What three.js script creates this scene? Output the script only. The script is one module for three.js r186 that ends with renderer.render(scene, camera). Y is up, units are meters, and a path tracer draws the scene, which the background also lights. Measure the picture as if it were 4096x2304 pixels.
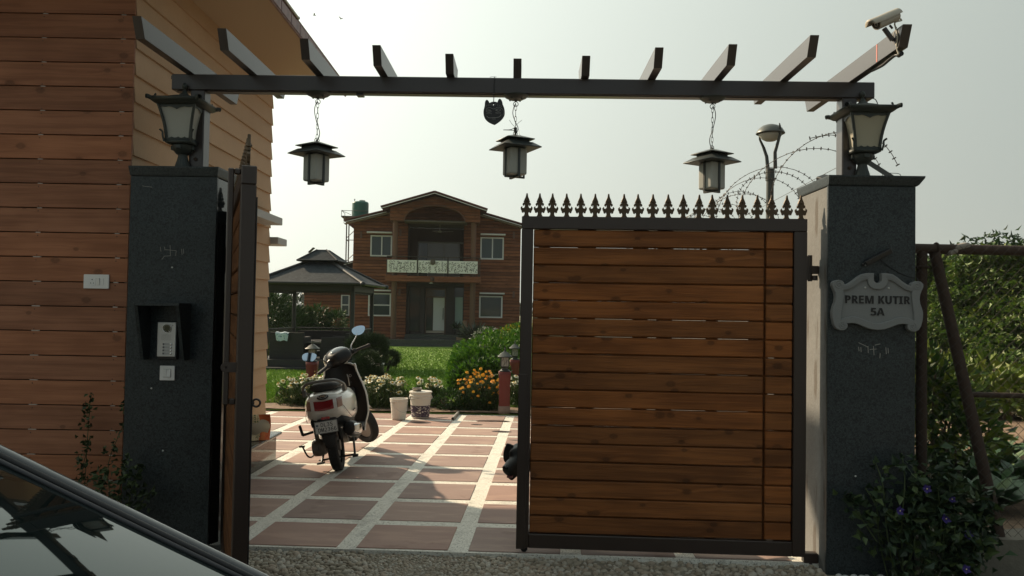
import * as THREE from 'three';
import { mergeGeometries } from 'three/addons/utils/BufferGeometryUtils.js';
import { RoundedBoxGeometry } from 'three/addons/geometries/RoundedBoxGeometry.js';
import { TextGeometry } from 'three/addons/geometries/TextGeometry.js';
import { FontLoader } from 'three/addons/loaders/FontLoader.js';
import { MarchingCubes } from 'three/addons/objects/MarchingCubes.js';

// ------------------------------------------------------------------ camera, sky, sun, exposure
const clamp01 = (x) => Math.min(1, Math.max(0, x)), lerp = (a, b, t) => a + (b - a) * t, smooth = (a, b, x) => { const t = clamp01((x - a) / (b - a)); return t * t * (3 - 2 * t); };
const scene = new THREE.Scene();
const camera = new THREE.PerspectiveCamera(2 * Math.atan(724.5 / 2000) * 180 / Math.PI, 16 / 9, 0.05, 2000);
camera.position.set(0, 1.5, 0);
camera.rotation.order = 'YXZ';
camera.rotation.set(0.0264, 0.0160, 0.0165);
const renderer = new THREE.WebGLRenderer({ antialias: true });
renderer.toneMapping = THREE.LinearToneMapping;
renderer.toneMappingExposure = 1.35;
renderer.shadowMap.enabled = true;

const SUN_AZ = 43.5 * Math.PI / 180, SUN_EL = 29 * Math.PI / 180;
const sunDir = new THREE.Vector3(-Math.sin(SUN_AZ) * Math.cos(SUN_EL), Math.sin(SUN_EL), -Math.cos(SUN_AZ) * Math.cos(SUN_EL));
{ // hazy morning sky: bright round the sun, falling off smoothly away from it
  const W = 512, Hh = 256, d = new Float32Array(W * Hh * 4), v = new THREE.Vector3();
  for (let j = 0; j < Hh; j++) for (let i = 0; i < W; i++) {
    const th = ((i + 0.5) / W - 0.5) * 2 * Math.PI, el = ((j + 0.5) / Hh - 0.5) * Math.PI;
    v.set(Math.cos(el) * Math.cos(th), Math.sin(el), Math.cos(el) * Math.sin(th));
    const g = Math.acos(THREE.MathUtils.clamp(v.dot(sunDir), -1, 1)) * 180 / Math.PI;
    const L = (0.24 + 0.66 * Math.exp(-0.029 * (g - 42))) / 1.35, near = Math.exp(-g / 40), far = smooth(60, 130, g), low = Math.exp(-Math.max(el, 0) / 0.18);
    const k = (j * W + i) * 4;
    const dim = el < 0 ? 0.35 : 1;
    d[k] = L * (0.88 + 0.14 * near + 0.06 * low - 0.08 * far) * dim;
    d[k + 1] = L * (1.0 + 0.03 * near) * dim;
    d[k + 2] = L * (0.94 - 0.03 * near - 0.05 * low + 0.16 * far) * dim;
    d[k + 3] = 1;
  }
  const t = new THREE.DataTexture(d, W, Hh, THREE.RGBAFormat, THREE.FloatType);
  t.mapping = THREE.EquirectangularReflectionMapping;
  t.magFilter = t.minFilter = THREE.LinearFilter; t.wrapS = THREE.RepeatWrapping; t.needsUpdate = true;
  scene.background = t; scene.environment = t;
}
const sun = new THREE.DirectionalLight(new THREE.Color(1.0, 0.80, 0.56), 5);
sun.position.copy(sunDir).multiplyScalar(80);
sun.target.position.set(0, 0, -12);
sun.castShadow = true; sun.shadow.radius = 2.2; sun.shadow.mapSize.set(4096, 4096);
Object.assign(sun.shadow.camera, { left: -50, right: 50, top: 50, bottom: -50, near: 1, far: 220 });
scene.add(sun, sun.target);
scene.fog = new THREE.FogExp2(new THREE.Color(0.86, 0.90, 0.88), 0.0004);

// ------------------------------------------------------------------ helpers
const V = (x, y, z) => new THREE.Vector3(x, y, z);
function rng(seed) { let a = seed >>> 0; return () => { a = (a + 0x6D2B79F5) | 0; let t = Math.imul(a ^ (a >>> 15), 1 | a); t = (t + Math.imul(t ^ (t >>> 7), 61 | t)) ^ t; return ((t ^ (t >>> 14)) >>> 0) / 4294967296; }; }
const R0 = rng(7);
const rr = (r, a, b) => a + (b - a) * r();
const gy = (z) => z > -4.85 ? 0 : Math.max(0.0115 * (z + 4.85), -0.62);      // the yard falls gently away from the gate
const used = {};
function numbered(n) { const k = used[n] = (used[n] ?? -1) + 1; return k ? n + '_' + String(k).padStart(3, '0') : n; }
function tag(o, label, category, group, kind) { o.userData = { ...o.userData, label, category }; if (group) o.userData.group = group; if (kind) o.userData.kind = kind; return o; }
function thing(name, label, category, p = [0, 0, 0], ry = 0, group) {
  const o = new THREE.Group(); o.name = numbered(name); o.position.set(...p); o.rotation.y = ry; scene.add(o);
  return tag(o, label, category, group);
}
function N(g) { // one plain layout for everything that is merged
  let h = g.index ? g.toNonIndexed() : g;
  for (const k of Object.keys(h.attributes)) if (!['position', 'normal', 'uv'].includes(k)) h.deleteAttribute(k);
  if (!h.attributes.normal) h.computeVertexNormals();
  if (!h.attributes.uv) h.setAttribute('uv', new THREE.BufferAttribute(new Float32Array(h.attributes.position.count * 2), 2));
  h.morphAttributes = {};
  return h;
}
const M1 = (gs) => Array.isArray(gs) ? (gs.length === 1 ? N(gs[0]) : mergeGeometries(gs.map(N))) : gs;
function part(name, gs, mat, parent, ud) {
  const m = new THREE.Mesh(M1(gs), mat);
  m.name = parent === scene ? numbered(name) : name; m.castShadow = m.receiveShadow = true;
  if (ud) Object.assign(m.userData, ud);
  parent.add(m); return m;
}
function struct(name, gs, mat) { return part(name, gs, mat, scene, { kind: 'structure' }); }
const _m = new THREE.Matrix4(), _e = new THREE.Euler(), _q = new THREE.Quaternion();
function put(g, p = [0, 0, 0], r, s) {
  if (s) g.scale(...(Array.isArray(s) ? s : [s, s, s]));
  if (r) g.applyMatrix4(_m.makeRotationFromEuler(_e.set(r[0], r[1], r[2])));
  g.translate(...p); return g;
}
function boxUV(g) { // texture coordinates in metres, by the way a face points
  const p = g.attributes.position, n = g.attributes.normal, u = new Float32Array(p.count * 2);
  for (let i = 0; i < p.count; i++) {
    const ax = Math.abs(n.getX(i)), ay = Math.abs(n.getY(i)), az = Math.abs(n.getZ(i));
    if (az >= ax && az >= ay) { u[2 * i] = p.getX(i); u[2 * i + 1] = p.getY(i); }
    else if (ay >= ax) { u[2 * i] = p.getX(i); u[2 * i + 1] = p.getZ(i); }
    else { u[2 * i] = p.getZ(i); u[2 * i + 1] = p.getY(i); }
  }
  g.setAttribute('uv', new THREE.BufferAttribute(u, 2)); return g;
}
function shiftUV(g, du, dv) { const u = g.attributes.uv; for (let i = 0; i < u.count; i++) u.setXY(i, u.getX(i) + du, u.getY(i) + dv); return g; }
function chamfer(w, h, d, c = 0.003) { // box with all its edges cut at 45 degrees, 44 triangles
  const S = [w / 2, h / 2, d / 2], pos = [];
  const P = (sx, sy, sz, ax) => { const s = [sx, sy, sz]; return s.map((q, i) => q * (i === ax ? S[i] : S[i] - c)); };
  const quad = (a, b, e, f) => { // wound so that the normal points out
    const A = V(...a), B = V(...b), E = V(...e), n = B.clone().sub(A).cross(E.clone().sub(A));
    const o = A.clone().add(B).add(E);
    if (n.dot(o) < 0) pos.push(...a, ...e, ...b, ...(f ? [...a, ...f, ...e] : [])); else pos.push(...a, ...b, ...e, ...(f ? [...a, ...e, ...f] : []));
  };
  for (let ax = 0; ax < 3; ax++) for (const s of [-1, 1]) {
    const q = [[-1, -1], [1, -1], [1, 1], [-1, 1]].map(([a, b]) => { const t = [0, 0, 0]; t[ax] = s; t[(ax + 1) % 3] = a; t[(ax + 2) % 3] = b; return P(...t, ax); });
    quad(...q);
  }
  for (let ax = 0; ax < 3; ax++) { // twelve edges
    const b = (ax + 1) % 3, e = (ax + 2) % 3;
    for (const sb of [-1, 1]) for (const se of [-1, 1]) {
      const mk = (sa, face) => { const t = [0, 0, 0]; t[ax] = sa; t[b] = sb; t[e] = se; return P(...t, face); };
      quad(mk(-1, b), mk(1, b), mk(1, e), mk(-1, e));
    }
  }
  for (const sx of [-1, 1]) for (const sy of [-1, 1]) for (const sz of [-1, 1]) quad(P(sx, sy, sz, 0), P(sx, sy, sz, 1), P(sx, sy, sz, 2));
  const g = new THREE.BufferGeometry();
  g.setAttribute('position', new THREE.BufferAttribute(new Float32Array(pos), 3)); g.computeVertexNormals();
  return boxUV(g);
}
const box = (w, h, d, p, r, c = 0.003) => put(chamfer(w, h, d, Math.min(c, w * 0.3, h * 0.3, d * 0.3)), p, r);
// a box given by its corners
const slab = (x0, x1, y0, y1, z0, z1, c = 0.004) => box(Math.abs(x1 - x0), Math.abs(y1 - y0), Math.abs(z1 - z0), [(x0 + x1) / 2, (y0 + y1) / 2, (z0 + z1) / 2], null, c);
const cyl = (r1, r2, h, seg = 16, p, r) => put(new THREE.CylinderGeometry(r1, r2, h, seg), p, r);
const ball = (r, p, s, a = 16, b = 12) => put(new THREE.SphereGeometry(r, a, b), p, null, s);
const torus = (R, r, p, rot, a = 8, b = 20) => put(new THREE.TorusGeometry(R, r, a, b), p, rot);
function along(g, a, b) { // g stands on y: lay it from a to b
  const d = V(...b).sub(V(...a)); _q.setFromUnitVectors(V(0, 1, 0), d.clone().normalize());
  g.applyQuaternion(_q); g.translate((a[0] + b[0]) / 2, (a[1] + b[1]) / 2, (a[2] + b[2]) / 2); return g;
}
const dist = (a, b) => Math.hypot(a[0] - b[0], a[1] - b[1], a[2] - b[2]);
const rod = (a, b, r, r2 = r, seg = 10) => along(new THREE.CylinderGeometry(r2, r, dist(a, b), seg), a, b);
const bar = (a, b, w, d) => along(chamfer(w, dist(a, b), d, Math.min(w, d) * 0.12), a, b);
const tube = (pts, r, seg = 40, rad = 6, closed = false) => new THREE.TubeGeometry(new THREE.CatmullRomCurve3(pts.map((p) => V(...p)), closed, 'centripetal'), seg, r, rad, closed);
const lathe = (prof, seg = 24, p) => put(new THREE.LatheGeometry(prof.map(([r, y]) => new THREE.Vector2(Math.max(r, 1e-4), y)), seg), p);
function extr(shape, depth, bevel = 0, p, r, curve = 10) {
  const g = new THREE.ExtrudeGeometry(shape, { depth, bevelEnabled: bevel > 0, bevelSize: bevel, bevelThickness: bevel, bevelSegments: 2, curveSegments: curve });
  return put(g, p, r);
}
const poly = (pts) => { const s = new THREE.Shape(); pts.forEach(([x, y], i) => i ? s.lineTo(x, y) : s.moveTo(x, y)); return s; };
// skin over closed rings of equal length, with capped ends
function skin(rings, cap = true) {
  const n = rings[0].length, pos = [], idx = [], uv = [];
  rings.forEach((r, j) => r.forEach((p, i) => { pos.push(...p); uv.push(i / n, j / rings.length); }));
  for (let j = 0; j + 1 < rings.length; j++) for (let i = 0; i < n; i++) {
    const a = j * n + i, b = j * n + (i + 1) % n, c = a + n, d = b + n; idx.push(a, b, d, a, d, c);
  }
  if (cap) for (const [j, f] of [[0, 1], [rings.length - 1, 0]]) {
    const c = [0, 1, 2].map((k) => rings[j].reduce((s, p) => s + p[k], 0) / n), q = pos.length / 3; pos.push(...c); uv.push(0, 0);
    for (let i = 0; i < n; i++) { const a = j * n + i, b = j * n + (i + 1) % n; f ? idx.push(q, b, a) : idx.push(q, a, b); }
  }
  const g = new THREE.BufferGeometry();
  g.setAttribute('position', new THREE.BufferAttribute(new Float32Array(pos), 3));
  g.setAttribute('uv', new THREE.BufferAttribute(new Float32Array(uv), 2)); g.setIndex(idx); g.computeVertexNormals(); return g;
}
// superellipse ring in the x-y plane at depth z
const ring = (cx, cy, z, w, h, e = 2.6, n = 28) => Array.from({ length: n }, (_, i) => { const a = i / n * 2 * Math.PI, c = Math.cos(a), s = Math.sin(a); return [cx + Math.sign(c) * Math.abs(c) ** (2 / e) * w / 2, cy + Math.sign(s) * Math.abs(s) ** (2 / e) * h / 2, z]; });
// body from tapered capsules joined smoothly, meshed on a grid
function fleshGeo(bones, min, size, res, k = 0.03) {
  const mc = new MarchingCubes(res, new THREE.MeshStandardMaterial(), false, false, 400000), f = mc.field;
  const P = V(0, 0, 0), ab = V(0, 0, 0), ap = V(0, 0, 0);
  for (let z = 0; z < res; z++) for (let y = 0; y < res; y++) for (let x = 0; x < res; x++) {
    P.set(min[0] + x / (res - 1) * size, min[1] + y / (res - 1) * size, min[2] + z / (res - 1) * size);
    let D = 1e3;
    for (const [a, b, r1, r2, fx = 1] of bones) {
      ab.set(b[0] - a[0], b[1] - a[1], b[2] - a[2]); ap.set(P.x - a[0], P.y - a[1], P.z - a[2]);
      const t = THREE.MathUtils.clamp(ap.dot(ab) / Math.max(ab.lengthSq(), 1e-9), 0, 1);
      ap.addScaledVector(ab, -t); if (fx !== 1) ap.x /= fx;
      const d = ap.length() - (r1 + (r2 - r1) * t), h = THREE.MathUtils.clamp(0.5 + 0.5 * (D - d) / k, 0, 1);
      D = D * (1 - h) + d * h - k * h * (1 - h);
    }
    f[x + y * res + z * res * res] = -D;
  }
  mc.isolation = 0; mc.update();
  const n = mc.count, g = new THREE.BufferGeometry();
  const pos = mc.positionArray.slice(0, n * 3), nor = mc.normalArray.slice(0, n * 3);
  for (let i = 0; i < n * 3; i++) pos[i] = min[i % 3] + (pos[i] + 1) / 2 * size * res / (res - 1) * 1;
  g.setAttribute('position', new THREE.BufferAttribute(pos, 3)); g.setAttribute('normal', new THREE.BufferAttribute(nor, 3));
  return N(g);
}

// ------------------------------------------------------------------ noise and textures
const hsh = (x, y, s) => { let h = Math.imul(x, 374761393) + Math.imul(y, 668265263) + Math.imul(s, 974634547); h = Math.imul(h ^ (h >>> 13), 1274126177); return ((h ^ (h >>> 16)) >>> 0) / 4294967296; };
function vn(x, y, px, py, s) { // value noise that repeats every px by py cells
  const xi = Math.floor(x), yi = Math.floor(y), fx = x - xi, fy = y - yi, u = fx * fx * (3 - 2 * fx), w = fy * fy * (3 - 2 * fy);
  const a = ((xi % px) + px) % px, b = (a + 1) % px, c = ((yi % py) + py) % py, d = (c + 1) % py;
  return (hsh(a, c, s) * (1 - u) + hsh(b, c, s) * u) * (1 - w) + (hsh(a, d, s) * (1 - u) + hsh(b, d, s) * u) * w;
}
function fbm(u, v, fx, fy, oct, s) { let t = 0, a = 0.5, m = 0; for (let i = 0; i < oct; i++) { t += a * vn(u * fx, v * fy, fx, fy, s + i); m += a; a *= 0.5; fx *= 2; fy *= 2; } return t / m; }
const mix3 = (a, b, t) => [lerp(a[0], b[0], t), lerp(a[1], b[1], t), lerp(a[2], b[2], t)];
const enc = (x) => { x = clamp01(x); return Math.round(255 * (x <= 0.0031308 ? 12.92 * x : 1.055 * x ** (1 / 2.4) - 0.055)); };
function tex(w, h, fn, metres, colour = true) { // fn(u, v) returns linear rgb or a grey
  const d = new Uint8Array(w * h * 4);
  for (let j = 0; j < h; j++) for (let i = 0; i < w; i++) {
    const c = fn((i + 0.5) / w, (j + 0.5) / h), k = (j * w + i) * 4;
    if (Array.isArray(c)) { d[k] = enc(c[0]); d[k + 1] = enc(c[1]); d[k + 2] = enc(c[2]); } else d[k] = d[k + 1] = d[k + 2] = Math.round(255 * clamp01(c));
    d[k + 3] = 255;
  }
  const t = new THREE.DataTexture(d, w, h); t.wrapS = t.wrapT = THREE.RepeatWrapping; t.magFilter = THREE.LinearFilter; t.minFilter = THREE.LinearMipmapLinearFilter; t.generateMipmaps = true; t.needsUpdate = true;
  if (colour) t.colorSpace = THREE.SRGBColorSpace;
  if (metres) t.repeat.set(1 / metres[0], 1 / metres[1]);
  return t;
}
function canvasTex(w, h, draw) {
  const c = document.createElement('canvas'); c.width = w; c.height = h; draw(c.getContext('2d'), w, h);
  const t = new THREE.CanvasTexture(c); t.colorSpace = THREE.SRGBColorSpace; return t;
}
const rgb = (r, g, b) => new THREE.Color().setRGB(r, g, b);
const std = (c, rough = 0.7, o = {}) => new THREE.MeshStandardMaterial({ color: Array.isArray(c) ? rgb(...c) : c, roughness: rough, side: THREE.DoubleSide, ...o });
const phy = (c, rough = 0.5, o = {}) => new THREE.MeshPhysicalMaterial({ color: Array.isArray(c) ? rgb(...c) : c, roughness: rough, side: THREE.DoubleSide, ...o });
function woodTex(light, dark, knotCol, seed, nk, metres, px) {
  const r = rng(seed), K = Array.from({ length: nk }, () => [r(), r(), rr(r, 0.010, 0.024)]), [mx, my] = metres;
  const height = [];
  const map = tex(px[0], px[1], (u, v) => {
    let bend = 0, kn = 0;
    for (const [kx, ky, kr] of K) {
      let dx = u - kx, dy = v - ky; dx -= Math.round(dx); dy -= Math.round(dy); dx *= mx; dy *= my;
      const q = Math.hypot(dx * 0.65, dy) / kr; if (q < 5) { bend += Math.sign(dy) * Math.exp(-q * 0.8) * 0.03; kn = Math.max(kn, smooth(1.15, 0.75, q) * (0.7 + 0.3 * Math.sin(q * 22)), 0.5 * Math.exp(-q * 1.1)); }
    }
    const vv = v + bend / my;
    const g1 = fbm(u, vv, Math.round(mx * 2), Math.round(my * 60), 3, seed), g2 = fbm(u, vv, Math.round(mx * 8), Math.round(my * 300), 2, seed + 9), blot = fbm(u, v, Math.round(mx * 3) + 1, Math.round(my * 6) + 1, 4, seed + 20);
    let t = 0.45 * g1 + 0.25 * g2 + 0.45 * blot; t = smooth(0.3, 0.85, t);
    let c = mix3(dark, light, 1 - t * 0.95); c = mix3(c, knotCol, kn * 0.75);
    height.push(0.6 * g2 + 0.4 * g1 - 0.3 * kn);
    return c;
  }, metres);
  let i = 0; const bump = tex(px[0], px[1], () => height[i++], metres, false);
  return { map, bump };
}
// ------------------------------------------------------------------ materials
const T = {}, MT = {};
T.gate = woodTex([0.30, 0.112, 0.035], [0.145, 0.053, 0.018], [0.040, 0.018, 0.009], 11, 26, [2.4, 0.6], [1024, 384]);
T.clad = woodTex([0.36, 0.165, 0.094], [0.225, 0.098, 0.055], [0.085, 0.042, 0.026], 31, 10, [3.0, 0.7], [1024, 384]);
T.far = woodTex([0.25, 0.102, 0.052], [0.14, 0.054, 0.028], [0.055, 0.022, 0.012], 57, 18, [4.0, 1.2], [512, 256]);
MT.gateWood = phy(0xffffff, 0.55, { specularIntensity: 0.30, map: T.gate.map, bumpMap: T.gate.bump, bumpScale: 0.0022 });
MT.gateWoodB = phy([0.84, 0.86, 0.90], 0.6, { specularIntensity: 0.30, map: T.gate.map, bumpMap: T.gate.bump, bumpScale: 0.0022 });
MT.gateWoodC = phy([1.14, 1.07, 0.98], 0.55, { specularIntensity: 0.30, map: T.gate.map, bumpMap: T.gate.bump, bumpScale: 0.0022 });
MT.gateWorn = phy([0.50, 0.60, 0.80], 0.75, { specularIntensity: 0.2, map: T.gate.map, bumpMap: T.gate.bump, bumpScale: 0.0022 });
MT.clad = phy(0xffffff, 0.6, { specularIntensity: 0.30, map: T.clad.map, bumpMap: T.clad.bump, bumpScale: 0.0012 });
MT.cladB = phy([0.85, 0.86, 0.88], 0.62, { specularIntensity: 0.30, map: T.clad.map, bumpMap: T.clad.bump, bumpScale: 0.0012 });
MT.cladC = phy([1.14, 1.08, 1.0], 0.6, { specularIntensity: 0.30, map: T.clad.map, bumpMap: T.clad.bump, bumpScale: 0.0012 });
MT.far = [[1, 1, 1], [0.84, 0.83, 0.84], [1.16, 1.14, 1.1]].map((c) => phy(c, 0.8, { map: T.far.map, specularIntensity: 0.25 }));
T.grain = tex(512, 512, (u, v) => 0.5 * fbm(u, v, 90, 90, 2, 3) + 0.5 * fbm(u, v, 12, 12, 4, 8), [0.8, 0.8], false);
T.board = tex(512, 512, (u, v) => { const a = fbm(u, v, 5, 5, 5, 41), b = fbm(u, v, 130, 130, 2, 44); return mix3([0.40, 0.255, 0.145], [0.47, 0.31, 0.185], clamp01(a * 1.1 + (b - 0.5) * 0.5)); }, [1.2, 1.2]);
MT.board = std(0xffffff, 0.75, { map: T.board, bumpMap: T.grain, bumpScale: 0.0006 });
MT.boardB = std([0.94, 0.93, 0.92], 0.75, { map: T.board, bumpMap: T.grain, bumpScale: 0.0006 });
T.granite = tex(1024, 1024, (u, v) => {
  const a = fbm(u, v, 200, 200, 2, 61), b = fbm(u, v, 90, 90, 2, 64), cl = fbm(u, v, 5, 5, 4, 68), sp = vn(u * 260, v * 260, 260, 260, 70);
  let c = mix3([0.036, 0.041, 0.042], [0.064, 0.070, 0.069], smooth(0.35, 0.75, a)); c = mix3(c, [0.014, 0.017, 0.018], smooth(0.52, 0.72, b) * 0.7);
  if (sp > 0.955) c = mix3(c, [0.10, 0.108, 0.10], (sp - 0.955) * 9);
  return mix3(c, c.map((x) => x * 1.5), cl * 0.8);
}, [0.75, 0.75]);
MT.granite = phy([0.58, 0.66, 0.70], 0.38, { specularIntensity: 0.55, map: T.granite, bumpMap: T.grain, bumpScale: 0.0003 });
MT.graniteShiny = phy([0.55, 0.58, 0.6], 0.10, { map: T.granite });
T.plaster = tex(512, 512, (u, v) => {
  const a = fbm(u, v, 4, 4, 5, 81), b = fbm(u, v, 60, 60, 3, 85), st = smooth(0.62, 0.78, fbm(u, v, 14, 3, 4, 88));
  let c = mix3([0.125, 0.126, 0.120], [0.195, 0.197, 0.19], clamp01(a * 0.9 + (b - 0.5) * 0.5)); return mix3(c, [0.075, 0.06, 0.045], st * 0.75);
}, [1.0, 1.0]);
MT.plaster = std(0xffffff, 0.9, { map: T.plaster, bumpMap: T.grain, bumpScale: 0.002 });
T.concrete = tex(512, 512, (u, v) => { const a = fbm(u, v, 4, 4, 5, 91), b = fbm(u, v, 100, 100, 2, 95), st = smooth(0.58, 0.7, fbm(u, v, 8, 8, 4, 97)); return mix3(mix3([0.10, 0.088, 0.068], [0.19, 0.17, 0.135], a + (b - 0.5) * 0.4), [0.07, 0.055, 0.04], st * 0.45); }, [1.6, 1.6]);
MT.concrete = std(0xffffff, 0.95, { map: T.concrete, bumpMap: T.grain, bumpScale: 0.003 });
T.stone = tex(1024, 1024, (u, v) => {
  const a = fbm(u, v, 4, 6, 5, 101), b = fbm(u, v, 7, 26, 4, 105), f = fbm(u, v, 220, 220, 2, 108), st = smooth(0.66, 0.78, fbm(u, v, 10, 10, 4, 112)), sp = vn(u * 180, v * 180, 180, 180, 115);
  let c = mix3([0.235, 0.146, 0.120], [0.325, 0.220, 0.180], clamp01(0.7 * a + 0.5 * b - 0.1 + (f - 0.5) * 0.3)); c = mix3(c, [0.41, 0.285, 0.215], smooth(0.55, 0.72, b) * 0.35); c = mix3(c, [0.16, 0.085, 0.06], st * 0.45);
  return sp > 0.985 ? mix3(c, [0.06, 0.04, 0.03], 0.7) : c;
}, [1.7, 1.7]);
MT.stone = [[1, 1, 1], [0.90, 0.86, 0.86], [1.08, 1.08, 1.06], [0.97, 1.0, 1.02], [1.06, 0.98, 0.94], [0.86, 0.88, 0.9]].map((c) => std(c, 0.72, { map: T.stone, bumpMap: T.grain, bumpScale: 0.0012 }));
T.chips = tex(1024, 1024, (u, v) => {
  const a = vn(u * 230, v * 230, 230, 230, 121), b = fbm(u, v, 120, 120, 2, 125), d = fbm(u, v, 9, 9, 4, 128), k = vn(u * 170 + 0.3, v * 170, 170, 170, 131);
  let c = mix3([0.56, 0.54, 0.47], [0.80, 0.78, 0.71], b); if (a > 0.80) c = mix3(c, [0.07, 0.075, 0.06], smooth(0.8, 0.9, a) * 0.85); if (k > 0.86) c = mix3(c, [0.19, 0.16, 0.11], 0.7);
  return mix3(c, c.map((x) => x * 0.66), smooth(0.58, 0.78, d) * 0.6);
}, [1.3, 1.3]);
MT.chips = std(0xffffff, 0.85, { map: T.chips, bumpMap: T.chips, bumpScale: 0.003 });
T.soil = tex(512, 512, (u, v) => { const a = fbm(u, v, 6, 6, 6, 141), b = fbm(u, v, 60, 60, 3, 147); return mix3([0.10, 0.062, 0.038], [0.27, 0.185, 0.12], clamp01(a * 0.9 + (b - 0.5) * 0.9)); }, [2.2, 2.2]);
MT.soil = std(0xffffff, 1, { map: T.soil, bumpMap: T.soil, bumpScale: 0.03 });
T.lawn = tex(1024, 1024, (u, v) => {
  const a = fbm(u, v, 12, 12, 4, 151), b = fbm(u, v, 180, 180, 3, 155), st = fbm(u, v, 3, 40, 3, 158), d = smooth(0.6, 0.75, fbm(u, v, 18, 18, 4, 160));
  return mix3(mix3([0.075, 0.165, 0.016], [0.20, 0.31, 0.040], clamp01(0.5 * a + 0.6 * b + 0.25 * (st - 0.5))), [0.13, 0.13, 0.05], d * 0.4);
}, [4, 4]);
MT.lawn = std(0xffffff, 0.95, { map: T.lawn, bumpMap: T.lawn, bumpScale: 0.03 });
T.weed = tex(512, 512, (u, v) => { const a = fbm(u, v, 8, 8, 5, 171), b = fbm(u, v, 70, 70, 3, 175); return mix3([0.045, 0.075, 0.02], [0.19, 0.17, 0.085], clamp01(a * 0.8 + (b - 0.4) * 0.7)); }, [4, 4]);
MT.weed = std(0xffffff, 1, { map: T.weed, bumpMap: T.weed, bumpScale: 0.04 });
MT.brownMetal = phy([0.030, 0.017, 0.012], 0.42, { metalness: 0.0, clearcoat: 0.25, clearcoatRoughness: 0.35, bumpMap: T.grain, bumpScale: 0.0004 });
MT.pergola = phy([0.026, 0.020, 0.019], 0.42, { clearcoat: 0.42, clearcoatRoughness: 0.24, bumpMap: T.grain, bumpScale: 0.0005 });
MT.castIron = std([0.034, 0.042, 0.038], 0.5, { metalness: 0.25, bumpMap: T.grain, bumpScale: 0.0006 });
MT.lampBlack = std([0.040, 0.048, 0.046], 0.48, { metalness: 0.2, bumpMap: T.grain, bumpScale: 0.0004 });
MT.bronze = std([0.085, 0.058, 0.034], 0.45, { metalness: 0.55, bumpMap: T.grain, bumpScale: 0.0006 });
MT.frost = phy([0.42, 0.43, 0.39], 0.7, { transmission: 0.22, thickness: 0 });
MT.frostWarm = phy([0.48, 0.45, 0.34], 0.65, { transmission: 0.28, thickness: 0 });
MT.black = std([0.012, 0.012, 0.013], 0.45);
MT.rubber = std([0.014, 0.014, 0.014], 0.85);
MT.white = phy([0.74, 0.74, 0.72], 0.35, { clearcoat: 0.2 });
MT.chrome = std([0.75, 0.75, 0.75], 0.16, { metalness: 1 });
MT.steel = std([0.42, 0.42, 0.41], 0.4, { metalness: 0.8 });
MT.rust = std([0.055, 0.034, 0.024], 0.8, { metalness: 0.2, bumpMap: T.grain, bumpScale: 0.002 });
MT.gap = std([0.02, 0.014, 0.01], 0.9);
MT.glassDark = phy([0.025, 0.032, 0.034], 0.04, { ior: 1.6 });
MT.rufous = std([0.14, 0.022, 0.016], 0.55, { bumpMap: T.grain, bumpScale: 0.001 });

// ------------------------------------------------------------------ the ground
function sheet(x0, x1, z0, z1, nx, nz, yf, scale = 1) {
  const g = new THREE.PlaneGeometry(1, 1, nx, nz).rotateX(-Math.PI / 2), p = g.attributes.position, u = g.attributes.uv;
  for (let i = 0; i < p.count; i++) { const x = lerp(x0, x1, p.getX(i) + 0.5), z = lerp(z0, z1, p.getZ(i) + 0.5); p.setXYZ(i, x, yf(x, z), z); u.setXY(i, x * scale, z * scale); }
  g.computeVertexNormals(); return g;
}
struct('ground', sheet(-700, 700, -900, 200, 40, 220, (x, z) => Math.min(gy(z), z < -45 ? -0.62 : 1) - 0.12), MT.weed);
struct('road', sheet(-30, 30, -4.62, 12, 2, 2, () => -0.05), MT.concrete);
struct('lawn', sheet(-9, 1.95, -38.5, -11.85, 40, 90, (x, z) => gy(z) + 0.012 + 0.03 * (fbm(x / 20 + 3, z / 20 + 9, 8, 8, 2, 5) - 0.5)), MT.lawn);
struct('field', sheet(2.34, 60, -60, -5.02, 60, 60, (x, z) => 0.12 + 0.07 * (fbm(x / 40 + 3, z / 40 + 9, 60, 60, 3, 25) - 0.5) + (z < -16 ? 0 : 0)), MT.soil);
struct('path', sheet(4.3, 40, -11.7, -10.9, 30, 2, (x, z) => 0.20 + 0.03 * Math.sin(x)), std([0.40, 0.34, 0.27], 0.95, { map: null, bumpMap: T.grain, bumpScale: 0.004 }));

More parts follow.
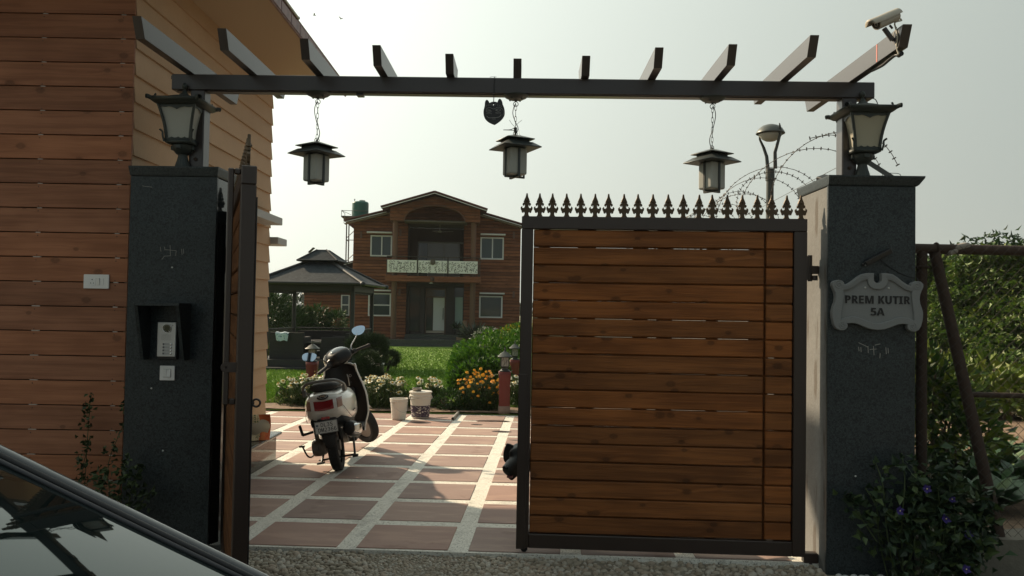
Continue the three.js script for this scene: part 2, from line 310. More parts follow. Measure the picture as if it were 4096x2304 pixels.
{ // courtyard: red sandstone slabs between strips of stone chips
  const root = new THREE.Group(); root.name = 'courtyard'; root.userData.kind = 'structure'; scene.add(root);
  root.position.set(0, 0, -4.95); root.rotation.set(-0.0115, -0.03, 0);
  part('chip_bed', put(boxUV(new THREE.BoxGeometry(6.9, 0.10, 7.0)), [-1.15, -0.0545, -3.47]), MT.chips, root);
  const r = rng(91), sEdge = [0], tEdge = [];
  for (let k = 0; k < 10; k++) sEdge.push(0.556 + 0.694 * k, 0.680 + 0.694 * k);
  for (let k = -4; k < 6; k++) tEdge.push(-1.853 + 0.7 * k, -1.727 + 0.7 * k);
  for (let a = 0; a < sEdge.length - 1; a += 2) for (let b = 1; b + 1 < tEdge.length; b += 2) {
    const s0 = sEdge[a], s1 = Math.min(sEdge[a + 1], 6.95), t0 = tEdge[b], t1 = tEdge[b + 1];
    if (s0 > 6.8) continue;
    if (t1 < -2.5 && s1 < 2.9) continue;                                  // under the guard house
    const g = chamfer(t1 - t0 + rr(r, -0.006, 0.006), 0.04, s1 - s0 + rr(r, -0.006, 0.006), 0.003); shiftUV(g, r() * 1.7, r() * 1.7);
    put(g, [(t0 + t1) / 2 + rr(r, -0.003, 0.003), -0.02 + rr(r, -0.0012, 0.0012), -(s0 + s1) / 2], [rr(r, -0.0015, 0.0015), rr(r, -0.004, 0.004), rr(r, -0.0015, 0.0015)]);
    part('paving_slab', g, MT.stone[Math.floor(r() * 6)], root);
  }
}
{ // pebbles set in mortar in front of the threshold
  const root = new THREE.Group(); root.name = 'pebble_pavement'; root.userData.kind = 'structure'; scene.add(root);
  part('mortar', sheet(-6, 2.6, -4.96, -3.4, 90, 24, (x, z) => -0.030 + 0.010 * (fbm(x / 3 + 5, z / 3 + 5, 30, 30, 3, 33) - 0.5)), std([1.5, 1.5, 1.5], 0.95, { map: T.concrete, bumpMap: T.soil, bumpScale: 0.02 }), root);
  const geos = [0, 1, 2, 3].map((k) => { const g = new THREE.IcosahedronGeometry(1, 2), p = g.attributes.position; for (let i = 0; i < p.count; i++) { const n = 1 + 0.16 * (vn(p.getX(i) * 2 + 9 + k * 5, p.getY(i) * 2 + p.getZ(i) + 20, 99, 99, k) - 0.5); p.setXYZ(i, p.getX(i) * n, p.getY(i) * n, p.getZ(i) * n); } g.computeVertexNormals(); return g; });
  const mats = [[0.36, 0.31, 0.235], [0.42, 0.375, 0.30], [0.29, 0.245, 0.18], [0.39, 0.32, 0.245], [0.47, 0.43, 0.36]].map((c) => std(c, 0.7, { bumpMap: T.grain, bumpScale: 0.002 }));
  const r = rng(17), all = [], grid = new Map();
  const near = (x, z, s) => { const ci = Math.floor(x / 0.06), cj = Math.floor(z / 0.06); for (let a = -1; a < 2; a++) for (let b = -1; b < 2; b++) for (const q of grid.get((ci + a) + ',' + (cj + b)) ?? []) if (Math.hypot(q[0] - x, (q[1] - z)) < (q[2] + s) * 0.86) return true; return false; };
  for (let t = 0; t < 60000; t++) {
    const x = rr(r, -2.0, 2.05), z = rr(r, -4.95, -4.05), big = vn(x * 1.6 + 40, z * 1.6 + 40, 200, 200, 77), s = t < 9000 ? rr(r, 0.012, 0.017 + 0.012 * big) : rr(r, 0.007, 0.012);
    if (x < -1.86 && z < -4.7) continue; if (x > 1.79 && z < -4.7) continue;
    if (vn(x * 2.4 + 10, z * 2.4 + 10, 99, 99, 5) > 0.70 && s > 0.013) continue;
    if (r() < 0.82 * smooth(0.2, 0.6, x + 0.35 * (vn(x * 3 + 9, z * 5 + 30, 99, 99, 8) - 0.5))) continue;
    if (near(x, z, s)) continue;
    const key = Math.floor(x / 0.06) + ',' + Math.floor(z / 0.06); (grid.get(key) ?? grid.set(key, []).get(key)).push([x, z, s]); all.push([x, z, s, r(), r(), r()]);
  }
  const shown = (q) => q[1] < -4.42 && q[0] > -1.6; // the ones in the picture, largest first
  all.sort((a, b) => (shown(b) - shown(a)) || (b[2] / -b[1] - a[2] / -a[1]));
  const M = new THREE.Matrix4(), Q = new THREE.Quaternion(), S = V(1, 1, 1);
  const mtx = (q) => { Q.setFromEuler(_e.set((q[3] - 0.5) * 0.5, q[4] * 6.3, (q[5] - 0.5) * 0.5)); return M.compose(V(q[0], -0.030 + q[2] * 0.18, q[1]), Q, S.set(q[2] * 1.22, q[2] * 0.72, q[2] * 0.9)); };
  all.slice(0, 300).forEach((q, i) => { const m = part('pebble', geos[i % 4], mats[Math.floor(q[3] * 5) % 5], root); mtx(q).decompose(m.position, m.quaternion, m.scale); });
  const rest = all.slice(300), im = new THREE.InstancedMesh(geos[0], std(0xffffff, 0.7, { bumpMap: T.grain, bumpScale: 0.002 }), rest.length), col = new THREE.Color();
  rest.forEach((q, i) => { im.setMatrixAt(i, mtx(q)); const m = mats[Math.floor(q[3] * 5) % 5].color; im.setColorAt(i, col.copy(m).multiplyScalar(0.85 + 0.3 * q[4])); });
  im.name = 'pebbles'; im.userData.kind = 'stuff'; im.castShadow = im.receiveShadow = true; root.add(im);
}
// ------------------------------------------------------------------ gate pillars
function pillar(x0, x1, label, leftPlaster, oL, oR, oF) {
  const t = thing('gate_pillar', label, 'pillar', [(x0 + x1) / 2, 0, -5.0]);
  const w = x1 - x0, h = w / 2;
  part('core', slab(-h + 0.022, h - 0.022, -0.1, 2.25, -0.225, 0.235), MT.plaster, t);
  part('front_slab', slab(-h, h, -0.1, 2.265, 0.2375, 0.26, 0.002), MT.granite, t);
  if (leftPlaster) { part('side_render', slab(-h + 0.004, -h + 0.0215, -0.1, 2.262, -0.245, 0.2365, 0.002), MT.plaster, t); part('side_slab', slab(h - 0.0215, h - 0.003, -0.1, 2.262, -0.245, 0.2365, 0.002), MT.granite, t); }
  else for (const s of [-1, 1]) part('side_slab', slab(s * (h - 0.0215), s * (h - 0.003), -0.1, 2.262, -0.245, 0.2365, 0.002), MT.graniteShiny, t);
  const g = skin([[2.2665, 0.1], [2.274, 0.35], [2.312, 0.95], [2.316, 1], [2.325, 1]].map(([y, f]) => [[-h - oL * f, y, -0.25 - oF * f], [h + oR * f, y, -0.25 - oF * f], [h + oR * f, y, 0.262 + oF * f], [-h - oL * f, y, 0.262 + oF * f]]));
  const cg = g.toNonIndexed(); cg.computeVertexNormals(); part('cap', boxUV(cg), MT.granite, t);
  return t;
}
const pilL = pillar(-2.386, -1.862, 'dark granite gate pillar beside the wood-clad house, with an entry phone on it', false, 0.010, 0.012, 0.012);
const pilR = pillar(1.796, 2.312, 'dark granite gate pillar carrying the carved stone name board', true, 0.006, 0.044, 0.024);
{ // worn chalk strokes and small white wall plugs
  const chalk = std([0.30, 0.29, 0.26], 0.9), st = (t, list, w) => { for (const [a, b] of list) part('chalk_stroke', box(Math.hypot(b[0] - a[0], b[1] - a[1]), w, 0.0016, [(a[0] + b[0]) / 2, (a[1] + b[1]) / 2, 0.2608], [0, 0, Math.atan2(b[1] - a[1], b[0] - a[0])], 0.0002), chalk, t); };
  st(pilL, [[[-0.045, 1.84], [-0.042, 1.818]], [[-0.040, 1.822], [0.026, 1.817]], [[-0.012, 1.850], [-0.008, 1.784]], [[0.026, 1.817], [0.024, 1.786]], [[-0.008, 1.786], [-0.045, 1.783]], [[-0.045, 1.783], [-0.060, 1.762]], [[-0.070, 1.838], [-0.066, 1.81]], [[0.058, 1.828], [0.062, 1.794]], [[0.068, 1.83], [0.072, 1.80]], [[-0.19, 2.205], [-0.13, 2.198]]], 0.0024);
  st(pilR, [[[-0.075, 1.335], [-0.02, 1.31]], [[-0.02, 1.315], [-0.018, 1.275]], [[0.02, 1.322], [0.052, 1.33]], [[-0.01, 1.296], [0.03, 1.299]], [[0.012, 1.316], [0.016, 1.262]], [[0.052, 1.275], [0.05, 1.245]], [[-0.075, 1.31], [-0.072, 1.285]], [[-0.062, 1.308], [-0.060, 1.28]], [[0.085, 1.31], [0.088, 1.27]], [[0.098, 1.305], [0.10, 1.275]]], 0.0035);
  const plug = std([0.6, 0.6, 0.57], 0.6);
  for (const [t, x, y] of [[pilL, 0.005, 1.716], [pilL, -0.02, 0.62], [pilL, -0.1, 0.99], [pilR, -0.09, 0.55], [pilR, -0.22, 1.69]]) part('wall_plug', put(new THREE.SphereGeometry(0.006, 8, 6), [x, y, 0.262], null, [1, 0.9, 0.7]), plug, t);
}

// ------------------------------------------------------------------ pergola over the gate
const BT = 2.935; // top of the beam
{
  const t = thing('gate_pergola', 'dark brown metal pergola beam with eleven slanting-ended rafters over the gate', 'pergola', [0, 0, -4.95]);
  part('beam', [slab(-2.228, 2.138, BT - 0.098, BT, -0.05, 0.05, 0.004), slab(-2.24, -2.226, BT - 0.03, BT - 0.004, -0.035, 0.035), slab(-2.2, 2.1, BT - 0.1035, BT - 0.0985, -0.03, 0.03, 0.001)], MT.pergola, t);
  for (const x of [-2.063, 1.985]) {
    const p = part('post', slab(x - 0.045, x + 0.045, 2.3255, BT - 0.099, -0.05, 0.05, 0.006), MT.pergola, t);
    for (const y of [2.40, 2.775]) part('bolt', cyl(0.012, 0.012, 0.012, 6, [x, y, 0.053], [Math.PI / 2, 0, 0]), MT.rust, p);
  }
  const xs = [-2.113, -1.719, -1.300, -0.898, -0.481, -0.067, 0.351, 0.765, 1.176, 1.583, 2.007], half = [0.74, 0.565, 0.41, 0.31, 0.165, 0.088, 0.157, 0.325, 0.395, 0.56, 0.74];
  xs.forEach((x, i) => {
    const h = half[i], s = poly([[-h, 0.107], [h, 0.107], [h - 0.048, 0.002], [-h + 0.048, 0.002]]); // seen from the side
    const g = extr(s, 0.046, 0.002, [0, 0, -0.023]); g.rotateY(Math.PI / 2); // length along z
    const r = part('rafter', boxUV(N(g)), MT.pergola, t); r.position.set(x, BT, 0);
    if (i === 10) part('paint_stripe', slab(-0.0262, -0.0255, 0.004, 0.104, 0.425, 0.437, 0.0002), std([0.55, 0.16, 0.13], 0.6), r);
  });
  part('bracket', slab(-1.075, -1.03, BT - 0.115, BT - 0.1045, -0.03, 0.03), MT.pergola, t);
}

// ------------------------------------------------------------------ lanterns on the pillars
function pillarLantern(x, label, warm) {
  const t = thing('pillar_lantern', label, 'lantern', [x, 2.3255, -4.88], 0, 'cast iron lanterns on the gate pillars');
  const I = MT.castIron, fl = Array.from({ length: 48 }, (_, i) => i);
  const stem = new THREE.LatheGeometry([[0.052, 0], [0.054, 0.008], [0.047, 0.012], [0.040, 0.035], [0.031, 0.065], [0.026, 0.09], [0.030, 0.098]].map(([a, b]) => new THREE.Vector2(a, b)), 48), p = stem.attributes.position;
  for (let i = 0; i < p.count; i++) { const a = Math.atan2(p.getZ(i), p.getX(i)), k = 1 + 0.055 * Math.cos(a * 16) * smooth(0.01, 0.02, p.getY(i)); p.setX(i, p.getX(i) * k); p.setZ(i, p.getZ(i) * k); }
  stem.computeVertexNormals();
  part('stem', [stem, slab(-0.058, 0.058, 0, 0.006, -0.058, 0.058, 0.002)], I, t);
  part('bowl', [lathe([[0.026, 0.095], [0.040, 0.10], [0.058, 0.125], [0.064, 0.150], [0.060, 0.158], [0, 0.158]], 24), ...[[1, 0], [-1, 0], [0, 1], [0, -1]].map(([a, b]) => box(0.032, 0.026, 0.032, [a * 0.055, 0.138, b * 0.055]))], I, t);
  const y0 = 0.160, y1 = 0.392, half = (k) => lerp(0.077, 0.117, Math.pow(k, 1.7)); // flare of the glass house
  const sq = (y, h) => [[-h, y, -h], [h, y, -h], [h, y, h], [-h, y, h]];
  part('bottom_frame', skin([sq(y0 - 0.006, 0.070), sq(y0, 0.080), sq(y0 + 0.022, 0.081), sq(y0 + 0.022, 0.06)]).toNonIndexed(), I, t);
  for (const [sx, sz] of [[1, 1], [1, -1], [-1, 1], [-1, -1]]) {
    const rings = []; for (let k = 0; k <= 8; k++) { const h = half(k / 8), y = lerp(y0 + 0.01, y1, k / 8), w = 0.007; rings.push([[-w, 0, -w], [w, 0, -w], [w, 0, w], [-w, 0, w]].map(([a, , b]) => [sx * (h - 0.004) + a, y, sz * (h - 0.004) + b])); }
    part('corner_bar', [skin(rings), tube([[sx * 0.082, y0 + 0.005, sz * 0.082], [sx * 0.089, y0 + 0.04, sz * 0.089], [sx * 0.090, y0 + 0.062, sz * 0.090], [sx * 0.103, y0 + 0.074, sz * 0.103]], 0.006, 12, 6)], I, t);
  }
  for (let f = 0; f < 4; f++) { // panes and the scalloped trim above and below them
    const rings = []; for (let k = 0; k <= 8; k++) { const h = half(k / 8) - 0.009, y = lerp(y0 + 0.012, y1, k / 8), d = half(k / 8) - 0.010; rings.push([[-h, y, d], [h, y, d], [h, y, d - 0.003], [-h, y, d - 0.003]]); }
    const g = skin(rings); g.rotateY(f * Math.PI / 2); part('pane', N(g), warm ? MT.frostWarm : MT.frost, t);
    const hb = half(0.12), up = half(0.93), s1 = new THREE.Shape(), s2 = new THREE.Shape();
    s1.moveTo(-hb, 0); s1.lineTo(-hb, 0.016); for (let q = 0; q < 4; q++) { const a = lerp(-hb, hb, q / 4), b = lerp(-hb, hb, (q + 1) / 4); s1.quadraticCurveTo((a + b) / 2, 0.004, b, 0.018); } s1.lineTo(hb, 0);
    s2.moveTo(-up, 0); s2.lineTo(-up, -0.014); s2.quadraticCurveTo(-up * 0.7, -0.026, -up * 0.45, -0.018); s2.quadraticCurveTo(-up * 0.15, -0.022, 0, -0.036); s2.quadraticCurveTo(up * 0.15, -0.022, up * 0.45, -0.018); s2.quadraticCurveTo(up * 0.7, -0.026, up, -0.014); s2.lineTo(up, 0);
    const g1 = extr(s1, 0.003, 0, [0, y0 + 0.018, half(0.1) - 0.006]), g2 = extr(s2, 0.003, 0, [0, y1, half(0.93) - 0.008]);
    g1.rotateY(f * Math.PI / 2); g2.rotateY(f * Math.PI / 2); part('trim', N(g1), I, t); part('trim', N(g2), I, t);
  }
  const roof = [sq(y1 - 0.004, 0.118), sq(y1 - 0.002, 0.128), sq(y1 + 0.012, 0.146), sq(y1 + 0.030, 0.151), sq(y1 + 0.036, 0.147), sq(y1 + 0.040, 0.126)];
  const dome = lathe([[0.122, y1 + 0.036], [0.112, y1 + 0.050], [0.084, y1 + 0.060], [0.045, y1 + 0.064], [0.040, y1 + 0.072], [0.026, y1 + 0.084], [0.016, y1 + 0.094], [0.014, y1 + 0.104], [0.006, y1 + 0.106], [0.006, y1 + 0.116], [0.015, y1 + 0.124], [0.018, y1 + 0.134], [0.011, y1 + 0.148], [0, y1 + 0.158]], 28);
  part('roof', [skin(roof).toNonIndexed(), dome, ...[[1, 1], [1, -1], [-1, 1], [-1, -1]].flatMap(([a, b]) => [tube([[a * 0.10, y1 + 0.026, b * 0.10], [a * 0.14, y1 + 0.024, b * 0.14], [a * 0.155, y1 + 0.030, b * 0.155], [a * 0.163, y1 + 0.029, b * 0.163]], 0.014, 12, 8), tube([[a * 0.122, y1 + 0.03, b * 0.122], [a * 0.126, y1 + 0.044, b * 0.126], [a * 0.122, y1 + 0.054, b * 0.122]], 0.006, 8, 6)])], I, t);
  return t;
}
pillarLantern(-2.135, 'dark iron lantern with greenish frosted panes on the pillar by the wooden wall', false);
pillarLantern(2.055, 'dark iron lantern with yellowish frosted panes on the pillar with the name board', true);

// ------------------------------------------------------------------ lanterns hanging from the beam
function hangingLantern(x, yTop, ry, label, cordSide, knots) {
  const t = thing('hanging_lantern', label, 'lantern', [x, BT - 0.1036, -4.92], 0, 'pagoda lanterns hanging from the pergola beam');
  const I = MT.lampBlack;
  part('ceiling_plate', [lathe([[0.078, 0], [0.079, -0.006], [0.070, -0.010], [0.066, -0.016], [0.050, -0.021], [0.046, -0.026], [0.020, -0.030], [0.008, -0.034], [0.006, -0.042], [0, -0.042]], 28), ...[0, 1, 2, 3].map((i) => ball(0.006, [Math.cos(i * 1.57 + 0.6) * 0.045, -0.026, Math.sin(i * 1.57 + 0.6) * 0.045], null, 8, 6))], I, t);
  const yl = yTop - (BT - 0.1036), len = -yl - 0.045;                     // chain from the plate to the lantern
  part('chain_ring', torus(0.015, 0.0022, [0, -0.056, 0]), I, t); part('chain_ring', torus(0.014, 0.0022, [0, yl + 0.013, 0], [0, 0.5, 0]), I, t);
  const n = Math.max(3, Math.round((len - 0.05) / 0.029));
  for (let i = 0; i < n; i++) part('chain_link', put(new THREE.TorusGeometry(0.011, 0.0021, 6, 16), [0, lerp(-0.078, yl + 0.034, i / (n - 1)), 0], [0, i % 2 ? 1.5 : 0.25, 0], [0.62, 1.6, 0.62].map((q) => q)), I, t);
  const c = cordSide; part('cord', tube([[0, -0.05, 0.006], [-0.014 * c, -0.085, 0.008], [-0.017 * c, -0.12, 0.008], [0.0, lerp(-0.1, yl, 0.45), 0.008], [0.017 * c, lerp(-0.1, yl, 0.7), 0.008], [0.014 * c, yl + 0.03, 0.008], [0, yl + 0.005, 0.006]], 0.0026, 40, 6), MT.black, t);
  if (knots) part('wire_tie', [tube([[0.0, yl + 0.05, 0.01], [-0.03, yl + 0.036, 0.012], [-0.075, yl + 0.034, 0.012], [-0.03, yl + 0.032, 0.014], [0.004, yl + 0.03, 0.012]], 0.0022, 20, 5), tube([[0, yl + 0.052, 0.01], [-0.02, yl + 0.07, 0.012], [-0.038, yl + 0.096, 0.012]], 0.0011, 10, 4), tube([[0, yl + 0.055, 0.01], [0.015, yl + 0.076, 0.01], [0.04, yl + 0.097, 0.01]], 0.0011, 10, 4), tube([[0.004, yl + 0.045, 0.012], [0.022, yl + 0.03, 0.03], [0.026, yl - 0.002, 0.06], [0.055, yl - 0.035, 0.095], [0.068, yl - 0.042, 0.10]], 0.0012, 16, 4), cyl(0.010, 0.010, 0.03, 8, [0, yl + 0.037, 0.002])], MT.black, t);
  const lant = new THREE.Group(); lant.name = 'lantern_body'; lant.position.set(0, yl, 0); lant.rotation.y = ry; t.add(lant);
  const sq = (y, h) => [[-h, y, -h], [h, y, -h], [h, y, h], [-h, y, h]], flat = (rs) => skin(rs).toNonIndexed();
  part('upper_roof', flat([sq(0.002, 0.022), sq(-0.024, 0.092), sq(-0.029, 0.092), sq(-0.029, 0.07)]), I, lant);
  part('neck', flat([sq(-0.026, 0.066), sq(-0.052, 0.066)]), I, lant);
  part('lower_roof', flat([sq(-0.046, 0.082), sq(-0.076, 0.124), sq(-0.081, 0.124), sq(-0.079, 0.05)]), I, lant);
  part('glass', put(new RoundedBoxGeometry(0.118, 0.166, 0.118, 3, 0.012), [0, -0.164, 0]), MT.frost, lant);
  part('frame', [[1, 0], [-1, 0], [0, 1], [0, -1]].flatMap(([a, b]) => [slab(a * 0.0635 - (a ? 0.0035 : 0.0075), a * 0.0635 + (a ? 0.0035 : 0.0075), -0.257, -0.076, b * 0.0635 - (b ? 0.0035 : 0.0075), b * 0.0635 + (b ? 0.0035 : 0.0075), 0.001)]).concat([slab(-0.067, 0.067, -0.262, -0.2505, -0.0075, 0.0075, 0.001), slab(-0.0074, 0.0074, -0.2625, -0.251, -0.067, 0.067, 0.001)]), I, lant);
  part('finial', [cyl(0.007, 0.009, 0.016, 8, [0, 0.006, 0])], I, lant);
  return t;
}
hangingLantern(-1.312, 2.520, -0.52, 'pagoda lantern hanging nearest the wood-clad house', 1, false);
hangingLantern(-0.074, 2.577, 0.44, 'pagoda lantern hanging beside the black demon mask', 1, true);
hangingLantern(1.147, 2.505, 0.55, 'pagoda lantern hanging nearest the street lamp', -1, false);

{ // black horned mask against the evil eye, on a thread
  const t = thing('hanging_mask', 'flat black horned face mask with white drawn eyes hanging from the beam', 'mask', [-0.207, 2.716, -4.885], 0.05);
  const s = new THREE.Shape(); s.moveTo(0.005, -0.079); s.quadraticCurveTo(-0.035, -0.068, -0.052, -0.045); s.quadraticCurveTo(-0.068, -0.02, -0.063, 0.012); s.quadraticCurveTo(-0.058, 0.03, -0.057, 0.045); s.quadraticCurveTo(-0.056, 0.072, -0.046, 0.073); s.quadraticCurveTo(-0.037, 0.072, -0.030, 0.053); s.quadraticCurveTo(-0.006, 0.070, 0.021, 0.058); s.quadraticCurveTo(0.025, 0.081, 0.034, 0.081); s.quadraticCurveTo(0.047, 0.079, 0.052, 0.045); s.quadraticCurveTo(0.068, 0.018, 0.064, -0.018); s.quadraticCurveTo(0.054, -0.05, 0.005, -0.079);
  const hole = new THREE.Path(); hole.absarc(-0.004, 0.045, 0.005, 0, 6.283); s.holes.push(hole);
  part('face', extr(s, 0.006, 0.0015, [0, 0, -0.003]), std([0.016, 0.017, 0.020], 0.5), t);
  const w = std([0.34, 0.34, 0.33], 0.8), L = (pts, r = 0.0009) => tube(pts.map(([a, b]) => [a, b, 0.0052]), r, 14, 4), lines = [];
  lines.push(L([[-0.050, 0.012], [-0.038, 0.024], [-0.022, 0.025], [-0.006, 0.017], [0.006, 0.021], [0.022, 0.030], [0.038, 0.028], [0.048, 0.018]]), L([[-0.050, 0.004], [-0.035, 0.012], [-0.016, 0.004], [-0.030, -0.004], [-0.050, 0.004]]), L([[0.008, 0.011], [0.024, 0.019], [0.042, 0.014], [0.026, 0.004], [0.008, 0.011]]), L([[-0.045, -0.027], [-0.032, -0.038], [-0.006, -0.036], [0.018, -0.035], [0.036, -0.028], [0.044, -0.016]], 0.0013), L([[0.052, 0.020], [0.060, 0.0], [0.056, -0.02]]), torus(0.004, 0.0008, [-0.030, 0.006, 0.0052]), torus(0.004, 0.0008, [0.017, 0.013, 0.0052]));
  for (let i = 0; i < 9; i++) { const a = -0.050 + i * 0.0117; lines.push(L([[a, 0.030 + 0.011 * Math.sin(i / 8 * 3.1)], [a * 0.94, 0.042 + 0.011 * Math.sin(i / 8 * 3.1)]], 0.0007)); }
  for (let i = 0; i < 7; i++) { lines.push(L([[-0.046 + i * 0.005, -0.006], [-0.045 + i * 0.005, -0.014]], 0.0006), L([[0.010 + i * 0.005, -0.001], [0.011 + i * 0.005, -0.011]], 0.0006)); }
  for (let i = 0; i < 6; i++) lines.push(L([[-0.012 + i * 0.004, -0.041], [-0.012 + i * 0.004, -0.048]], 0.0006));
  part('drawn_lines', lines, w, t);
  part('thread', [tube([[-0.004, 0.050, 0.006], [-0.002, 0.08, 0.002], [-0.002, 0.11, -0.011], [0, 0.17, -0.0125], [0.0, 0.222, -0.0125]], 0.0016, 16, 5), tube([[-0.004, 0.050, -0.006], [-0.006, 0.09, 0.0], [-0.006, 0.12, -0.0115], [-0.002, 0.222, -0.0125]], 0.0012, 16, 5), tube([[-0.03, 0.222, -0.02], [-0.012, 0.2245, -0.018], [0.012, 0.223, -0.016]], 0.0014, 10, 5)], MT.black, t);
}

// ------------------------------------------------------------------ the two gate leaves
const W = 1.747, WL = 1.80, HT = 2.08, HB = 0.03;
function finialShape() { // one half of a spearhead with scrolls, mirrored
  const R = [[0.0175, 0], [0.012, 0.006], [0.009, 0.018], [0.012, 0.028], [0.019, 0.032], [0.021, 0.024], [0.027, 0.026], [0.030, 0.038], [0.034, 0.044], [0.035, 0.054], [0.029, 0.062], [0.030, 0.052], [0.024, 0.049], [0.016, 0.050], [0.010, 0.058], [0.009, 0.070], [0.012, 0.078], [0.017, 0.074], [0.018, 0.067], [0.024, 0.073], [0.022, 0.081], [0.015, 0.084], [0.012, 0.087], [0.0175, 0.092], [0.012, 0.106], [0.005, 0.122], [0.0015, 0.142]];
  const s = new THREE.Shape(); s.moveTo(-R[0][0], R[0][1]); R.forEach(([x, y]) => s.lineTo(x, y)); for (let i = R.length - 1; i >= 0; i--) s.lineTo(-R[i][0], R[i][1]); return s;
}
const finG = [extr(finialShape(), 0.008, 0.003, [0, 0.002, -0.004]), (() => { const g = new THREE.OctahedronGeometry(0.017); g.scale(0.95, 1.5, 0.85); g.translate(0, 0.099, 0); return g; })()];
const finGeo = M1(finG);
function gateLeaf(name, label, p, ry, mir, seed, W) { // hinge at x = 0; the leaf runs to x = +W (mir = 1) or -W (mir = -1); outer face +z
  const t = thing(name, label, 'gate', p, ry), r = rng(seed), X = (x) => x * mir, d = 0.031;
  const fx = (a, b, y0, y1, z0, z1, c = 0.004) => slab(X(a), X(b), y0, y1, z0, z1, c);
  const m = 0.0785;
  part('frame', [fx(0, m, HB, HT - m, -d, d), fx(W - 0.072, W, HB, HT - m, -d, d), fx(0, W, HT - m, HT, -d, d), fx(m, W - 0.072, HB, HB + 0.087, -d, d - 0.001)], MT.brownMetal, t);
  for (const x of [m + 0.045, 0.29, 0.55, 0.86, 1.02, 1.34, 1.62]) part('back_strip', fx(x - 0.02 * (1 + r() * 2.4), x + 0.02 * (1 + r() * 2.4), HB + 0.088, HT - m, -0.029, -0.0178, 0.001), MT.brownMetal, t);
  part('divider', fx(m + 0.14, m + 0.20, HB + 0.088, HT - m, -0.030, -0.0175, 0.001), MT.gateWoodB, t);
  const rows = 17, y0 = HB + 0.0885, y1 = HT - m - 0.0015, pitch = (y1 - y0) / rows;
  for (let i = 0; i < rows; i++) for (const [a, b, nm] of [[m + 0.001, m + 0.1655, 's'], [m + 0.1755, W - 0.0735, 'l']]) {
    const h = pitch - 0.0085 + rr(r, -0.001, 0.001), w = b - a - 0.004, gf = put(chamfer(w, h, 0.022, 0.0055), [0, 0, 0.003]), gb = put(chamfer(w, pitch - 0.0005 + rr(r, -0.0013, 0.0018), 0.009, 0.001), [0, rr(r, -0.0006, 0.0006), -0.0125]), g = M1([gf, gb]); shiftUV(g, r() * 2.4, r() * 0.6);
    put(g, [X((a + b) / 2), y0 + (i + 0.5) * pitch + rr(r, -0.001, 0.001), rr(r, -0.0012, 0.0012) + 0.004], [0, 0, rr(r, -0.0012, 0.0012)]);
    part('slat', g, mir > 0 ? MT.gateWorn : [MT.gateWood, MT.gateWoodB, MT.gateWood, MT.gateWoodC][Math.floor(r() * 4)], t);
  }
  const fX = mir < 0 ? [1324, 1358, 1390, 1427, 1463, 1499, 1533, 1573, 1608, 1645, 1684, 1722, 1761, 1795, 1832, 1869, 1907, 1943, 1979, 2015].map((q) => (2028 - q) / 715 * W) : Array.from({ length: 20 }, (_, i) => 0.03 + i * 0.0887);
  fX.forEach((x, i) => { const f = part('finial', finGeo, MT.bronze, t); f.position.set(X(x), HT, 0); f.rotation.set(0, rr(r, -0.06, 0.06), rr(r, -0.02, 0.02)); });
  for (const y of [1.78]) part('hinge', [cyl(0.014, 0.014, 0.16, 12, [X(-0.028), y, -0.01]), box(0.05, 0.05, 0.03, [X(-0.052), y - 0.01, -0.006]), box(0.018, 0.145, 0.04, [X(-0.008), y, 0]), cyl(0.018, 0.018, 0.03, 6, [X(-0.05), y - 0.06, 0.012])], MT.brownMetal, t);
  part('drop_wheel', [cyl(0.022, 0.022, 0.02, 14, [X(W - 0.045), HB - 0.008, 0], [Math.PI / 2, 0, 0])], MT.rubber, t);
  return t;
}
const leafR = gateLeaf('gate_leaf', 'closed gate leaf of orange-brown wooden slats in a dark brown frame, topped with spearheads', [1.722, 0, -4.90], -0.0402, -1, 5, W);
part('astragal', slab(-W - 0.004, -W + 0.052, 0.025, 1.10, 0.0315, 0.040), MT.brownMetal, leafR);
part('bottom_pivot', [slab(-0.01, 0.075, -0.005, 0.055, -0.02, 0.035), cyl(0.03, 0.035, 0.02, 12, [0.03, 0.0, 0.0])], MT.brownMetal, leafR);
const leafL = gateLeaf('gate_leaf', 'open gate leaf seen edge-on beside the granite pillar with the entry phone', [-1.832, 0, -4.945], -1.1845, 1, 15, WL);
part('pull_handle', [slab(WL - 0.05, WL - 0.024, 1.085, HT - 0.012, 0.058, 0.082), slab(WL - 0.05, WL - 0.024, HT - 0.036, HT - 0.012, 0.0315, 0.0575), slab(WL - 0.05, WL - 0.024, 1.085, 1.109, 0.0315, 0.0575)], MT.brownMetal, leafL);
part('eye_bolt', [torus(0.0155, 0.0045, [WL - 0.02, 1.09, -0.052], [0, Math.PI / 2 - 0.2, 0]), cyl(0.006, 0.006, 0.016, 8, [WL - 0.02, 1.09, -0.036], [Math.PI / 2, 0, 0])], MT.brownMetal, leafL);
{ const s = new THREE.Shape(); s.moveTo(0, -0.02); s.lineTo(0.04, -0.02); s.absarc(0.04, 0, 0.02, -Math.PI / 2, Math.PI / 2); s.lineTo(0, 0.02); const h = new THREE.Path(); h.absarc(0.04, 0, 0.006, 0, 6.28); s.holes.push(h);
  const g = extr(s, 0.004, 0.0008, [0, 1.24, 0]); g.rotateY(-Math.PI / 2); g.translate(WL - 0.012, 0, 0.0315); part('latch_tab', N(g), MT.brownMetal, leafL); }
part('edge_strip', slab(WL - 0.045, WL - 0.002, 0.05, 1.95, -0.0365, -0.0315, 0.001), MT.black, leafL);
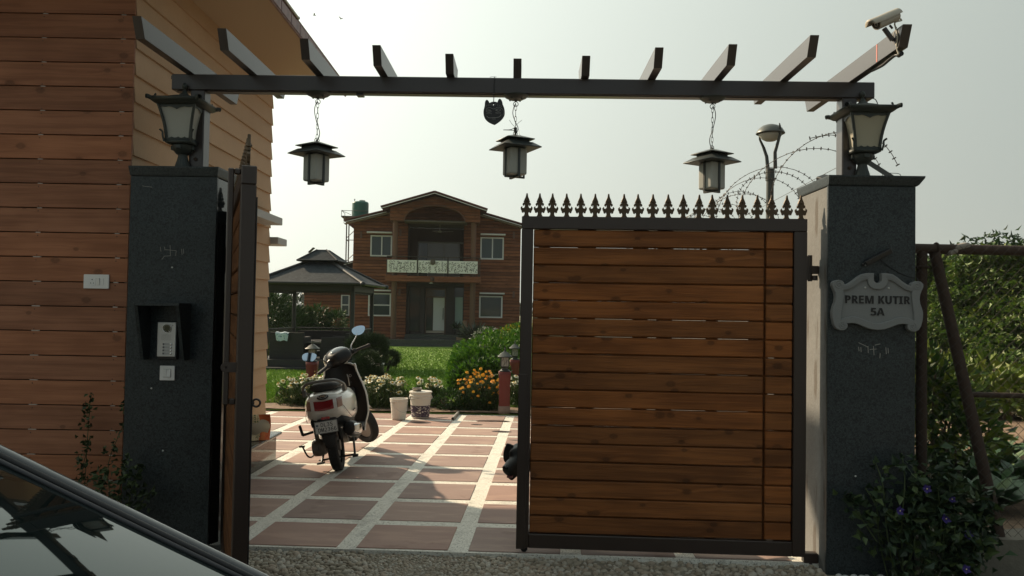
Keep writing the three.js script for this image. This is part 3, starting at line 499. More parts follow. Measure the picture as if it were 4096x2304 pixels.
// ------------------------------------------------------------------ the wood-clad house on the left
{
  const t = thing('guard_house', 'house with a red-brown plank front and a beige lap-board side under a deep eave', 'house', [-2.495, 0, -4.95], 0.017), r = rng(61);
  part('wall', [slab(-4, -0.034, -0.15, 3.95, -2.93, -0.036)], std([0.10, 0.05, 0.03], 0.9), t);
  const plankM = [MT.clad, MT.cladB, MT.clad, MT.cladC], scr = std([0.10, 0.05, 0.032], 0.5, { metalness: 0.3 }), clipM = std([0.55, 0.53, 0.50], 0.45, { metalness: 0.5 });
  const clipG = chamfer(0.030, 0.0085, 0.006, 0.001), screwG = N(put(new THREE.SphereGeometry(0.0042, 8, 5), [0, 0, 0], null, [1, 1, 0.5]));
  for (let k = -9; k < 16; k++) {
    const y = 1.471 + 0.1544 * k; if (y < -0.05) continue;
    const g = chamfer(2.2, 0.1544 - 0.0065, 0.02, 0.0015); shiftUV(g, r() * 3, r() * 0.7); put(g, [-1.1 + rr(r, -0.003, 0.001), y + 0.0772, -0.0115 + rr(r, -0.0008, 0.0008)]);
    const p = part('plank', g, plankM[Math.floor(r() * 4)], t);
    for (const x of [-0.575, -0.075]) {
      const c = part('clip', clipG, clipM, p); c.position.set(x + rr(r, -0.004, 0.004), y, -0.012); c.scale.x = x < -0.3 && k < 3 ? 1.7 : 1;
      for (const dy of [0.011, 0.134]) { const s = part('screw', screwG, scr, p); s.position.set(x + rr(r, -0.004, 0.004), y + dy, -0.0012); }
    }
  }
  // lap boards on the side: each leans out over the one below
  for (let k = -14; k < 8; k++) {
    const y = 2.61 + 0.1716 * k, y1 = Math.min(y + 0.1716 + 0.012, 3.768); if (y1 < 0.25 || y > 3.76) continue;
    const s = poly([[-0.034, Math.max(y, 0.236)], [0.0, Math.max(y, 0.236)], [-0.018, y1], [-0.034, y1]]), g = N(extr(s, 2.895, 0.0015, [0, 0, -2.932]));
    boxUV(g); shiftUV(g, r() * 1.2, r() * 1.2);
    part('lap_board', g, k % 3 ? MT.board : MT.boardB, t);
  }
  part('plinth', [slab(-0.1, 0.09, -0.2, 0.206, -2.99, -0.06)], phy([1.7, 1.35, 1.15], 0.10, { map: T.granite }), t);
  part('plinth_ledge', put(boxUV(new RoundedBoxGeometry(0.24, 0.032, 3.02, 3, 0.014)), [0.02, 0.2215, -1.51]), phy([1.6, 1.6, 1.55], 0.22, { map: T.granite }), t);
  part('drain_box', [slab(0.088, 0.094, 0.02, 0.115, -2.16, -2.06), slab(0.0935, 0.097, 0.05, 0.10, -2.14, -2.075, 0.001)], MT.black, t);
  part('soffit', boxUV(new THREE.BoxGeometry(4.6, 0.03, 4.35)).translate(-1.72, 3.785, -1.345), std([0.42, 0.31, 0.205], 0.85, { bumpMap: T.grain, bumpScale: 0.001 }), t);
  const fm = tex(256, 64, (u, v) => mix3([0.10, 0.045, 0.042], [0.26, 0.15, 0.14], fbm(u, v, 24, 4, 4, 77)), [0.8, 0.2]);
  part('fascia', slab(0.582, 0.600, 3.755, 3.865, -3.52, 0.83), std(0xffffff, 0.5, { map: fm }), t);
  for (let i = 0; i < 16; i++) part('fascia_tile', slab(0.6005, 0.606, 3.768, 3.852, -3.5 + i * 0.27, -3.5 + i * 0.27 + 0.255), std(0xffffff, 0.5, { map: fm }), t);
  part('roof', [bar([0.595, 3.878, -1.345], [-3.9, 5.2, -1.345], 0.02, 4.36)], std([0.16, 0.07, 0.06], 0.5), t);
  part('gutter_bracket', [torus(0.012, 0.004, [0.605, 3.885, -1.55]), rod([0.605, 3.885, -1.55], [0.605, 3.885, 0.8], 0.012)], MT.steel, t);
  const grey = std([0.40, 0.40, 0.385], 0.8, { bumpMap: T.grain, bumpScale: 0.002 });
  const canopy = part('window_canopy', slab(-0.02, 0.175, 2.275, 2.345, -2.73, -1.05), grey, t);
  part('window_canopy', slab(-1.2, 0.075, 2.11, 2.18, -3.25, -2.935), grey, t);
}
{ // socket and switch on the planks
  const t = thing('socket_plate', 'white socket and switch plate screwed to the wooden planks', 'socket', [-2.685, 1.629, -4.9485], 0.017), d = std([0.05, 0.05, 0.05], 0.6);
  part('plate', put(new RoundedBoxGeometry(0.159, 0.089, 0.012, 2, 0.003), [0, 0, 0.006]), MT.white, t);
  part('socket', slab(-0.047, -0.002, -0.023, 0.024, 0.0115, 0.0140, 0.001), MT.white, t);
  part('socket_hole', [cyl(0.0035, 0.0035, 0.002, 10, [-0.024, 0.012, 0.0140], [Math.PI / 2, 0, 0]), cyl(0.0028, 0.0028, 0.002, 10, [-0.033, -0.010, 0.0140], [Math.PI / 2, 0, 0]), cyl(0.0028, 0.0028, 0.002, 10, [-0.015, -0.010, 0.0140], [Math.PI / 2, 0, 0])], d, t);
  part('rocker', box(0.021, 0.045, 0.006, [0.012, 0, 0.014], [0.09, 0, 0]), MT.white, t);
  part('blank', slab(0.0245, 0.046, -0.023, 0.024, 0.0115, 0.0135, 0.001), MT.white, t);
}
{ // granite hood over the entry phone
  const t = thing('phone_hood', 'dark granite hood with slanting side slabs sheltering the entry phone', 'hood', [-2.13, 1.165, -4.7395]), side = (x) => { const s = poly([[0, 0], [0.075, 0], [0.165, 0.318], [0, 0.318]]), g = extr(s, 0.018, 0.001); g.rotateY(-Math.PI / 2); g.translate(x, 0, 0); return boxUV(N(g)); };
  part('side_slab', side(-0.112), MT.granite, t); part('side_slab', side(0.130), MT.granite, t);
  part('top_slab', slab(-0.134, 0.134, 0.3185, 0.338, 0, 0.172, 0.002), MT.granite, t);
}
{ // entry phone
  const t = thing('entry_phone', 'silver entry phone with a round camera and four call buttons under the granite hood', 'entry phone', [-2.125, 1.285, -4.7395]);
  const silver = std([0.50, 0.51, 0.51], 0.35, { metalness: 0.6 }), d = MT.black;
  part('back_box', slab(-0.058, 0.058, -0.12, 0.108, 0, 0.022), d, t);
  part('front_plate', put(new RoundedBoxGeometry(0.112, 0.206, 0.016, 2, 0.004), [0, 0.0, 0.0305]), silver, t);
  const lens = part('camera_window', cyl(0.024, 0.024, 0.004, 28, [0.003, 0.066, 0.040], [Math.PI / 2, 0, 0]), MT.glassDark, t);
  part('rim', torus(0.025, 0.0028, [0.003, 0.066, 0.041], null, 8, 32), MT.chrome, lens);
  for (let i = 0; i < 9; i++) part('led', ball(0.0017, [0.003 + 0.017 * Math.cos(i * 0.7 + 2.6), 0.066 + 0.017 * Math.sin(i * 0.7 + 2.6), 0.0425], null, 6, 4), std([0.5, 0.5, 0.5], 0.4), lens);
  part('microphone', slab(0.034, 0.038, 0.079, 0.088, 0.0383, 0.0392, 0.0003), d, t);
  const hs = []; for (let i = 0; i < 11; i++) for (let j = 0; j < 6; j++) hs.push(new THREE.CircleGeometry(0.0013, 6).translate(-0.028 + i * 0.0054, 0.029 - j * 0.0063, 0.0389)); part('speaker_holes', hs, d, t);
  for (let i = 0; i < 4; i++) {
    const y = -0.028 - i * 0.0185; part('name_slot', slab(-0.023, 0.018, y - 0.0065, y + 0.0065, 0.038, 0.0392, 0.0005), std([0.40, 0.41, 0.41], 0.3), t);
    part('number_tab', slab(-0.021, -0.011, y - 0.005, y + 0.005, 0.0392, 0.0396, 0.0001), std([0.12, 0.12, 0.12], 0.5), t);
    part('call_button', ball(0.0068, [0.0285, y, 0.0385], [1, 1, 0.6], 14, 10), MT.chrome, t);
  }
}
{ const t = thing('switch_plate', 'white bell switch plate below the entry phone', 'switch', [-2.128, 1.083, -4.7395]);
  part('plate', put(new RoundedBoxGeometry(0.090, 0.088, 0.010, 2, 0.003), [0, 0, 0.005]), MT.white, t);
  part('frame_line', slab(-0.0235, 0.0235, -0.0245, 0.0245, 0.0098, 0.0104, 0.0001), std([0.25, 0.25, 0.24], 0.6), t);
  part('rocker', box(0.022, 0.046, 0.005, [-0.0112, 0, 0.0125], [0.05, 0, 0]), MT.white, t); part('rocker', box(0.022, 0.046, 0.005, [0.0112, 0, 0.0125], [-0.08, 0, 0]), MT.white, t); }
{ // carved stone name board
  const t = thing('name_board', 'carved grey stone name board with scrolled corners and raised black letters', 'sign', [2.073, 1.577, -4.7395]);
  const k = 0.000328, st = std([0.195, 0.202, 0.20], 0.85, { map: null, bumpMap: T.grain, bumpScale: 0.0012 });
  const L = [[0, 322], [-45, 335], [-75, 370], [-82, 420], [-80, 503], [-160, 505], [-260, 488], [-345, 435], [-430, 365], [-520, 308], [-598, 290], [-612, 335], [-650, 362], [-700, 372], [-760, 362], [-798, 325], [-800, 285], [-775, 225], [-745, 150], [-735, 60], [-745, -20], [-775, -100], [-797, -185], [-790, -300], [-765, -410], [-725, -480], [-660, -510], [-590, -502], [-548, -465], [-540, -420], [-560, -388], [-455, -374], [-365, -385], [-255, -430], [-125, -478], [0, -493]];
  const I = [[0, 233], [-60, 242], [-115, 268], [-155, 320], [-172, 410], [-215, 408], [-300, 372], [-400, 300], [-500, 232], [-600, 207], [-622, 200], [-616, 100], [-636, -60], [-658, -200], [-660, -335], [-560, -300], [-450, -276], [-350, -290], [-200, -350], [-80, -390], [0, -400]];
  const full = (H) => [...H, ...H.slice(1, -1).reverse().map(([x, y]) => [-x, y])].map(([x, y]) => new THREE.Vector2(x * k, y * k));
  const sp = (H) => new THREE.Shape(new THREE.SplineCurve(full(H)).getPoints(170).slice(0, -1)), closed = (H) => { const f = full(H); f.push(f[0]); return f; };
  const outer = new THREE.Shape(closed(L)), rim = new THREE.Shape(closed(L)); rim.holes.push(new THREE.Path(closed(I)));
  part('panel', extr(outer, 0.022, 0.003, [0, 0, 0.003]), st, t);
  part('border', extr(rim, 0.012, 0.004, [0, 0, 0.0255]), st, t);
  const between = (f) => { const A = new THREE.CatmullRomCurve3(L.map(([x, y]) => V(x * k, y * k, 0))), B = new THREE.CatmullRomCurve3(I.map(([x, y]) => V(x * k, y * k, 0))); return [A, B, f]; };
  for (const f of [0.3, 0.55, 0.8]) { const q = (lo, hi, lo2, hi2) => Array.from({ length: 18 }, (_, i) => { const a = L[Math.round(lerp(lo, hi, i / 17))], b = I[Math.round(lerp(lo2, hi2, i / 17))]; return [lerp(a[0], b[0], f) * k, lerp(a[1], b[1], f) * k, 0.0405]; });
    for (const s of [1, -1]) for (const seg of [[4, 10, 5, 9], [31, 35, 16, 20]]) part('moulding', tube(q(...seg).map(([x, y, z]) => [x * s, y, z]), 0.0022, 40, 5), st, t); }
  for (const [x, y, R, s] of [[-695, 295, 78, 1], [695, 295, 78, -1], [-622, -430, 70, 1], [622, -430, 70, -1]]) {
    const pts = Array.from({ length: 34 }, (_, i) => { const a = i / 33 * 11 * s + 1.2, q = R * (1 - i / 36) * k; return [x * k + q * Math.cos(a), y * k + q * Math.sin(a), 0.041]; }); part('scroll', tube(pts, 0.0032, 70, 5), st, t); }
  for (const s of [-1, 1]) part('bolt', ball(0.0065, [s * 210 * k, 252 * k, 0.029], [1, 1, 0.6], 10, 8), std([0.5, 0.5, 0.48], 0.5, { metalness: 0.5 }), t);
  const font = await new FontLoader().loadAsync('fonts/droid/droid_sans_bold.typeface.json');
  const word = (s, w, h, cx, cy, z, d, mat, parent, name = 'lettering') => { const g = new TextGeometry(s, { font, size: 1, depth: 0.3, curveSegments: 4 }); g.computeBoundingBox(); const b = g.boundingBox; g.translate(-(b.min.x + b.max.x) / 2, -(b.min.y + b.max.y) / 2, 0); g.scale(w / (b.max.x - b.min.x), h / (b.max.y - b.min.y), d / 0.3); g.translate(cx, cy, z); return part(name, g, mat, parent); };
  T.word = word;
  const bl = std([0.010, 0.010, 0.011], 0.6);
  const t1 = word('PREM KUTIR', 0.379, 0.047, 0.004, 0.0125, 0.0245, 0.008, bl, t), t2 = word('5A', 0.080, 0.045, 0.004, -0.058, 0.0245, 0.008, bl, t);
}
{ // small bar lamp above the board
  const t = thing('sign_lamp', 'slim black bar lamp tilted above the name board', 'lamp', [2.07, 1.838, -4.7395], 0);
  part('bracket', box(0.16, 0.018, 0.012, [-0.005, -0.006, 0.006], [0, 0, 0.52]), MT.black, t);
  part('housing', box(0.165, 0.030, 0.026, [0.008, 0.004, 0.034], [0.2, 0, 0.52]), MT.black, t);
  part('screw', ball(0.005, [-0.058, -0.045, 0.014], null, 8, 6), MT.steel, t);
  part('cable', tube([[0.03, -0.01, 0.012], [0.07, -0.04, 0.006], [0.13, -0.078, 0.005], [0.19, -0.105, 0.005], [0.245, -0.118, 0.008], [0.262, -0.15, 0.0], [0.265, -0.22, -0.01]], 0.0022, 40, 5), MT.black, t);
}
{ // cctv camera on the end of the last rafter
  const t = thing('cctv_camera', 'beige bullet camera with sun hood on the end of the last rafter', 'security camera', [1.985, 3.02, -4.29]);
  const beige = std([0.40, 0.365, 0.30], 0.5), a = V(-0.86, -0.46, 0.33).normalize(), c = V(-0.058, 0.072, 0.01);
  const orient = (g) => { const m = new THREE.Matrix4(), z = a.clone(), x = V(0, 1, 0).cross(z).normalize(), y = z.clone().cross(x); m.makeBasis(x, y, z); g.applyMatrix4(m); g.translate(c.x, c.y, c.z); return g; };
  const P = (x, y, z) => { const z1 = a.clone(), x1 = V(0, 1, 0).cross(z1).normalize(), y1 = z1.clone().cross(x1); return c.clone().addScaledVector(x1, x).addScaledVector(y1, y).addScaledVector(z1, z).toArray(); };
  const body = part('body', orient(cyl(0.030, 0.030, 0.15, 28, [0, 0, 0], [Math.PI / 2, 0, 0])), beige, t);
  part('lens', orient(cyl(0.026, 0.026, 0.006, 24, [0, 0, 0.0745], [Math.PI / 2, 0, 0])), MT.glassDark, body);
  part('rim', orient(torus(0.0275, 0.003, [0, 0, 0.0755])), beige, body);
  part('inner_lens', orient(torus(0.009, 0.002, [0, 0, 0.078])), MT.steel, body);
  const hood = []; for (let i = 0; i <= 14; i++) { const q = Math.PI * (0.02 + 0.96 * i / 14); hood.push([Math.cos(q), Math.sin(q)]); }
  const ringH = (z, w, h, lo) => [...hood.map(([x, y]) => [x * w, y * h - lo, z]), ...hood.slice().reverse().map(([x, y]) => [x * (w - 0.002), y * (h - 0.002) - lo, z])];
  part('sun_hood', orient(skin([ringH(-0.09, 0.036, 0.036, 0), ringH(-0.02, 0.037, 0.038, 0), ringH(0.05, 0.037, 0.038, 0), ringH(0.118, 0.036, 0.036, -0.004)]).toNonIndexed()), beige, t);
  part('swivel', [rod(P(0, -0.034, -0.01), P(0, -0.055, -0.02), 0.006), rod([-0.066, 0.03, 0.0], [-0.022, -0.035, 0.005], 0.013, 0.013, 14), rod([-0.022, -0.035, 0.005], [0.0, -0.035, 0.005], 0.008)], std([0.05, 0.042, 0.045], 0.5), t);
  part('wall_foot', [cyl(0.022, 0.022, 0.012, 16, [-0.006, -0.035, 0.005], [0, 0, Math.PI / 2])], std([0.05, 0.042, 0.045], 0.5), t);
  part('cable', [tube([P(0, -0.012, -0.075), P(0.004, -0.035, -0.10), [-0.008, 0.06, 0.0], [-0.006, 0.02, 0.012], [-0.007, -0.03, 0.03], [-0.006, -0.085, 0.02], [0.0, -0.12, 0.03]], 0.0042, 30, 6), tube([[-0.007, 0.03, 0.02], [-0.009, -0.01, -0.012], [-0.008, -0.06, 0.012], [-0.004, -0.085, 0.028]], 0.003, 24, 5)], beige, t);
  const t2 = thing('cable_junction', 'small black cylinder sensor hanging under the last rafter by the camera', 'sensor', [2.01, 2.912, -4.30]);
  part('housing', [cyl(0.013, 0.013, 0.03, 18, [0, 0, 0], [Math.PI / 2, 0, 0]), torus(0.011, 0.003, [0, 0, 0.0155])], MT.black, t2);
  part('conduit', tube([[0, 0, -0.012], [-0.004, 0.010, -0.05], [-0.004, 0.008, -0.12], [-0.002, 0.004, -0.2], [0, 0.012, -0.30], [0, 0.018, -0.36]], 0.009, 30, 7), MT.black, t2);
  part('wire', tube([[0.004, 0.01, 0.012], [0.012, 0.028, 0.02], [0.006, 0.045, 0.02], [-0.002, 0.05, 0.01]], 0.002, 16, 5), MT.steel, t2);
}
{ // woven cement bag of papers leaning on the wall
  const t = thing('printed_bag', 'crumpled orange and cream printed bag leaning on the plinth ledge', 'bag', [-2.46, 0.2385, -7.42], 0);
  const m = canvasTex(256, 320, (c, w, h) => { c.fillStyle = '#d9c9a3'; c.fillRect(0, 0, w, h); c.fillStyle = '#c9683c'; c.fillRect(w * 0.42, 0, w * 0.58, h); c.fillStyle = '#d07a45'; c.fillRect(w * 0.5, h * 0.3, w * 0.2, h * 0.7); const r = rng(4); c.fillStyle = '#8a7a55'; for (let i = 0; i < 110; i++) c.fillRect(r() * w * 0.34 + 8, r() * h, 5 + r() * 16, 2 + r() * 3); c.fillStyle = '#6f7a58'; for (let i = 0; i < 12; i++) { c.beginPath(); c.arc(w * (0.15 + 0.3 * r()), h * r(), 7 + 8 * r(), 0, 7); c.fill(); } c.fillStyle = '#b3342a'; c.save(); c.translate(w * 0.86, h * 0.06); c.rotate(Math.PI / 2); c.font = 'bold 44px sans-serif'; c.fillText('I', 0, 12); c.font = 'bold 15px sans-serif'; c.fillText('. . . . . .', 60, 8); c.font = 'bold 52px sans-serif'; c.fillText('3', 185, 22); c.fillText('+', 240, 26); c.restore(); });
  const g = new THREE.PlaneGeometry(0.17, 0.24, 8, 12), p = g.attributes.position;
  const bend = (g, off) => { const p = g.attributes.position; for (let i = 0; i < p.count; i++) { const y = p.getY(i) + 0.12, x = p.getX(i); p.setXYZ(i, x + 0.02 * Math.sin(y * 13), y * 0.985, off - 0.03 * Math.sin(y / 0.24 * Math.PI) + 0.012 * Math.sin(x * 40 + y * 20)); } g.computeVertexNormals(); return g; };
  const rings = []; for (let j = 0; j <= 10; j++) { const y = j / 10 * 0.235, d = 0.045 * Math.sin(Math.PI * (0.12 + 0.8 * j / 10)) + 0.006, w = 0.082 - 0.012 * Math.sin(j * 0.9), o = 0.03 * Math.sin(j * 0.31); rings.push([[-w, y, o - d], [0, y, o - d * 1.15], [w, y, o - d], [w, y, o + d * 0.3], [0, y, o + d * 0.55], [-w, y, o + d * 0.3]]); }
  const body = part('sack', skin(rings), std([0.45, 0.40, 0.30], 0.9), t), face = part('printed_face', bend(g, 0.062), std(0xffffff, 0.8, { map: m }), t);
  t.rotation.set(-0.12, 0.55, 0.06);
}
// ------------------------------------------------------------------ the main house across the lawn
{
  const t = thing('main_house', 'two-storey timber-clad house with an arched balcony porch across the lawn', 'house', [-4.6, -0.41, -41], 0.09), r = rng(71);
  const roofY = (u) => 7.42 - 0.263 * Math.abs(u + 0.09);
  const core = std([0.055, 0.026, 0.016], 0.9), white = std([0.62, 0.62, 0.60], 0.5), trim = std([0.135, 0.062, 0.036], 0.7, { map: null }), dark = std([0.022, 0.018, 0.017], 0.6);
  const wallShape = (u0, u1) => poly([[u0, 0], [u1, 0], [u1, roofY(u1)], ...(u0 < -0.09 && u1 > -0.09 ? [[-0.09, roofY(-0.09)]] : []), [u0, roofY(u0)]]);
  const S = wallShape(-4.25, 4.37), cut = (s, x0, x1, y0, y1) => { const h = new THREE.Path(); h.moveTo(x0, y0); h.lineTo(x1, y0); h.lineTo(x1, y1); h.lineTo(x0, y1); h.lineTo(x0, y0); s.holes.push(h); };
  cut(S, -1.47, 1.41, 3.47, 6.2); cut(S, -1.5, 1.46, 0.5, 3.2);
  part('wall', [extr(S, 0.2, 0, [0, 0, -0.2]), slab(-4.25, -4.05, 0, 6.1, -9, -0.2), slab(4.17, 4.37, 0, 6.1, -9, -0.2), slab(-4.25, 4.37, 0, 6.1, -9.2, -9)], core, t);
  const openings = [[-1.5, 1.46, 0.0, 3.25], [-1.47, 1.41, 3.25, 6.2], [-3.38, -2.27, 4.5, 5.6], [2.27, 3.49, 4.46, 5.62], [2.26, 3.47, 1.43, 2.57], [-3.43, -2.27, 1.43, 2.62]];
  const pitch = 0.165;
  const row = (u0, u1, y, z, name = 'board') => { if (u1 - u0 < 0.05) return; const g = chamfer(u1 - u0, pitch - 0.024, 0.045, 0.016); shiftUV(g, r() * 4, r() * 1.2); put(g, [(u0 + u1) / 2, y + pitch / 2, z + 0.0165 + rr(r, -0.002, 0.002)], [-0.05, 0, 0]); part(name, g, MT.far[Math.floor(r() * 3)], t); };
  for (let y = 0.34; y < 7.3; y += pitch) {
    let spans = [[-4.25, 4.37]]; const top = (7.42 - y - pitch) / 0.263; spans = [[Math.max(-4.25, -0.09 - top), Math.min(4.37, -0.09 + top)]];
    for (const [a, b, c, d] of openings) if (y + pitch * 0.6 > c && y + pitch * 0.4 < d) spans = spans.flatMap(([p, q]) => b <= p || a >= q ? [[p, q]] : [[p, Math.min(q, a)], [Math.max(p, b), q]].filter(([m, n]) => n - m > 0.03));
    for (const [a, b] of spans) row(a, b, y, 0);
  }
  // tympanum of upright boards and the porch front with its arch
  for (let u = -1.47; u < 1.4; u += 0.144) part('upright_board', slab(u + 0.003, u + 0.141, 6.2, 7.05, 0.002, 0.022), MT.far[Math.floor(r() * 3)], t);
  const ac = -0.075, ah = 0.80, aw = 1.535, archY = (u) => Math.abs(u - ac) >= aw ? -1 : 6.2 + ah * Math.sqrt(1 - ((u - ac) / aw) ** 2);
  const P = new THREE.Shape(); P.moveTo(-2.28, 6.2); P.lineTo(-1.61, 6.2); for (let i = 1; i < 24; i++) { const u = -1.61 + i / 24 * 3.07; P.lineTo(u, archY(u)); } P.lineTo(1.46, 6.2); P.lineTo(2.17, 6.2); P.lineTo(2.17, 6.86); P.lineTo(-0.09, 7.46); P.lineTo(-2.28, 6.86);
  part('porch_front', [extr(P, 0.25, 0, [0, 0, 1.33]), slab(-2.28, -2.15, 6.2, 6.84, 0.03, 1.33), slab(2.04, 2.17, 6.2, 6.84, 0.03, 1.33)], trim, t);
  for (let y = 6.2; y < 7.3; y += pitch) {
    const lim = Math.min(2.28, (7.46 - y - pitch * 0.8) / 0.274), q = (y + pitch * 0.5 - 6.2) / ah, hw = q < 1 ? aw * Math.sqrt(1 - q * q) : 0;
    if (hw > 0.05) { row(Math.max(-2.28, -0.09 - lim), ac - hw, y, 1.58, 'porch_board'); row(ac + hw, Math.min(2.17, -0.09 + lim), y, 1.58, 'porch_board'); } else row(Math.max(-2.28, -0.09 - lim), Math.min(2.17, -0.09 + lim), y, 1.58, 'porch_board');
  }
  for (let k = 0; k < 4; k++) { const g = chamfer(1.25, pitch - 0.012, 0.03, 0.01); g.rotateY(Math.PI / 2); part('porch_side_board', put(g, [2.185, 6.2 + (k + 0.5) * pitch, 0.7]), MT.far[k % 3], t); }
  part('arch_trim', tube(Array.from({ length: 25 }, (_, i) => { const a = Math.PI * i / 24; return [ac - Math.cos(a) * (aw - 0.02), 6.2 + Math.sin(a) * (ah - 0.02), 1.62]; }), 0.035, 48, 6), trim, t);
  for (const [x, z] of [[-2.03, 1.3], [1.88, 1.3]]) { const rope = []; for (let y = 0.36; y < 3.2; y += 0.055) rope.push(torus(0.118, 0.028, [x, y, z], [Math.PI / 2, 0, 0], 5, 14)); part('column', [cyl(0.13, 0.13, 2.74, 16, [x, 4.83, z])], std([0.15, 0.078, 0.048], 0.75), t); part('rope_column', [cyl(0.118, 0.118, 2.88, 14, [x, 1.78, z]), ...rope], std([0.17, 0.10, 0.06], 0.85), t); }
  // roofs
  const rm = std([0.105, 0.035, 0.032], 0.8), roofPair = (hw, y0, sl, z0, z1, c) => [-1, 1].map((s) => bar([c, y0 + 0.05, (z0 + z1) / 2], [c + s * hw, y0 + 0.05 - hw * sl, (z0 + z1) / 2], 0.07, z1 - z0));
  part('roof', roofPair(4.62, 7.46, 0.268, -9.6, 0.55, -0.09), rm, t);
  part('porch_roof', roofPair(2.62, 7.58, 0.312, -1.5, 2.2, -0.09), rm, t);
  for (const [c, hw, y0, sl, z, from] of [[-0.09, 4.62, 7.40, 0.268, 0.56, 2.45], [-0.09, 2.6, 7.53, 0.312, 2.205, 0]]) for (const s of [-1, 1]) part('eave_strip', bar([c + s * from, y0 - from * sl, z], [c + s * hw, y0 - hw * sl, z], 0.035, 0.02), white, t);
  part('eave_soffit', [bar([-0.09 - 2.3, 6.72, 0.28], [-4.68, 6.10, 0.28], 0.02, 0.52), bar([-0.09 + 2.3, 6.72, 0.28], [4.5, 6.10, 0.28], 0.02, 0.52)], std([0.30, 0.24, 0.21], 0.8), t);
  // balcony
  part('balcony_floor', slab(-2.47, 2.27, 3.2, 3.46, 0.02, 1.6), trim, t);
  for (let k = 0; k < 2; k++) row(-2.47, 2.27, 3.17 + k * 0.145, 1.6, 'edge_board');
  const railM = std([0.045, 0.035, 0.025], 0.5);
  part('rail', [rod([-2.39, 4.43, 1.57], [2.22, 4.43, 1.57], 0.022), rod([2.22, 4.43, 1.57], [2.22, 4.43, 0.05], 0.022), rod([-2.39, 4.43, 1.57], [-2.39, 4.43, 0.05], 0.022), ...[-2.39, 2.16, 2.22].map((x) => rod([x, 3.46, 1.57], [x, 4.43, 1.57], 0.018)), ...[-0.885, 0.62].map((x) => slab(x - 0.034, x + 0.034, 3.46, 4.43, 1.585, 1.63)), rod([-2.39, 3.54, 1.57], [2.2, 3.54, 1.57], 0.015)], railM, t);
  const scroll = (s, cx, cy, R, a0, turns, dir) => { const pts = []; for (let i = 0; i <= 14; i++) { const q = i / 14; pts.push([cx + s * R * (1 - 0.85 * q) * Math.cos(a0 + dir * q * turns), cy + R * (1 - 0.85 * q) * Math.sin(a0 + dir * q * turns), 0.0105]); } return tube(pts, 0.0095, 22, 4); };
  [[-2.37, -0.9], [-0.87, 0.6], [0.64, 2.10]].forEach(([a, b], n) => {
    const p = part('fretwork_panel', slab(a, b, 3.63, 4.25, 1.585, 1.60), std([0.76, 0.76, 0.70], 0.6), t), q = rng(30 + n), gs = [], cx = (a + b) / 2;
    for (const m of [-1, 1]) for (let i = 0; i < 26; i++) { const rx = 0.05 + 0.64 * ((i * 0.754877 + 0.1 * n) % 1), ry = 3.69 + 0.50 * ((i * 0.569840 + 0.2) % 1), R = 0.03 + 0.06 * q(); const g = scroll(m, cx + m * rx, ry, R, q() * 6.28, 3.2 + q() * 2.4, q() < 0.5 ? 1 : -1); g.translate(0, 0, 1.592); gs.push(g); }
    part('scrollwork', gs, std([0.05, 0.042, 0.03], 0.7), p, { kind: 'stuff' });
  });
  part('crest', [ball(0.13, [-0.13, 4.17, 1.62], [1, 1.1, 0.35]), box(0.2, 0.1, 0.05, [-0.13, 4.27, 1.62])], std([0.10, 0.085, 0.06], 0.7), t);
  part('crest', [box(0.2, 0.2, 0.06, [-0.14, 3.34, 1.65], null, 0.03), ball(0.07, [-0.14, 3.30, 1.69], [1, 1.1, 0.6])], std([0.07, 0.035, 0.025], 0.7), t);
  part('porch_light', [lathe([[0.03, 0], [0.05, -0.03], [0.11, -0.09], [0, -0.09]], 12, [-0.2, 3.2, 1.5])], white, t);
  // balcony recess and its sliding door
  part('recess', [slab(-1.6, -1.47, 3.4, 6.2, -1.9, -0.2), slab(1.41, 1.55, 3.4, 6.2, -1.9, -0.2), slab(-1.6, 1.55, 3.4, 6.2, -2.0, -1.9)], std([0.050, 0.026, 0.018], 0.9), t);
  part('recess_ceiling', slab(-1.6, 1.55, 6.2, 6.28, -1.9, 1.32), std([0.12, 0.105, 0.09], 0.9), t);
  const sl = part('sliding_door', [slab(-1.04, 1.42, 5.39, 5.47, -1.89, -1.84), ...[-1.04, -0.52, 0.33, 1.18].map((x) => slab(x, x + 0.06, 3.47, 5.39, -1.89, -1.84))], std([0.26, 0.25, 0.23], 0.5), t);
  for (const [a, b] of [[-0.46, 0.33], [0.39, 1.18]]) part('pane', slab(a, b, 3.5, 5.39, -1.875, -1.865, 0.001), phy([0.20, 0.19, 0.175], 0.15), sl);
  part('pane', slab(-0.98, -0.52, 3.5, 5.39, -1.876, -1.866, 0.001), MT.glassDark, sl);
  part('ceiling_fan', [rod([0.17, 6.19, 0.4], [0.17, 5.86, 0.4], 0.015), lathe([[0, 0], [0.1, 0.02], [0.11, 0.07], [0.03, 0.12], [0, 0.12]], 14, [0.17, 5.76, 0.4]), box(0.62, 0.012, 0.12, [0.55, 5.82, 0.4], [0.15, 0.05, 0.06]), box(0.5, 0.012, 0.12, [-0.05, 5.82, 0.65], [0.15, -2.1, 0]), box(0.5, 0.012, 0.12, [0.0, 5.82, 0.12], [0.15, 2.1, 0])], std([0.22, 0.20, 0.17], 0.5), t);
  // windows
  const glass = phy([0.035, 0.052, 0.052], 0.06, { ior: 1.55 });
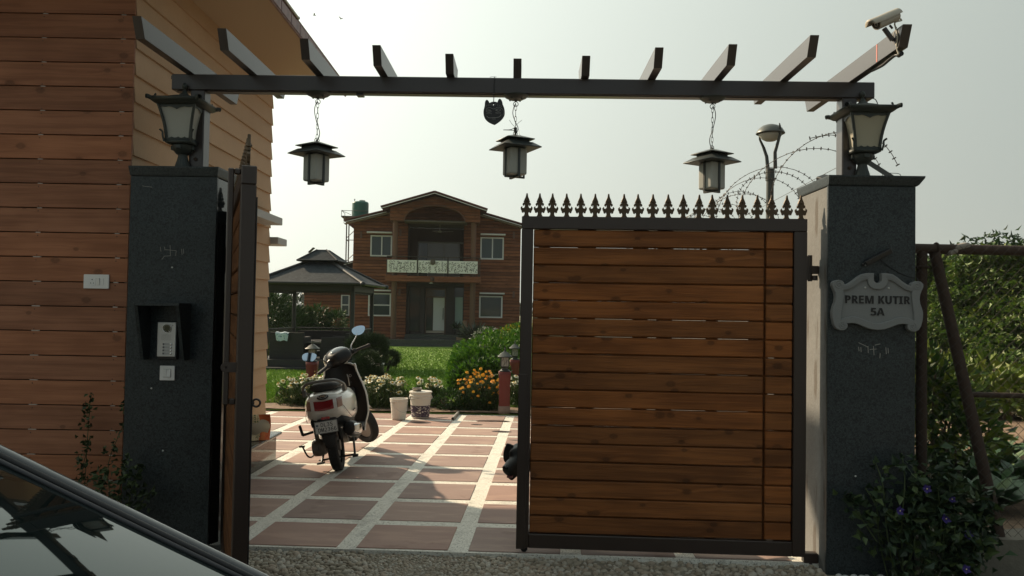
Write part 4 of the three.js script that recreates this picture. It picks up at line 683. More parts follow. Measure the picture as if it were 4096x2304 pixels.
  const win = (a, b, y0, y1, vs, hs, canopyW) => {
    const f = part('window', [slab(a, b, y0, y0 + 0.07, -0.02, 0.055), slab(a, b, y1 - 0.07, y1, -0.02, 0.055), slab(a, a + 0.07, y0 + 0.07, y1 - 0.07, -0.02, 0.055), slab(b - 0.07, b, y0 + 0.07, y1 - 0.07, -0.02, 0.055), ...vs.map((x) => slab(x - 0.03, x + 0.03, y0 + 0.07, y1 - 0.07, -0.01, 0.045)), ...hs.map((y) => slab(a + 0.07, b - 0.07, y - 0.03, y + 0.03, -0.01, 0.045))], white, t);
    const xs = [a + 0.07, ...vs, b - 0.07], ys = [y0 + 0.07, ...hs, y1 - 0.07];
    for (let i = 0; i + 1 < xs.length; i++) for (let j = 0; j + 1 < ys.length; j++) part('pane', slab(xs[i] + (i ? 0.03 : 0), xs[i + 1] - (i + 2 < xs.length ? 0.03 : 0), ys[j] + (j ? 0.03 : 0), ys[j + 1] - (j + 2 < ys.length ? 0.03 : 0), 0.0, 0.012, 0.001), glass, f);
    if (canopyW) part('window_canopy', slab(canopyW[0], canopyW[1], y1 + 0.09, y1 + 0.165, 0.0, 0.32), white, t);
    return f;
  };
  const wul = win(-3.38, -2.27, 4.5, 5.59, [-2.80], [], [-3.55, -2.28]); part('curtain', slab(-2.98, -2.86, 4.58, 5.5, -0.06, -0.03), white, wul);
  win(2.27, 3.49, 4.46, 5.62, [2.9], [], [2.27, 3.55]); win(2.26, 3.47, 1.43, 2.57, [], [], [2.27, 3.55]); win(-3.43, -2.27, 1.43, 2.62, [], [2.0], [-3.55, -2.28]);
  // entrance
  part('entrance_wall', [slab(-1.5, 1.46, 0.5, 3.2, -0.75, -0.6), slab(-0.80, -0.56, 0.55, 3.15, -0.6, -0.28), slab(0.56, 0.96, 0.55, 3.15, -0.6, -0.28), slab(-1.5, -1.36, 0.55, 3.15, -0.6, -0.28), slab(-1.5, 1.46, 3.0, 3.2, -0.6, -0.28)], dark, t);
  const frost = phy([0.62, 0.64, 0.60], 0.35, { bumpMap: T.far.bump, bumpScale: 0.01 }), teal = phy([0.40, 0.56, 0.52], 0.25);
  part('side_light', slab(-1.35, -0.81, 0.7, 2.98, -0.55, -0.53), glass, t);
  const sr = part('side_light', slab(0.98, 1.45, 0.7, 2.98, -0.55, -0.53), glass, t); part('frosted_panel', slab(1.02, 1.42, 0.75, 2.48, -0.529, -0.524, 0.001), teal, sr);
  const d = part('front_door', [slab(-0.54, -0.47, 0.56, 2.92, -0.56, -0.44), slab(0.47, 0.54, 0.56, 2.92, -0.56, -0.44), slab(-0.47, 0.47, 2.84, 2.92, -0.56, -0.44), slab(-0.47, 0.47, 2.44, 2.5, -0.55, -0.46)], std([0.10, 0.055, 0.035], 0.5), t);
  part('pane', slab(-0.47, 0.47, 2.5, 2.84, -0.52, -0.51, 0.001), glass, d); part('pane', slab(-0.47, -0.16, 0.72, 2.44, -0.52, -0.51, 0.001), glass, d); part('frosted_pane', slab(-0.12, 0.47, 0.72, 2.44, -0.518, -0.508, 0.001), frost, d); part('kick_plate', slab(-0.47, 0.47, 0.58, 0.71, -0.52, -0.49), std([0.40, 0.34, 0.26], 0.5), d); part('handle', rod([0.40, 1.3, -0.46], [0.40, 1.9, -0.46], 0.018), MT.black, d);
  const gr = phy([0.9, 0.95, 1.0], 0.2, { map: T.granite });
  part('platform', [slab(-4.2, 2.6, -0.2, 0.34, 0.05, 2.35)], gr, t); part('step', slab(-3.2, 2.0, -0.2, 0.13, 2.36, 2.75), gr, t); part('step', slab(-1.5, 1.7, 0.341, 0.44, -0.3, 0.95), gr, t); part('step', slab(-1.5, 1.6, 0.4405, 0.54, -0.6, 0.6), gr, t);
  for (const [u, v] of [[-3.86, 5.59], [-1.86, 5.74], [4.0, 5.75], [-1.85, 2.68], [4.04, 2.66]]) part('wall_light', [box(0.10, 0.30, 0.09, [u, v, 0.085]), box(0.06, 0.34, 0.05, [u, v, 0.06])], std([0.13, 0.07, 0.045], 0.6), t);
  // low wing on the left
  part('wing_wall', [extr(poly([[-6.86, 0], [-4.26, 0], [-4.26, 3.95], [-6.86, 3.15]]), 3.4, 0, [0, 0, -4.5])], core, t);
  for (let y = 0.34; y < 3.9; y += pitch) { let sp = [[Math.max(-6.86, y + pitch > 3.15 ? -6.86 + (y + pitch - 3.15) / 0.308 : -6.86), -4.27]]; if (y + pitch * 0.6 > 1.42 && y + pitch * 0.4 < 2.52) sp = [[sp[0][0], -4.96], [-4.51, -4.27]]; for (const [a, b] of sp) row(a, b, y, -1.1, 'wing_board'); }
  const ww = part('window', [slab(-4.96, -4.51, 1.42, 1.48, -1.1, -1.05), slab(-4.96, -4.51, 2.46, 2.52, -1.1, -1.05), slab(-4.96, -4.90, 1.48, 2.46, -1.1, -1.05), slab(-4.57, -4.51, 1.48, 2.46, -1.1, -1.05), slab(-4.9, -4.57, 1.95, 2.01, -1.1, -1.05)], white, t);
  for (const [a, b] of [[1.48, 1.95], [2.01, 2.46]]) part('pane', slab(-4.9, -4.57, a, b, -1.09, -1.078, 0.001), glass, ww);
  part('wing_roof', [bar([-4.1, 4.32, -2.6], [-7.2, 3.36, -2.6], 0.06, 4.4)], rm, t); part('wing_eave_strip', bar([-4.1, 4.27, -0.39], [-7.2, 3.31, -0.39], 0.035, 0.02), white, t);
}
const HOUSE = (u, v, z) => { const c = Math.cos(0.09), s = Math.sin(0.09); return [-4.6 + u * c + z * s, -0.41 + v, -41 - u * s + z * c]; };
{ // water tank on its steel tower
  const o = HOUSE(-4.42, 0, -4), t = thing('tank_tower', 'rust-brown steel tower with a railed platform beside the timber house', 'tower', o, 0.09), st = std([0.10, 0.075, 0.06], 0.6), legs = [];
  for (const x of [-0.66, 0.5]) for (const z of [-0.5, 0.5]) part('leg', rod([x, -0.1, z], [x, 6.86, z], 0.035), st, t);
  for (const y of [1.6, 4.3, 5.6]) { part('brace', [rod([-0.66, y, 0.5], [0.5, y, 0.5], 0.02), rod([-0.66, y, -0.5], [-0.66, y, 0.5], 0.02), rod([-0.66, y + 0.1, 0.5], [0.2, y + 0.95, 0.5], 0.02)], st, t); }
  part('platform', [slab(-0.95, 0.6, 6.86, 6.93, -0.7, 0.7)], st, t);
  part('railing', [...[-0.93, -0.35].map((x) => rod([x, 6.93, 0.68], [x, 7.22, 0.68], 0.015)), rod([-0.93, 7.22, 0.68], [0.55, 7.22, 0.68], 0.015), rod([-0.93, 7.22, 0.68], [-0.4, 6.99, 0.68], 0.012), rod([-0.93, 6.93, -0.68], [-0.93, 7.22, -0.68], 0.015), rod([-0.93, 7.22, 0.68], [-0.93, 7.22, -0.68], 0.015)], st, t);
  const k = thing('water_tank', 'green ribbed plastic water tank on the steel tower', 'water tank', HOUSE(-4.40, 6.935, -4), 0.09), g = std([0.012, 0.115, 0.085], 0.45), prof = [[0, 0]];
  for (let i = 0; i < 12; i++) prof.push([0.455, 0.01 + i * 0.065], [0.468, 0.03 + i * 0.065], [0.455, 0.05 + i * 0.065]); prof.push([0.45, 0.82], [0.40, 0.87], [0.2, 0.90], [0, 0.90]);
  part('tank_body', lathe(prof, 30), g, k); part('lid', cyl(0.17, 0.18, 0.05, 18, [0.1, 0.925, 0.05]), g, k); part('vent_pipe', [rod([-0.33, 0.86, 0], [-0.33, 1.02, 0], 0.02), box(0.09, 0.02, 0.05, [-0.33, 1.02, 0])], st, k);
}
{ // gazebo
  const t = thing('gazebo', 'black gazebo with a two-tier hipped roof on the left of the lawn', 'gazebo', [-5.65, -0.20, -22.1], -0.03), h = 1.45;
  const shing = tex(512, 512, (u, v) => { const y = v * 24, row = Math.floor(y), x = u * 20 + (row % 2) * 0.5 + 0.3 * hsh(row, 3, 1), fy = y - row, fx = x - Math.floor(x), id = hsh(Math.floor(x) % 20, row, 9); const e = Math.min(smooth(0, 0.14, fy), smooth(0, 0.08, fx)); return mix3([0.020, 0.022, 0.024], mix3([0.050, 0.056, 0.060], [0.085, 0.092, 0.096], id), e); }, [1.6, 1.6]);
  const rm = phy([0.50, 0.56, 0.60], 0.75, { map: shing, bumpMap: shing, bumpScale: 0.01, specularIntensity: 0.3 }), bk = std([0.016, 0.017, 0.018], 0.55), wick = std([0.017, 0.016, 0.016], 0.7, { bumpMap: T.far.bump, bumpScale: 0.01 });
  const side = (f, h0, y0, h1, y1) => { const g = new THREE.BufferGeometry(), L = Math.hypot(h0 - h1, y1 - y0); g.setAttribute('position', new THREE.BufferAttribute(new Float32Array([-h0, y0, h0, h0, y0, h0, h1, y1, h1, -h0, y0, h0, h1, y1, h1, -h1, y1, h1]), 3)); g.setAttribute('uv', new THREE.BufferAttribute(new Float32Array([-h0, 0, h0, 0, h1, L, -h0, 0, h1, L, -h1, L]), 2)); g.computeVertexNormals(); g.rotateY(f * Math.PI / 2); return g; };
  for (let f = 0; f < 4; f++) part('roof_slope', side(f, h, 2.30, 0.30, 2.92), rm, t);
  for (let f = 0; f < 4; f++) part('upper_roof_slope', side(f, 0.55, 2.94, 0.13, 3.25), rm, t);
  part('roof_cap', slab(-0.15, 0.15, 3.235, 3.26, -0.15, 0.15), bk, t);
  for (const [a, b] of [[1, 1], [1, -1], [-1, 1], [-1, -1]]) { part('hip', [rod([a * h * 1.03, 2.29, b * h * 1.03], [a * 0.30, 2.93, b * 0.30], 0.045), ball(0.075, [a * h * 1.03, 2.28, b * h * 1.03])], bk, t); part('upper_hip', rod([a * 0.56, 2.94, b * 0.56], [a * 0.13, 3.26, b * 0.13], 0.02), bk, t); part('post', bar([a * 1.15, 0.28, b * 1.15], [a * 1.15, 2.2, b * 1.15], 0.10, 0.10), bk, t); part('roof_strut', bar([a * 0.26, 2.9, b * 0.26], [a * 0.26, 2.97, b * 0.26], 0.06, 0.06), bk, t); }
  for (let f = 0; f < 4; f++) { const q = (g) => { const m = M1(g); m.rotateY(f * Math.PI / 2); return m; };
    part('gutter', q([rod([-h, 2.29, h + 0.01], [h, 2.29, h + 0.01], 0.045)]), bk, t); part('upper_gutter', q([rod([-0.55, 2.94, 0.55], [0.55, 2.94, 0.55], 0.028)]), bk, t);
    part('fascia_beam', q([slab(-1.2, 1.2, 2.09, 2.25, 1.13, 1.19)]), bk, t);
    part('lattice', q([...Array.from({ length: 56 }, (_, i) => slab(-1.1 + i * 0.04, -1.085 + i * 0.04, 2.04, 2.09, 1.15, 1.165, 0.001)), slab(-1.1, 1.1, 2.032, 2.042, 1.148, 1.167, 0.001)]), bk, t, { kind: 'stuff' });
    if (f !== 0) { part('rail', q([rod([-1.12, 1.05, 1.15], [1.12, 1.05, 1.15], 0.018), rod([-1.12, 0.72, 1.15], [1.12, 0.72, 1.15], 0.014)]), bk, t); part('rail_mesh', q(Array.from({ length: 34 }, (_, i) => rod([-1.1 + i * 0.066, 0.72, 1.15], [-1.1 + i * 0.066, 1.05, 1.15], 0.006, 0.006, 5))), bk, t, { kind: 'stuff' }); } }
  part('bent_flap', box(0.2, 0.02, 0.18, [-0.36, 3.26, -0.1], [0, 0, 0.75]), bk, t);
  part('floor', [slab(-1.5, 1.5, -0.15, 0.28, -1.5, 1.5)], bk, t); part('step', slab(-1.0, 1.2, -0.15, 0.10, 1.505, 1.85), bk, t);
  const sofa = (x, z, ry, w, label) => { const s = thing('outdoor_sofa', label, 'sofa', [-5.65 + x, 0.081, -22.1 + z], ry); part('base', slab(-w / 2, w / 2, 0, 0.34, -0.38, 0.38), wick, s); part('back', slab(-w / 2, w / 2, 0.34, 0.70, -0.38, -0.26), wick, s); for (const q of [-1, 1]) part('arm', slab(q * w / 2 - (q > 0 ? 0.12 : 0), q * w / 2 + (q < 0 ? 0.12 : 0), 0.34, 0.58, -0.25, 0.38), wick, s); part('cushion', put(new RoundedBoxGeometry(w - 0.28, 0.10, 0.6, 2, 0.04), [0, 0.391, 0.06]), std([0.16, 0.155, 0.15], 0.9), s); return s; };
  sofa(-0.62, 0.78, Math.PI, 0.9, 'black wicker sofa with its back to the gate, left in the gazebo'); sofa(-0.1, -0.72, 0, 1.7, 'black wicker sofa along the far rail of the gazebo'); sofa(0.66, 0.45, -Math.PI / 2 - 0.05, 1.1, 'black wicker sofa at the right side of the gazebo');
  const tb = thing('garden_table', 'low black table with a pale glass top inside the gazebo', 'table', [-5.75, 0.081, -21.55]); part('table_top', slab(-0.40, 0.36, 0.42, 0.45, -0.3, 0.3), phy([0.14, 0.14, 0.135], 0.15), tb); for (const a of [-0.34, 0.3]) for (const b of [-0.25, 0.25]) part('leg', slab(a - 0.02, a + 0.02, 0, 0.42, b - 0.02, b + 0.02), bk, tb); part('shelf', slab(-0.36, 0.32, 0.18, 0.20, -0.26, 0.26), bk, tb);
  const cl = thing('cloth', 'pale blue and white cloth hung over the sofa back in the gazebo', 'cloth', [-6.37, 0.70, -20.93]);
  const g = new THREE.PlaneGeometry(0.34, 0.46, 14, 16), p = g.attributes.position; for (let i = 0; i < p.count; i++) { const x = p.getX(i), y = p.getY(i), k = y + 0.02; const w = 1 - 0.9 * Math.max(0, -k - 0.05); p.setXYZ(i, x * w, k > 0 ? 0.085 + 0.012 * Math.sin(x * 30) + (0.06 - Math.abs(k - 0.12)) * 0.2 : 0.075 + k + 0.015 * Math.sin(x * 24), k > 0 ? 0.07 - k * 0.75 : 0.085 + 0.014 * Math.sin(x * 32 + y * 9)); } g.computeVertexNormals();
  part('fabric', g, std(0xffffff, 0.9, { map: canvasTex(128, 128, (c, w, h) => { c.fillStyle = '#b9ccd3'; c.fillRect(0, 0, w, h); const r = rng(8); c.fillStyle = '#4c6f86'; for (let i = 0; i < 40; i++) { c.beginPath(); c.arc(r() * w, r() * h, 2 + 4 * r(), 0, 7); c.fill(); } }) }), cl);
}
// ------------------------------------------------------------------ scooter
{
  const t = thing('scooter', 'white scooter with black seat and front shield leaning on its stand', 'scooter', [-1.70, gy(-7.43), -7.43]);
  t.rotation.order = 'YXZ'; t.rotation.set(-0.0115, 0.095, 0.168);
  const wht = phy([0.66, 0.65, 0.60], 0.28, { clearcoat: 0.9, clearcoatRoughness: 0.1 }), blk = phy([0.011, 0.011, 0.012], 0.42, { specularIntensity: 0.6 }), mat = std([0.018, 0.018, 0.019], 0.7), gry = std([0.16, 0.155, 0.145], 0.4, { metalness: 0.3 }), alu = std([0.20, 0.19, 0.18], 0.5, { metalness: 0.6, bumpMap: T.grain, bumpScale: 0.002 });
  const wheel = (parent, p) => {
    const w = new THREE.Group(); w.name = 'wheel'; w.position.set(...p); parent.add(w);
    const tyre = new THREE.LatheGeometry([[0.168, -0.030], [0.180, -0.042], [0.205, -0.047], [0.224, -0.040], [0.232, -0.022], [0.235, 0], [0.232, 0.022], [0.224, 0.040], [0.205, 0.047], [0.180, 0.042], [0.168, 0.030]].map(([a, b]) => new THREE.Vector2(a, b)), 48); tyre.rotateZ(Math.PI / 2);
    const tread = []; for (let i = 0; i < 40; i++) for (const s of [-1, 1]) { const b = chamfer(0.024, 0.004, 0.012, 0.001); put(b, [s * 0.021, 0.233, 0], [0, s * 0.5, 0]); b.rotateX(i / 40 * 6.283 + (s > 0 ? 0.08 : 0)); tread.push(b); }
    part('tyre', tyre, MT.rubber, w); part('tread', tread, MT.rubber, w, { kind: 'stuff' });
    part('rim', [put(new THREE.TorusGeometry(0.160, 0.014, 8, 32), [0, 0, 0], [0, Math.PI / 2, 0], null), cyl(0.05, 0.05, 0.09, 20, [0, 0, 0], [0, 0, Math.PI / 2]), ...[0, 1, 2, 3, 4].map((i) => { const g = chamfer(0.025, 0.13, 0.032, 0.004); g.translate(0, 0.09, 0); g.rotateX(i * 1.2566); return g; })], alu, w);
    return w;
  };
  wheel(t, [0, 0.235, 0]);
  // tail body
  const R = [[0.335, 0.665, 0.16, 0.10], [0.325, 0.655, 0.25, 0.17], [0.29, 0.635, 0.315, 0.24], [0.22, 0.62, 0.37, 0.285], [0.10, 0.605, 0.42, 0.325], [-0.08, 0.595, 0.445, 0.345], [-0.28, 0.58, 0.43, 0.36], [-0.46, 0.55, 0.36, 0.36], [-0.58, 0.52, 0.26, 0.32], [-0.63, 0.50, 0.18, 0.26]];
  part('tail_body', skin(R.map(([z, cy, w, h]) => ring(0, cy, z, w, h, 2.9, 36))), wht, t);
  for (const s of [-1, 1]) part('side_seam', tube([[s * 0.165, 0.62, 0.285], [s * 0.19, 0.55, 0.23], [s * 0.205, 0.49, 0.12]], 0.0022, 16, 5), mat, t);
  part('seat', skin([[0.235, 0.795, 0.17, 0.06], [0.21, 0.802, 0.245, 0.085], [0.10, 0.80, 0.27, 0.09], [-0.08, 0.785, 0.275, 0.085], [-0.22, 0.765, 0.26, 0.08], [-0.42, 0.755, 0.22, 0.075], [-0.56, 0.745, 0.17, 0.06], [-0.60, 0.735, 0.10, 0.04]].map(([z, cy, w, h]) => ring(0, cy, z, w, h, 2.6, 28))), std([0.020, 0.019, 0.018], 0.55, { bumpMap: T.grain, bumpScale: 0.001 }), t);
  part('grab_rail', [tube([[-0.165, 0.735, 0.02], [-0.182, 0.765, 0.12], [-0.178, 0.812, 0.235], [-0.13, 0.852, 0.302], [-0.05, 0.862, 0.318], [0.05, 0.862, 0.318], [0.13, 0.852, 0.302], [0.178, 0.812, 0.235], [0.182, 0.765, 0.12], [0.165, 0.735, 0.02]], 0.0135, 60, 10), ...[-1, 1].map((s) => box(0.03, 0.06, 0.05, [s * 0.178, 0.772, 0.20], [0.3, 0, 0]))], gry, t);
  // lights, badge, plate
  const bodyGeo = skin(R.map(([z, cy, w, h]) => ring(0, cy, z, w, h, 2.9, 36))), hull = new THREE.Mesh(bodyGeo, wht), rc = new THREE.Raycaster();
  const hit = (x, y) => { rc.set(V(x, y, 1), V(0, 0, -1)); const h = rc.intersectObject(hull)[0]; return h ? h.point.z : 0.25; };
  const curve = (x0, x1, y0, y1, up, n = 12) => { const g = new THREE.PlaneGeometry(1, 1, n, 8), p = g.attributes.position; for (let i = 0; i < p.count; i++) { const x = lerp(x0, x1, p.getX(i) + 0.5), y = lerp(y0, y1, p.getY(i) + 0.5) + 0.018 * (Math.abs(x) / 0.14) ** 1.5; p.setXYZ(i, x, y, hit(x, y) + up); } g.computeVertexNormals(); return g; };
  part('tail_light', curve(-0.086, 0.086, 0.600, 0.684, 0.006), phy([0.24, 0.012, 0.016], 0.12, { clearcoat: 1 }), t);
  for (const s of [-1, 1]) { part('indicator', curve(s * 0.160, s * 0.116, 0.596, 0.680, 0.006, 8), phy([0.26, 0.15, 0.12], 0.12, { clearcoat: 1 }), t); part('light_strip', curve(s * 0.1155, s * 0.0865, 0.598, 0.694, 0.008, 5), phy([0.62, 0.62, 0.6], 0.10, { clearcoat: 1 }), t); }
  const bz = hit(0, 0.722); part('badge', put(new THREE.SphereGeometry(0.05, 24, 14), [0, 0.722, bz + 0.004], [-0.75, 0, 0], [1.05, 0.62, 0.25]), blk, t);
  part('badge_rim', put(new THREE.TorusGeometry(0.034, 0.0014, 6, 30), [0, 0.729, bz + 0.0125], [-0.75, 0, 0], [1.1, 0.62, 1]), MT.chrome, t);
  const tv = T.word('TVS', 0.046, 0.017, 0, 0, 0, 0.003, MT.chrome, t, 'emblem'); tv.position.set(0, 0.7285, bz + 0.0135); tv.rotation.x = -0.75;
  const script = T.word('Jupiter', 0.10, 0.022, 0, 0, 0, 0.002, std([0.05, 0.05, 0.055], 0.3, { metalness: 0.5 }), t, 'emblem'); script.position.set(0.219, 0.545, 0.03); script.rotation.set(0, Math.PI / 2 - 0.12, 0.08); script.scale.set(1, 1, 0.6);
  part('tail_underside', [skin([[0.30, 0.575, 0.20, 0.10], [0.325, 0.52, 0.17, 0.08], [0.345, 0.44, 0.17, 0.05], [0.352, 0.40, 0.15, 0.035]].map(([z, y, w, h]) => ring(0, y, z - h / 2, w, h, 4, 16))), skin([[0.30, 0.42, 0.15], [0.30, 0.33, 0.11], [0.275, 0.26, 0.085]].map(([z, y, w]) => [[-w / 2, y, z], [w / 2, y, z], [w / 2, y + 0.01, z - 0.05], [-w / 2, y + 0.01, z - 0.05]]))], mat, t);
  part('underframe', skin([[0.27, 0.50, 0.30, 0.10], [0.10, 0.47, 0.36, 0.12], [-0.3, 0.44, 0.34, 0.12]].map(([z, y, w, h]) => ring(0, y, z, w, h, 3, 20))), mat, t);
  const rf = part('reflector', box(0.075, 0.024, 0.008, [0, 0.534, 0.345], [0.25, 0, 0]), phy([0.36, 0.006, 0.014], 0.15, { clearcoat: 1 }), t);
  const plateTex = canvasTex(512, 272, (c, w, h) => { c.fillStyle = '#c9c9c4'; c.fillRect(0, 0, w, h); c.strokeStyle = '#222'; c.lineWidth = 7; c.strokeRect(7, 7, w - 14, h - 14); c.fillStyle = '#16161a'; c.font = 'bold 118px monospace'; c.textAlign = 'center'; c.fillText('DL3S', 270, 122); c.fillText('DM2366', 275, 236); c.fillStyle = '#5c6672'; c.fillRect(28, 62, 50, 46); c.fillStyle = '#8a8f96'; c.fillRect(28, 128, 34, 12); });
  const pl = part('number_plate', put(new THREE.PlaneGeometry(0.20, 0.106), [0, 0.458, 0.3655], [-0.1, 0, 0]), std(0xffffff, 0.4, { map: plateTex }), t); part('plate_back', box(0.204, 0.110, 0.006, [0, 0.458, 0.3605], [-0.1, 0, 0]), MT.black, t);
  // engine, silencer, stands
  part('engine', [skin([[0.08, 0.245, 0.10, 0.15], [-0.06, 0.25, 0.12, 0.19], [-0.25, 0.27, 0.13, 0.19], [-0.42, 0.30, 0.13, 0.17]].map(([z, y, w, h]) => ring(-0.135, y, z, w, h, 3, 20))), cyl(0.075, 0.08, 0.05, 20, [-0.17, 0.24, 0.02], [0, 0, Math.PI / 2]), cyl(0.075, 0.075, 0.14, 18, [0, 0.27, -0.38], [0, 0, Math.PI / 2]), ...[0, 1, 2, 3].map((i) => torus(0.06, 0.006, [-0.20, 0.24, 0.02], [0, Math.PI / 2, 0]))], alu, t);
  part('kick_lever', [tube([[-0.20, 0.19, -0.05], [-0.225, 0.17, 0.05], [-0.245, 0.20, 0.13], [-0.27, 0.29, 0.16]], 0.008, 20, 7), rod([-0.30, 0.297, 0.16], [-0.25, 0.29, 0.16], 0.009)], MT.black, t);
  part('footrest', [rod([-0.17, 0.40, 0.08], [-0.27, 0.385, 0.09], 0.012), box(0.022, 0.10, 0.035, [-0.275, 0.43, 0.09], [0, 0, 0.18], 0.006)], mat, t);
  part('center_stand', [rod([0.13, 0.24, -0.30], [0.16, 0.115, -0.02], 0.011), rod([-0.13, 0.24, -0.30], [-0.15, 0.10, 0.0], 0.011), rod([-0.15, 0.115, -0.03], [0.16, 0.12, -0.03], 0.009), box(0.05, 0.02, 0.06, [0.165, 0.11, -0.01]), box(0.07, 0.016, 0.05, [-0.155, 0.095, 0.01])], MT.black, t);
  part('side_stand', [rod([-0.15, 0.24, -0.62], [-0.235, 0.045, -0.50], 0.010), box(0.05, 0.012, 0.05, [-0.24, 0.045, -0.50])], MT.black, t);
  part('silencer', [skin([[0.30, 0.415, 0.09, 0.10], [0.27, 0.405, 0.115, 0.135], [0.10, 0.375, 0.125, 0.155], [-0.12, 0.335, 0.115, 0.14], [-0.28, 0.30, 0.07, 0.08]].map(([z, y, w, h]) => ring(0.185, y, z, w, h, 2.4, 22))), tube([[0.18, 0.30, -0.26], [0.14, 0.26, -0.36], [0.04, 0.24, -0.44]], 0.018, 16, 8)], blk, t);
  part('heat_shield', skin([[0.285, 0.395, 0.105, 0.085], [0.24, 0.39, 0.145, 0.10], [0.10, 0.375, 0.155, 0.105], [-0.02, 0.36, 0.13, 0.09]].map(([z, y, w, h]) => ring(0.198, y, z, w, h, 5, 20))), MT.chrome, t);
  part('shock_absorber', [cyl(0.02, 0.02, 0.26, 10, [-0.15, 0.42, 0.07], [0.25, 0, 0])], gry, t);
  // floor and front shield
  part('floor_board', [slab(-0.19, 0.19, 0.27, 0.315, -1.02, -0.52, 0.012), slab(-0.13, 0.13, 0.18, 0.27, -0.95, -0.5)], mat, t);
  const hw = (y) => y < 0.45 ? lerp(0.17, 0.235, smooth(0.22, 0.45, y)) : lerp(0.235, 0.155, smooth(0.55, 0.93, y)), shield = (off, name, m) => { const nx = 18, ny = 22, g = new THREE.PlaneGeometry(1, 1, nx, ny), p = g.attributes.position; for (let i = 0; i < p.count; i++) { const v = p.getY(i) + 0.5, u = p.getX(i) * 2, y0 = lerp(0.22, 0.935, v), w = hw(y0), y = y0 - 0.03 * v * u * u * (v > 0.9 ? 1.5 : 0); const wrap = 0.11 * (Math.abs(u) ** 2.6); p.setXYZ(i, u * (w + (off ? 0.012 : 0)), y + (off && v > 0.98 ? 0.012 : 0), -0.995 - 0.10 * v - off + wrap); } g.computeVertexNormals(); return part(name, g, m, t); };
  shield(0, 'inner_shield', blk); shield(0.03, 'front_apron', wht);
  { const e = []; for (let i = 0; i <= 44; i++) { const q = i / 44 * 2 - 1, a = Math.abs(q); let u, v; if (a > 0.35) { v = lerp(1, 0, (a - 0.35) / 0.65); u = Math.sign(q); } else { v = 1; u = q / 0.35; } const y0 = lerp(0.22, 0.935, v), w = hw(y0) + 0.006; e.push([u * w, y0 + (v > 0.98 ? 0.008 - 0.045 * u * u : 0), -0.995 - 0.10 * v - 0.012 + 0.11 * (Math.abs(u) ** 2.6)]); } part('shield_edge', tube(e, 0.011, 90, 8), wht, t); }
  part('glove_box', [box(0.24, 0.16, 0.06, [0, 0.60, -1.01], [-0.12, 0, 0], 0.02), cyl(0.014, 0.014, 0.01, 14, [0.085, 0.73, -1.035], [Math.PI / 2, 0, 0])], mat, t);
  part('key_lock', [torus(0.012, 0.003, [0.09, 0.80, -1.03])], MT.steel, t);
  part('bag_hook', tube([[0.06, 0.80, -1.04], [0.065, 0.82, -0.99], [0.075, 0.79, -0.965], [0.075, 0.70, -0.975]], 0.006, 14, 6), MT.steel, t);
  // everything that turns with the handlebar
  const st = new THREE.Group(); st.name = 'steering'; st.position.set(0, 0.95, -1.10); st.quaternion.setFromAxisAngle(V(0, Math.cos(0.46), Math.sin(0.46)).normalize(), 0.74); t.add(st);
  const S = (g) => put(g, [0, -0.95, 1.10]);
  part('front_tyre', [S(put((() => { const g = new THREE.LatheGeometry([[0.168, -0.030], [0.180, -0.042], [0.205, -0.047], [0.224, -0.040], [0.232, -0.022], [0.235, 0], [0.232, 0.022], [0.224, 0.040], [0.205, 0.047], [0.180, 0.042], [0.168, 0.030]].map(([a, b]) => new THREE.Vector2(a, b)), 44); g.rotateZ(Math.PI / 2); return g; })(), [0, 0.235, -1.275]))], MT.rubber, st);
  part('front_rim', [S(cyl(0.165, 0.165, 0.04, 28, [0, 0.235, -1.275], [0, 0, Math.PI / 2])), S(rod([0.06, 0.235, -1.275], [0.05, 0.75, -1.15], 0.018)), S(rod([-0.06, 0.235, -1.275], [-0.05, 0.75, -1.15], 0.018))], alu, st);
  part('front_mudguard', S(skin(Array.from({ length: 11 }, (_, i) => { const a = -0.9 + i * 0.24, cy = 0.235 + 0.275 * Math.cos(a), cz = -1.275 - 0.275 * Math.sin(a); return [[-0.07, cy - 0.05, cz], [-0.05, cy + 0.01, cz], [0, cy + 0.02, cz], [0.05, cy + 0.01, cz], [0.07, cy - 0.05, cz], [0, cy + 0.012, cz]]; }))), wht, st);
  const cw = [[-1.24, 0.985, 0.14, 0.10], [-1.20, 0.995, 0.21, 0.16], [-1.12, 1.01, 0.26, 0.19], [-1.04, 1.015, 0.27, 0.17], [-0.99, 1.005, 0.22, 0.13], [-0.965, 0.995, 0.14, 0.08]];
  part('handlebar_cover', [S(skin(cw.map(([z, y, w, h]) => ring(0, y, z, w, h, 2.4, 26)))), S(skin([[-0.16, 0.05, 0.07], [-0.08, 0.10, 0.12], [0.08, 0.10, 0.12], [0.16, 0.05, 0.07]].map(([x, a, b]) => ring(0, 0, 0, a, b, 2.4, 16).map(([p, q]) => [x, 1.0 + q, -1.06 + p]))))], blk, st);
  part('cover_front', S(skin([[-1.265, 0.975, 0.10, 0.07], [-1.25, 0.985, 0.2, 0.15], [-1.19, 1.0, 0.265, 0.205], [-1.135, 1.005, 0.29, 0.225]].map(([z, y, w, h]) => ring(0, y, z, w, h, 2.4, 26)))), wht, st);
  part('instrument_glass', S(put(new THREE.SphereGeometry(0.1, 20, 12), [0, 1.052, -1.035], [0.75, 0, 0], [1.12, 0.40, 0.85])), phy([0.10, 0.12, 0.14], 0.05, { clearcoat: 1 }), st);
  part('speedometer', S(torus(0.035, 0.0025, [0, 1.088, -1.035], [-1.0, 0, 0])), MT.steel, st);
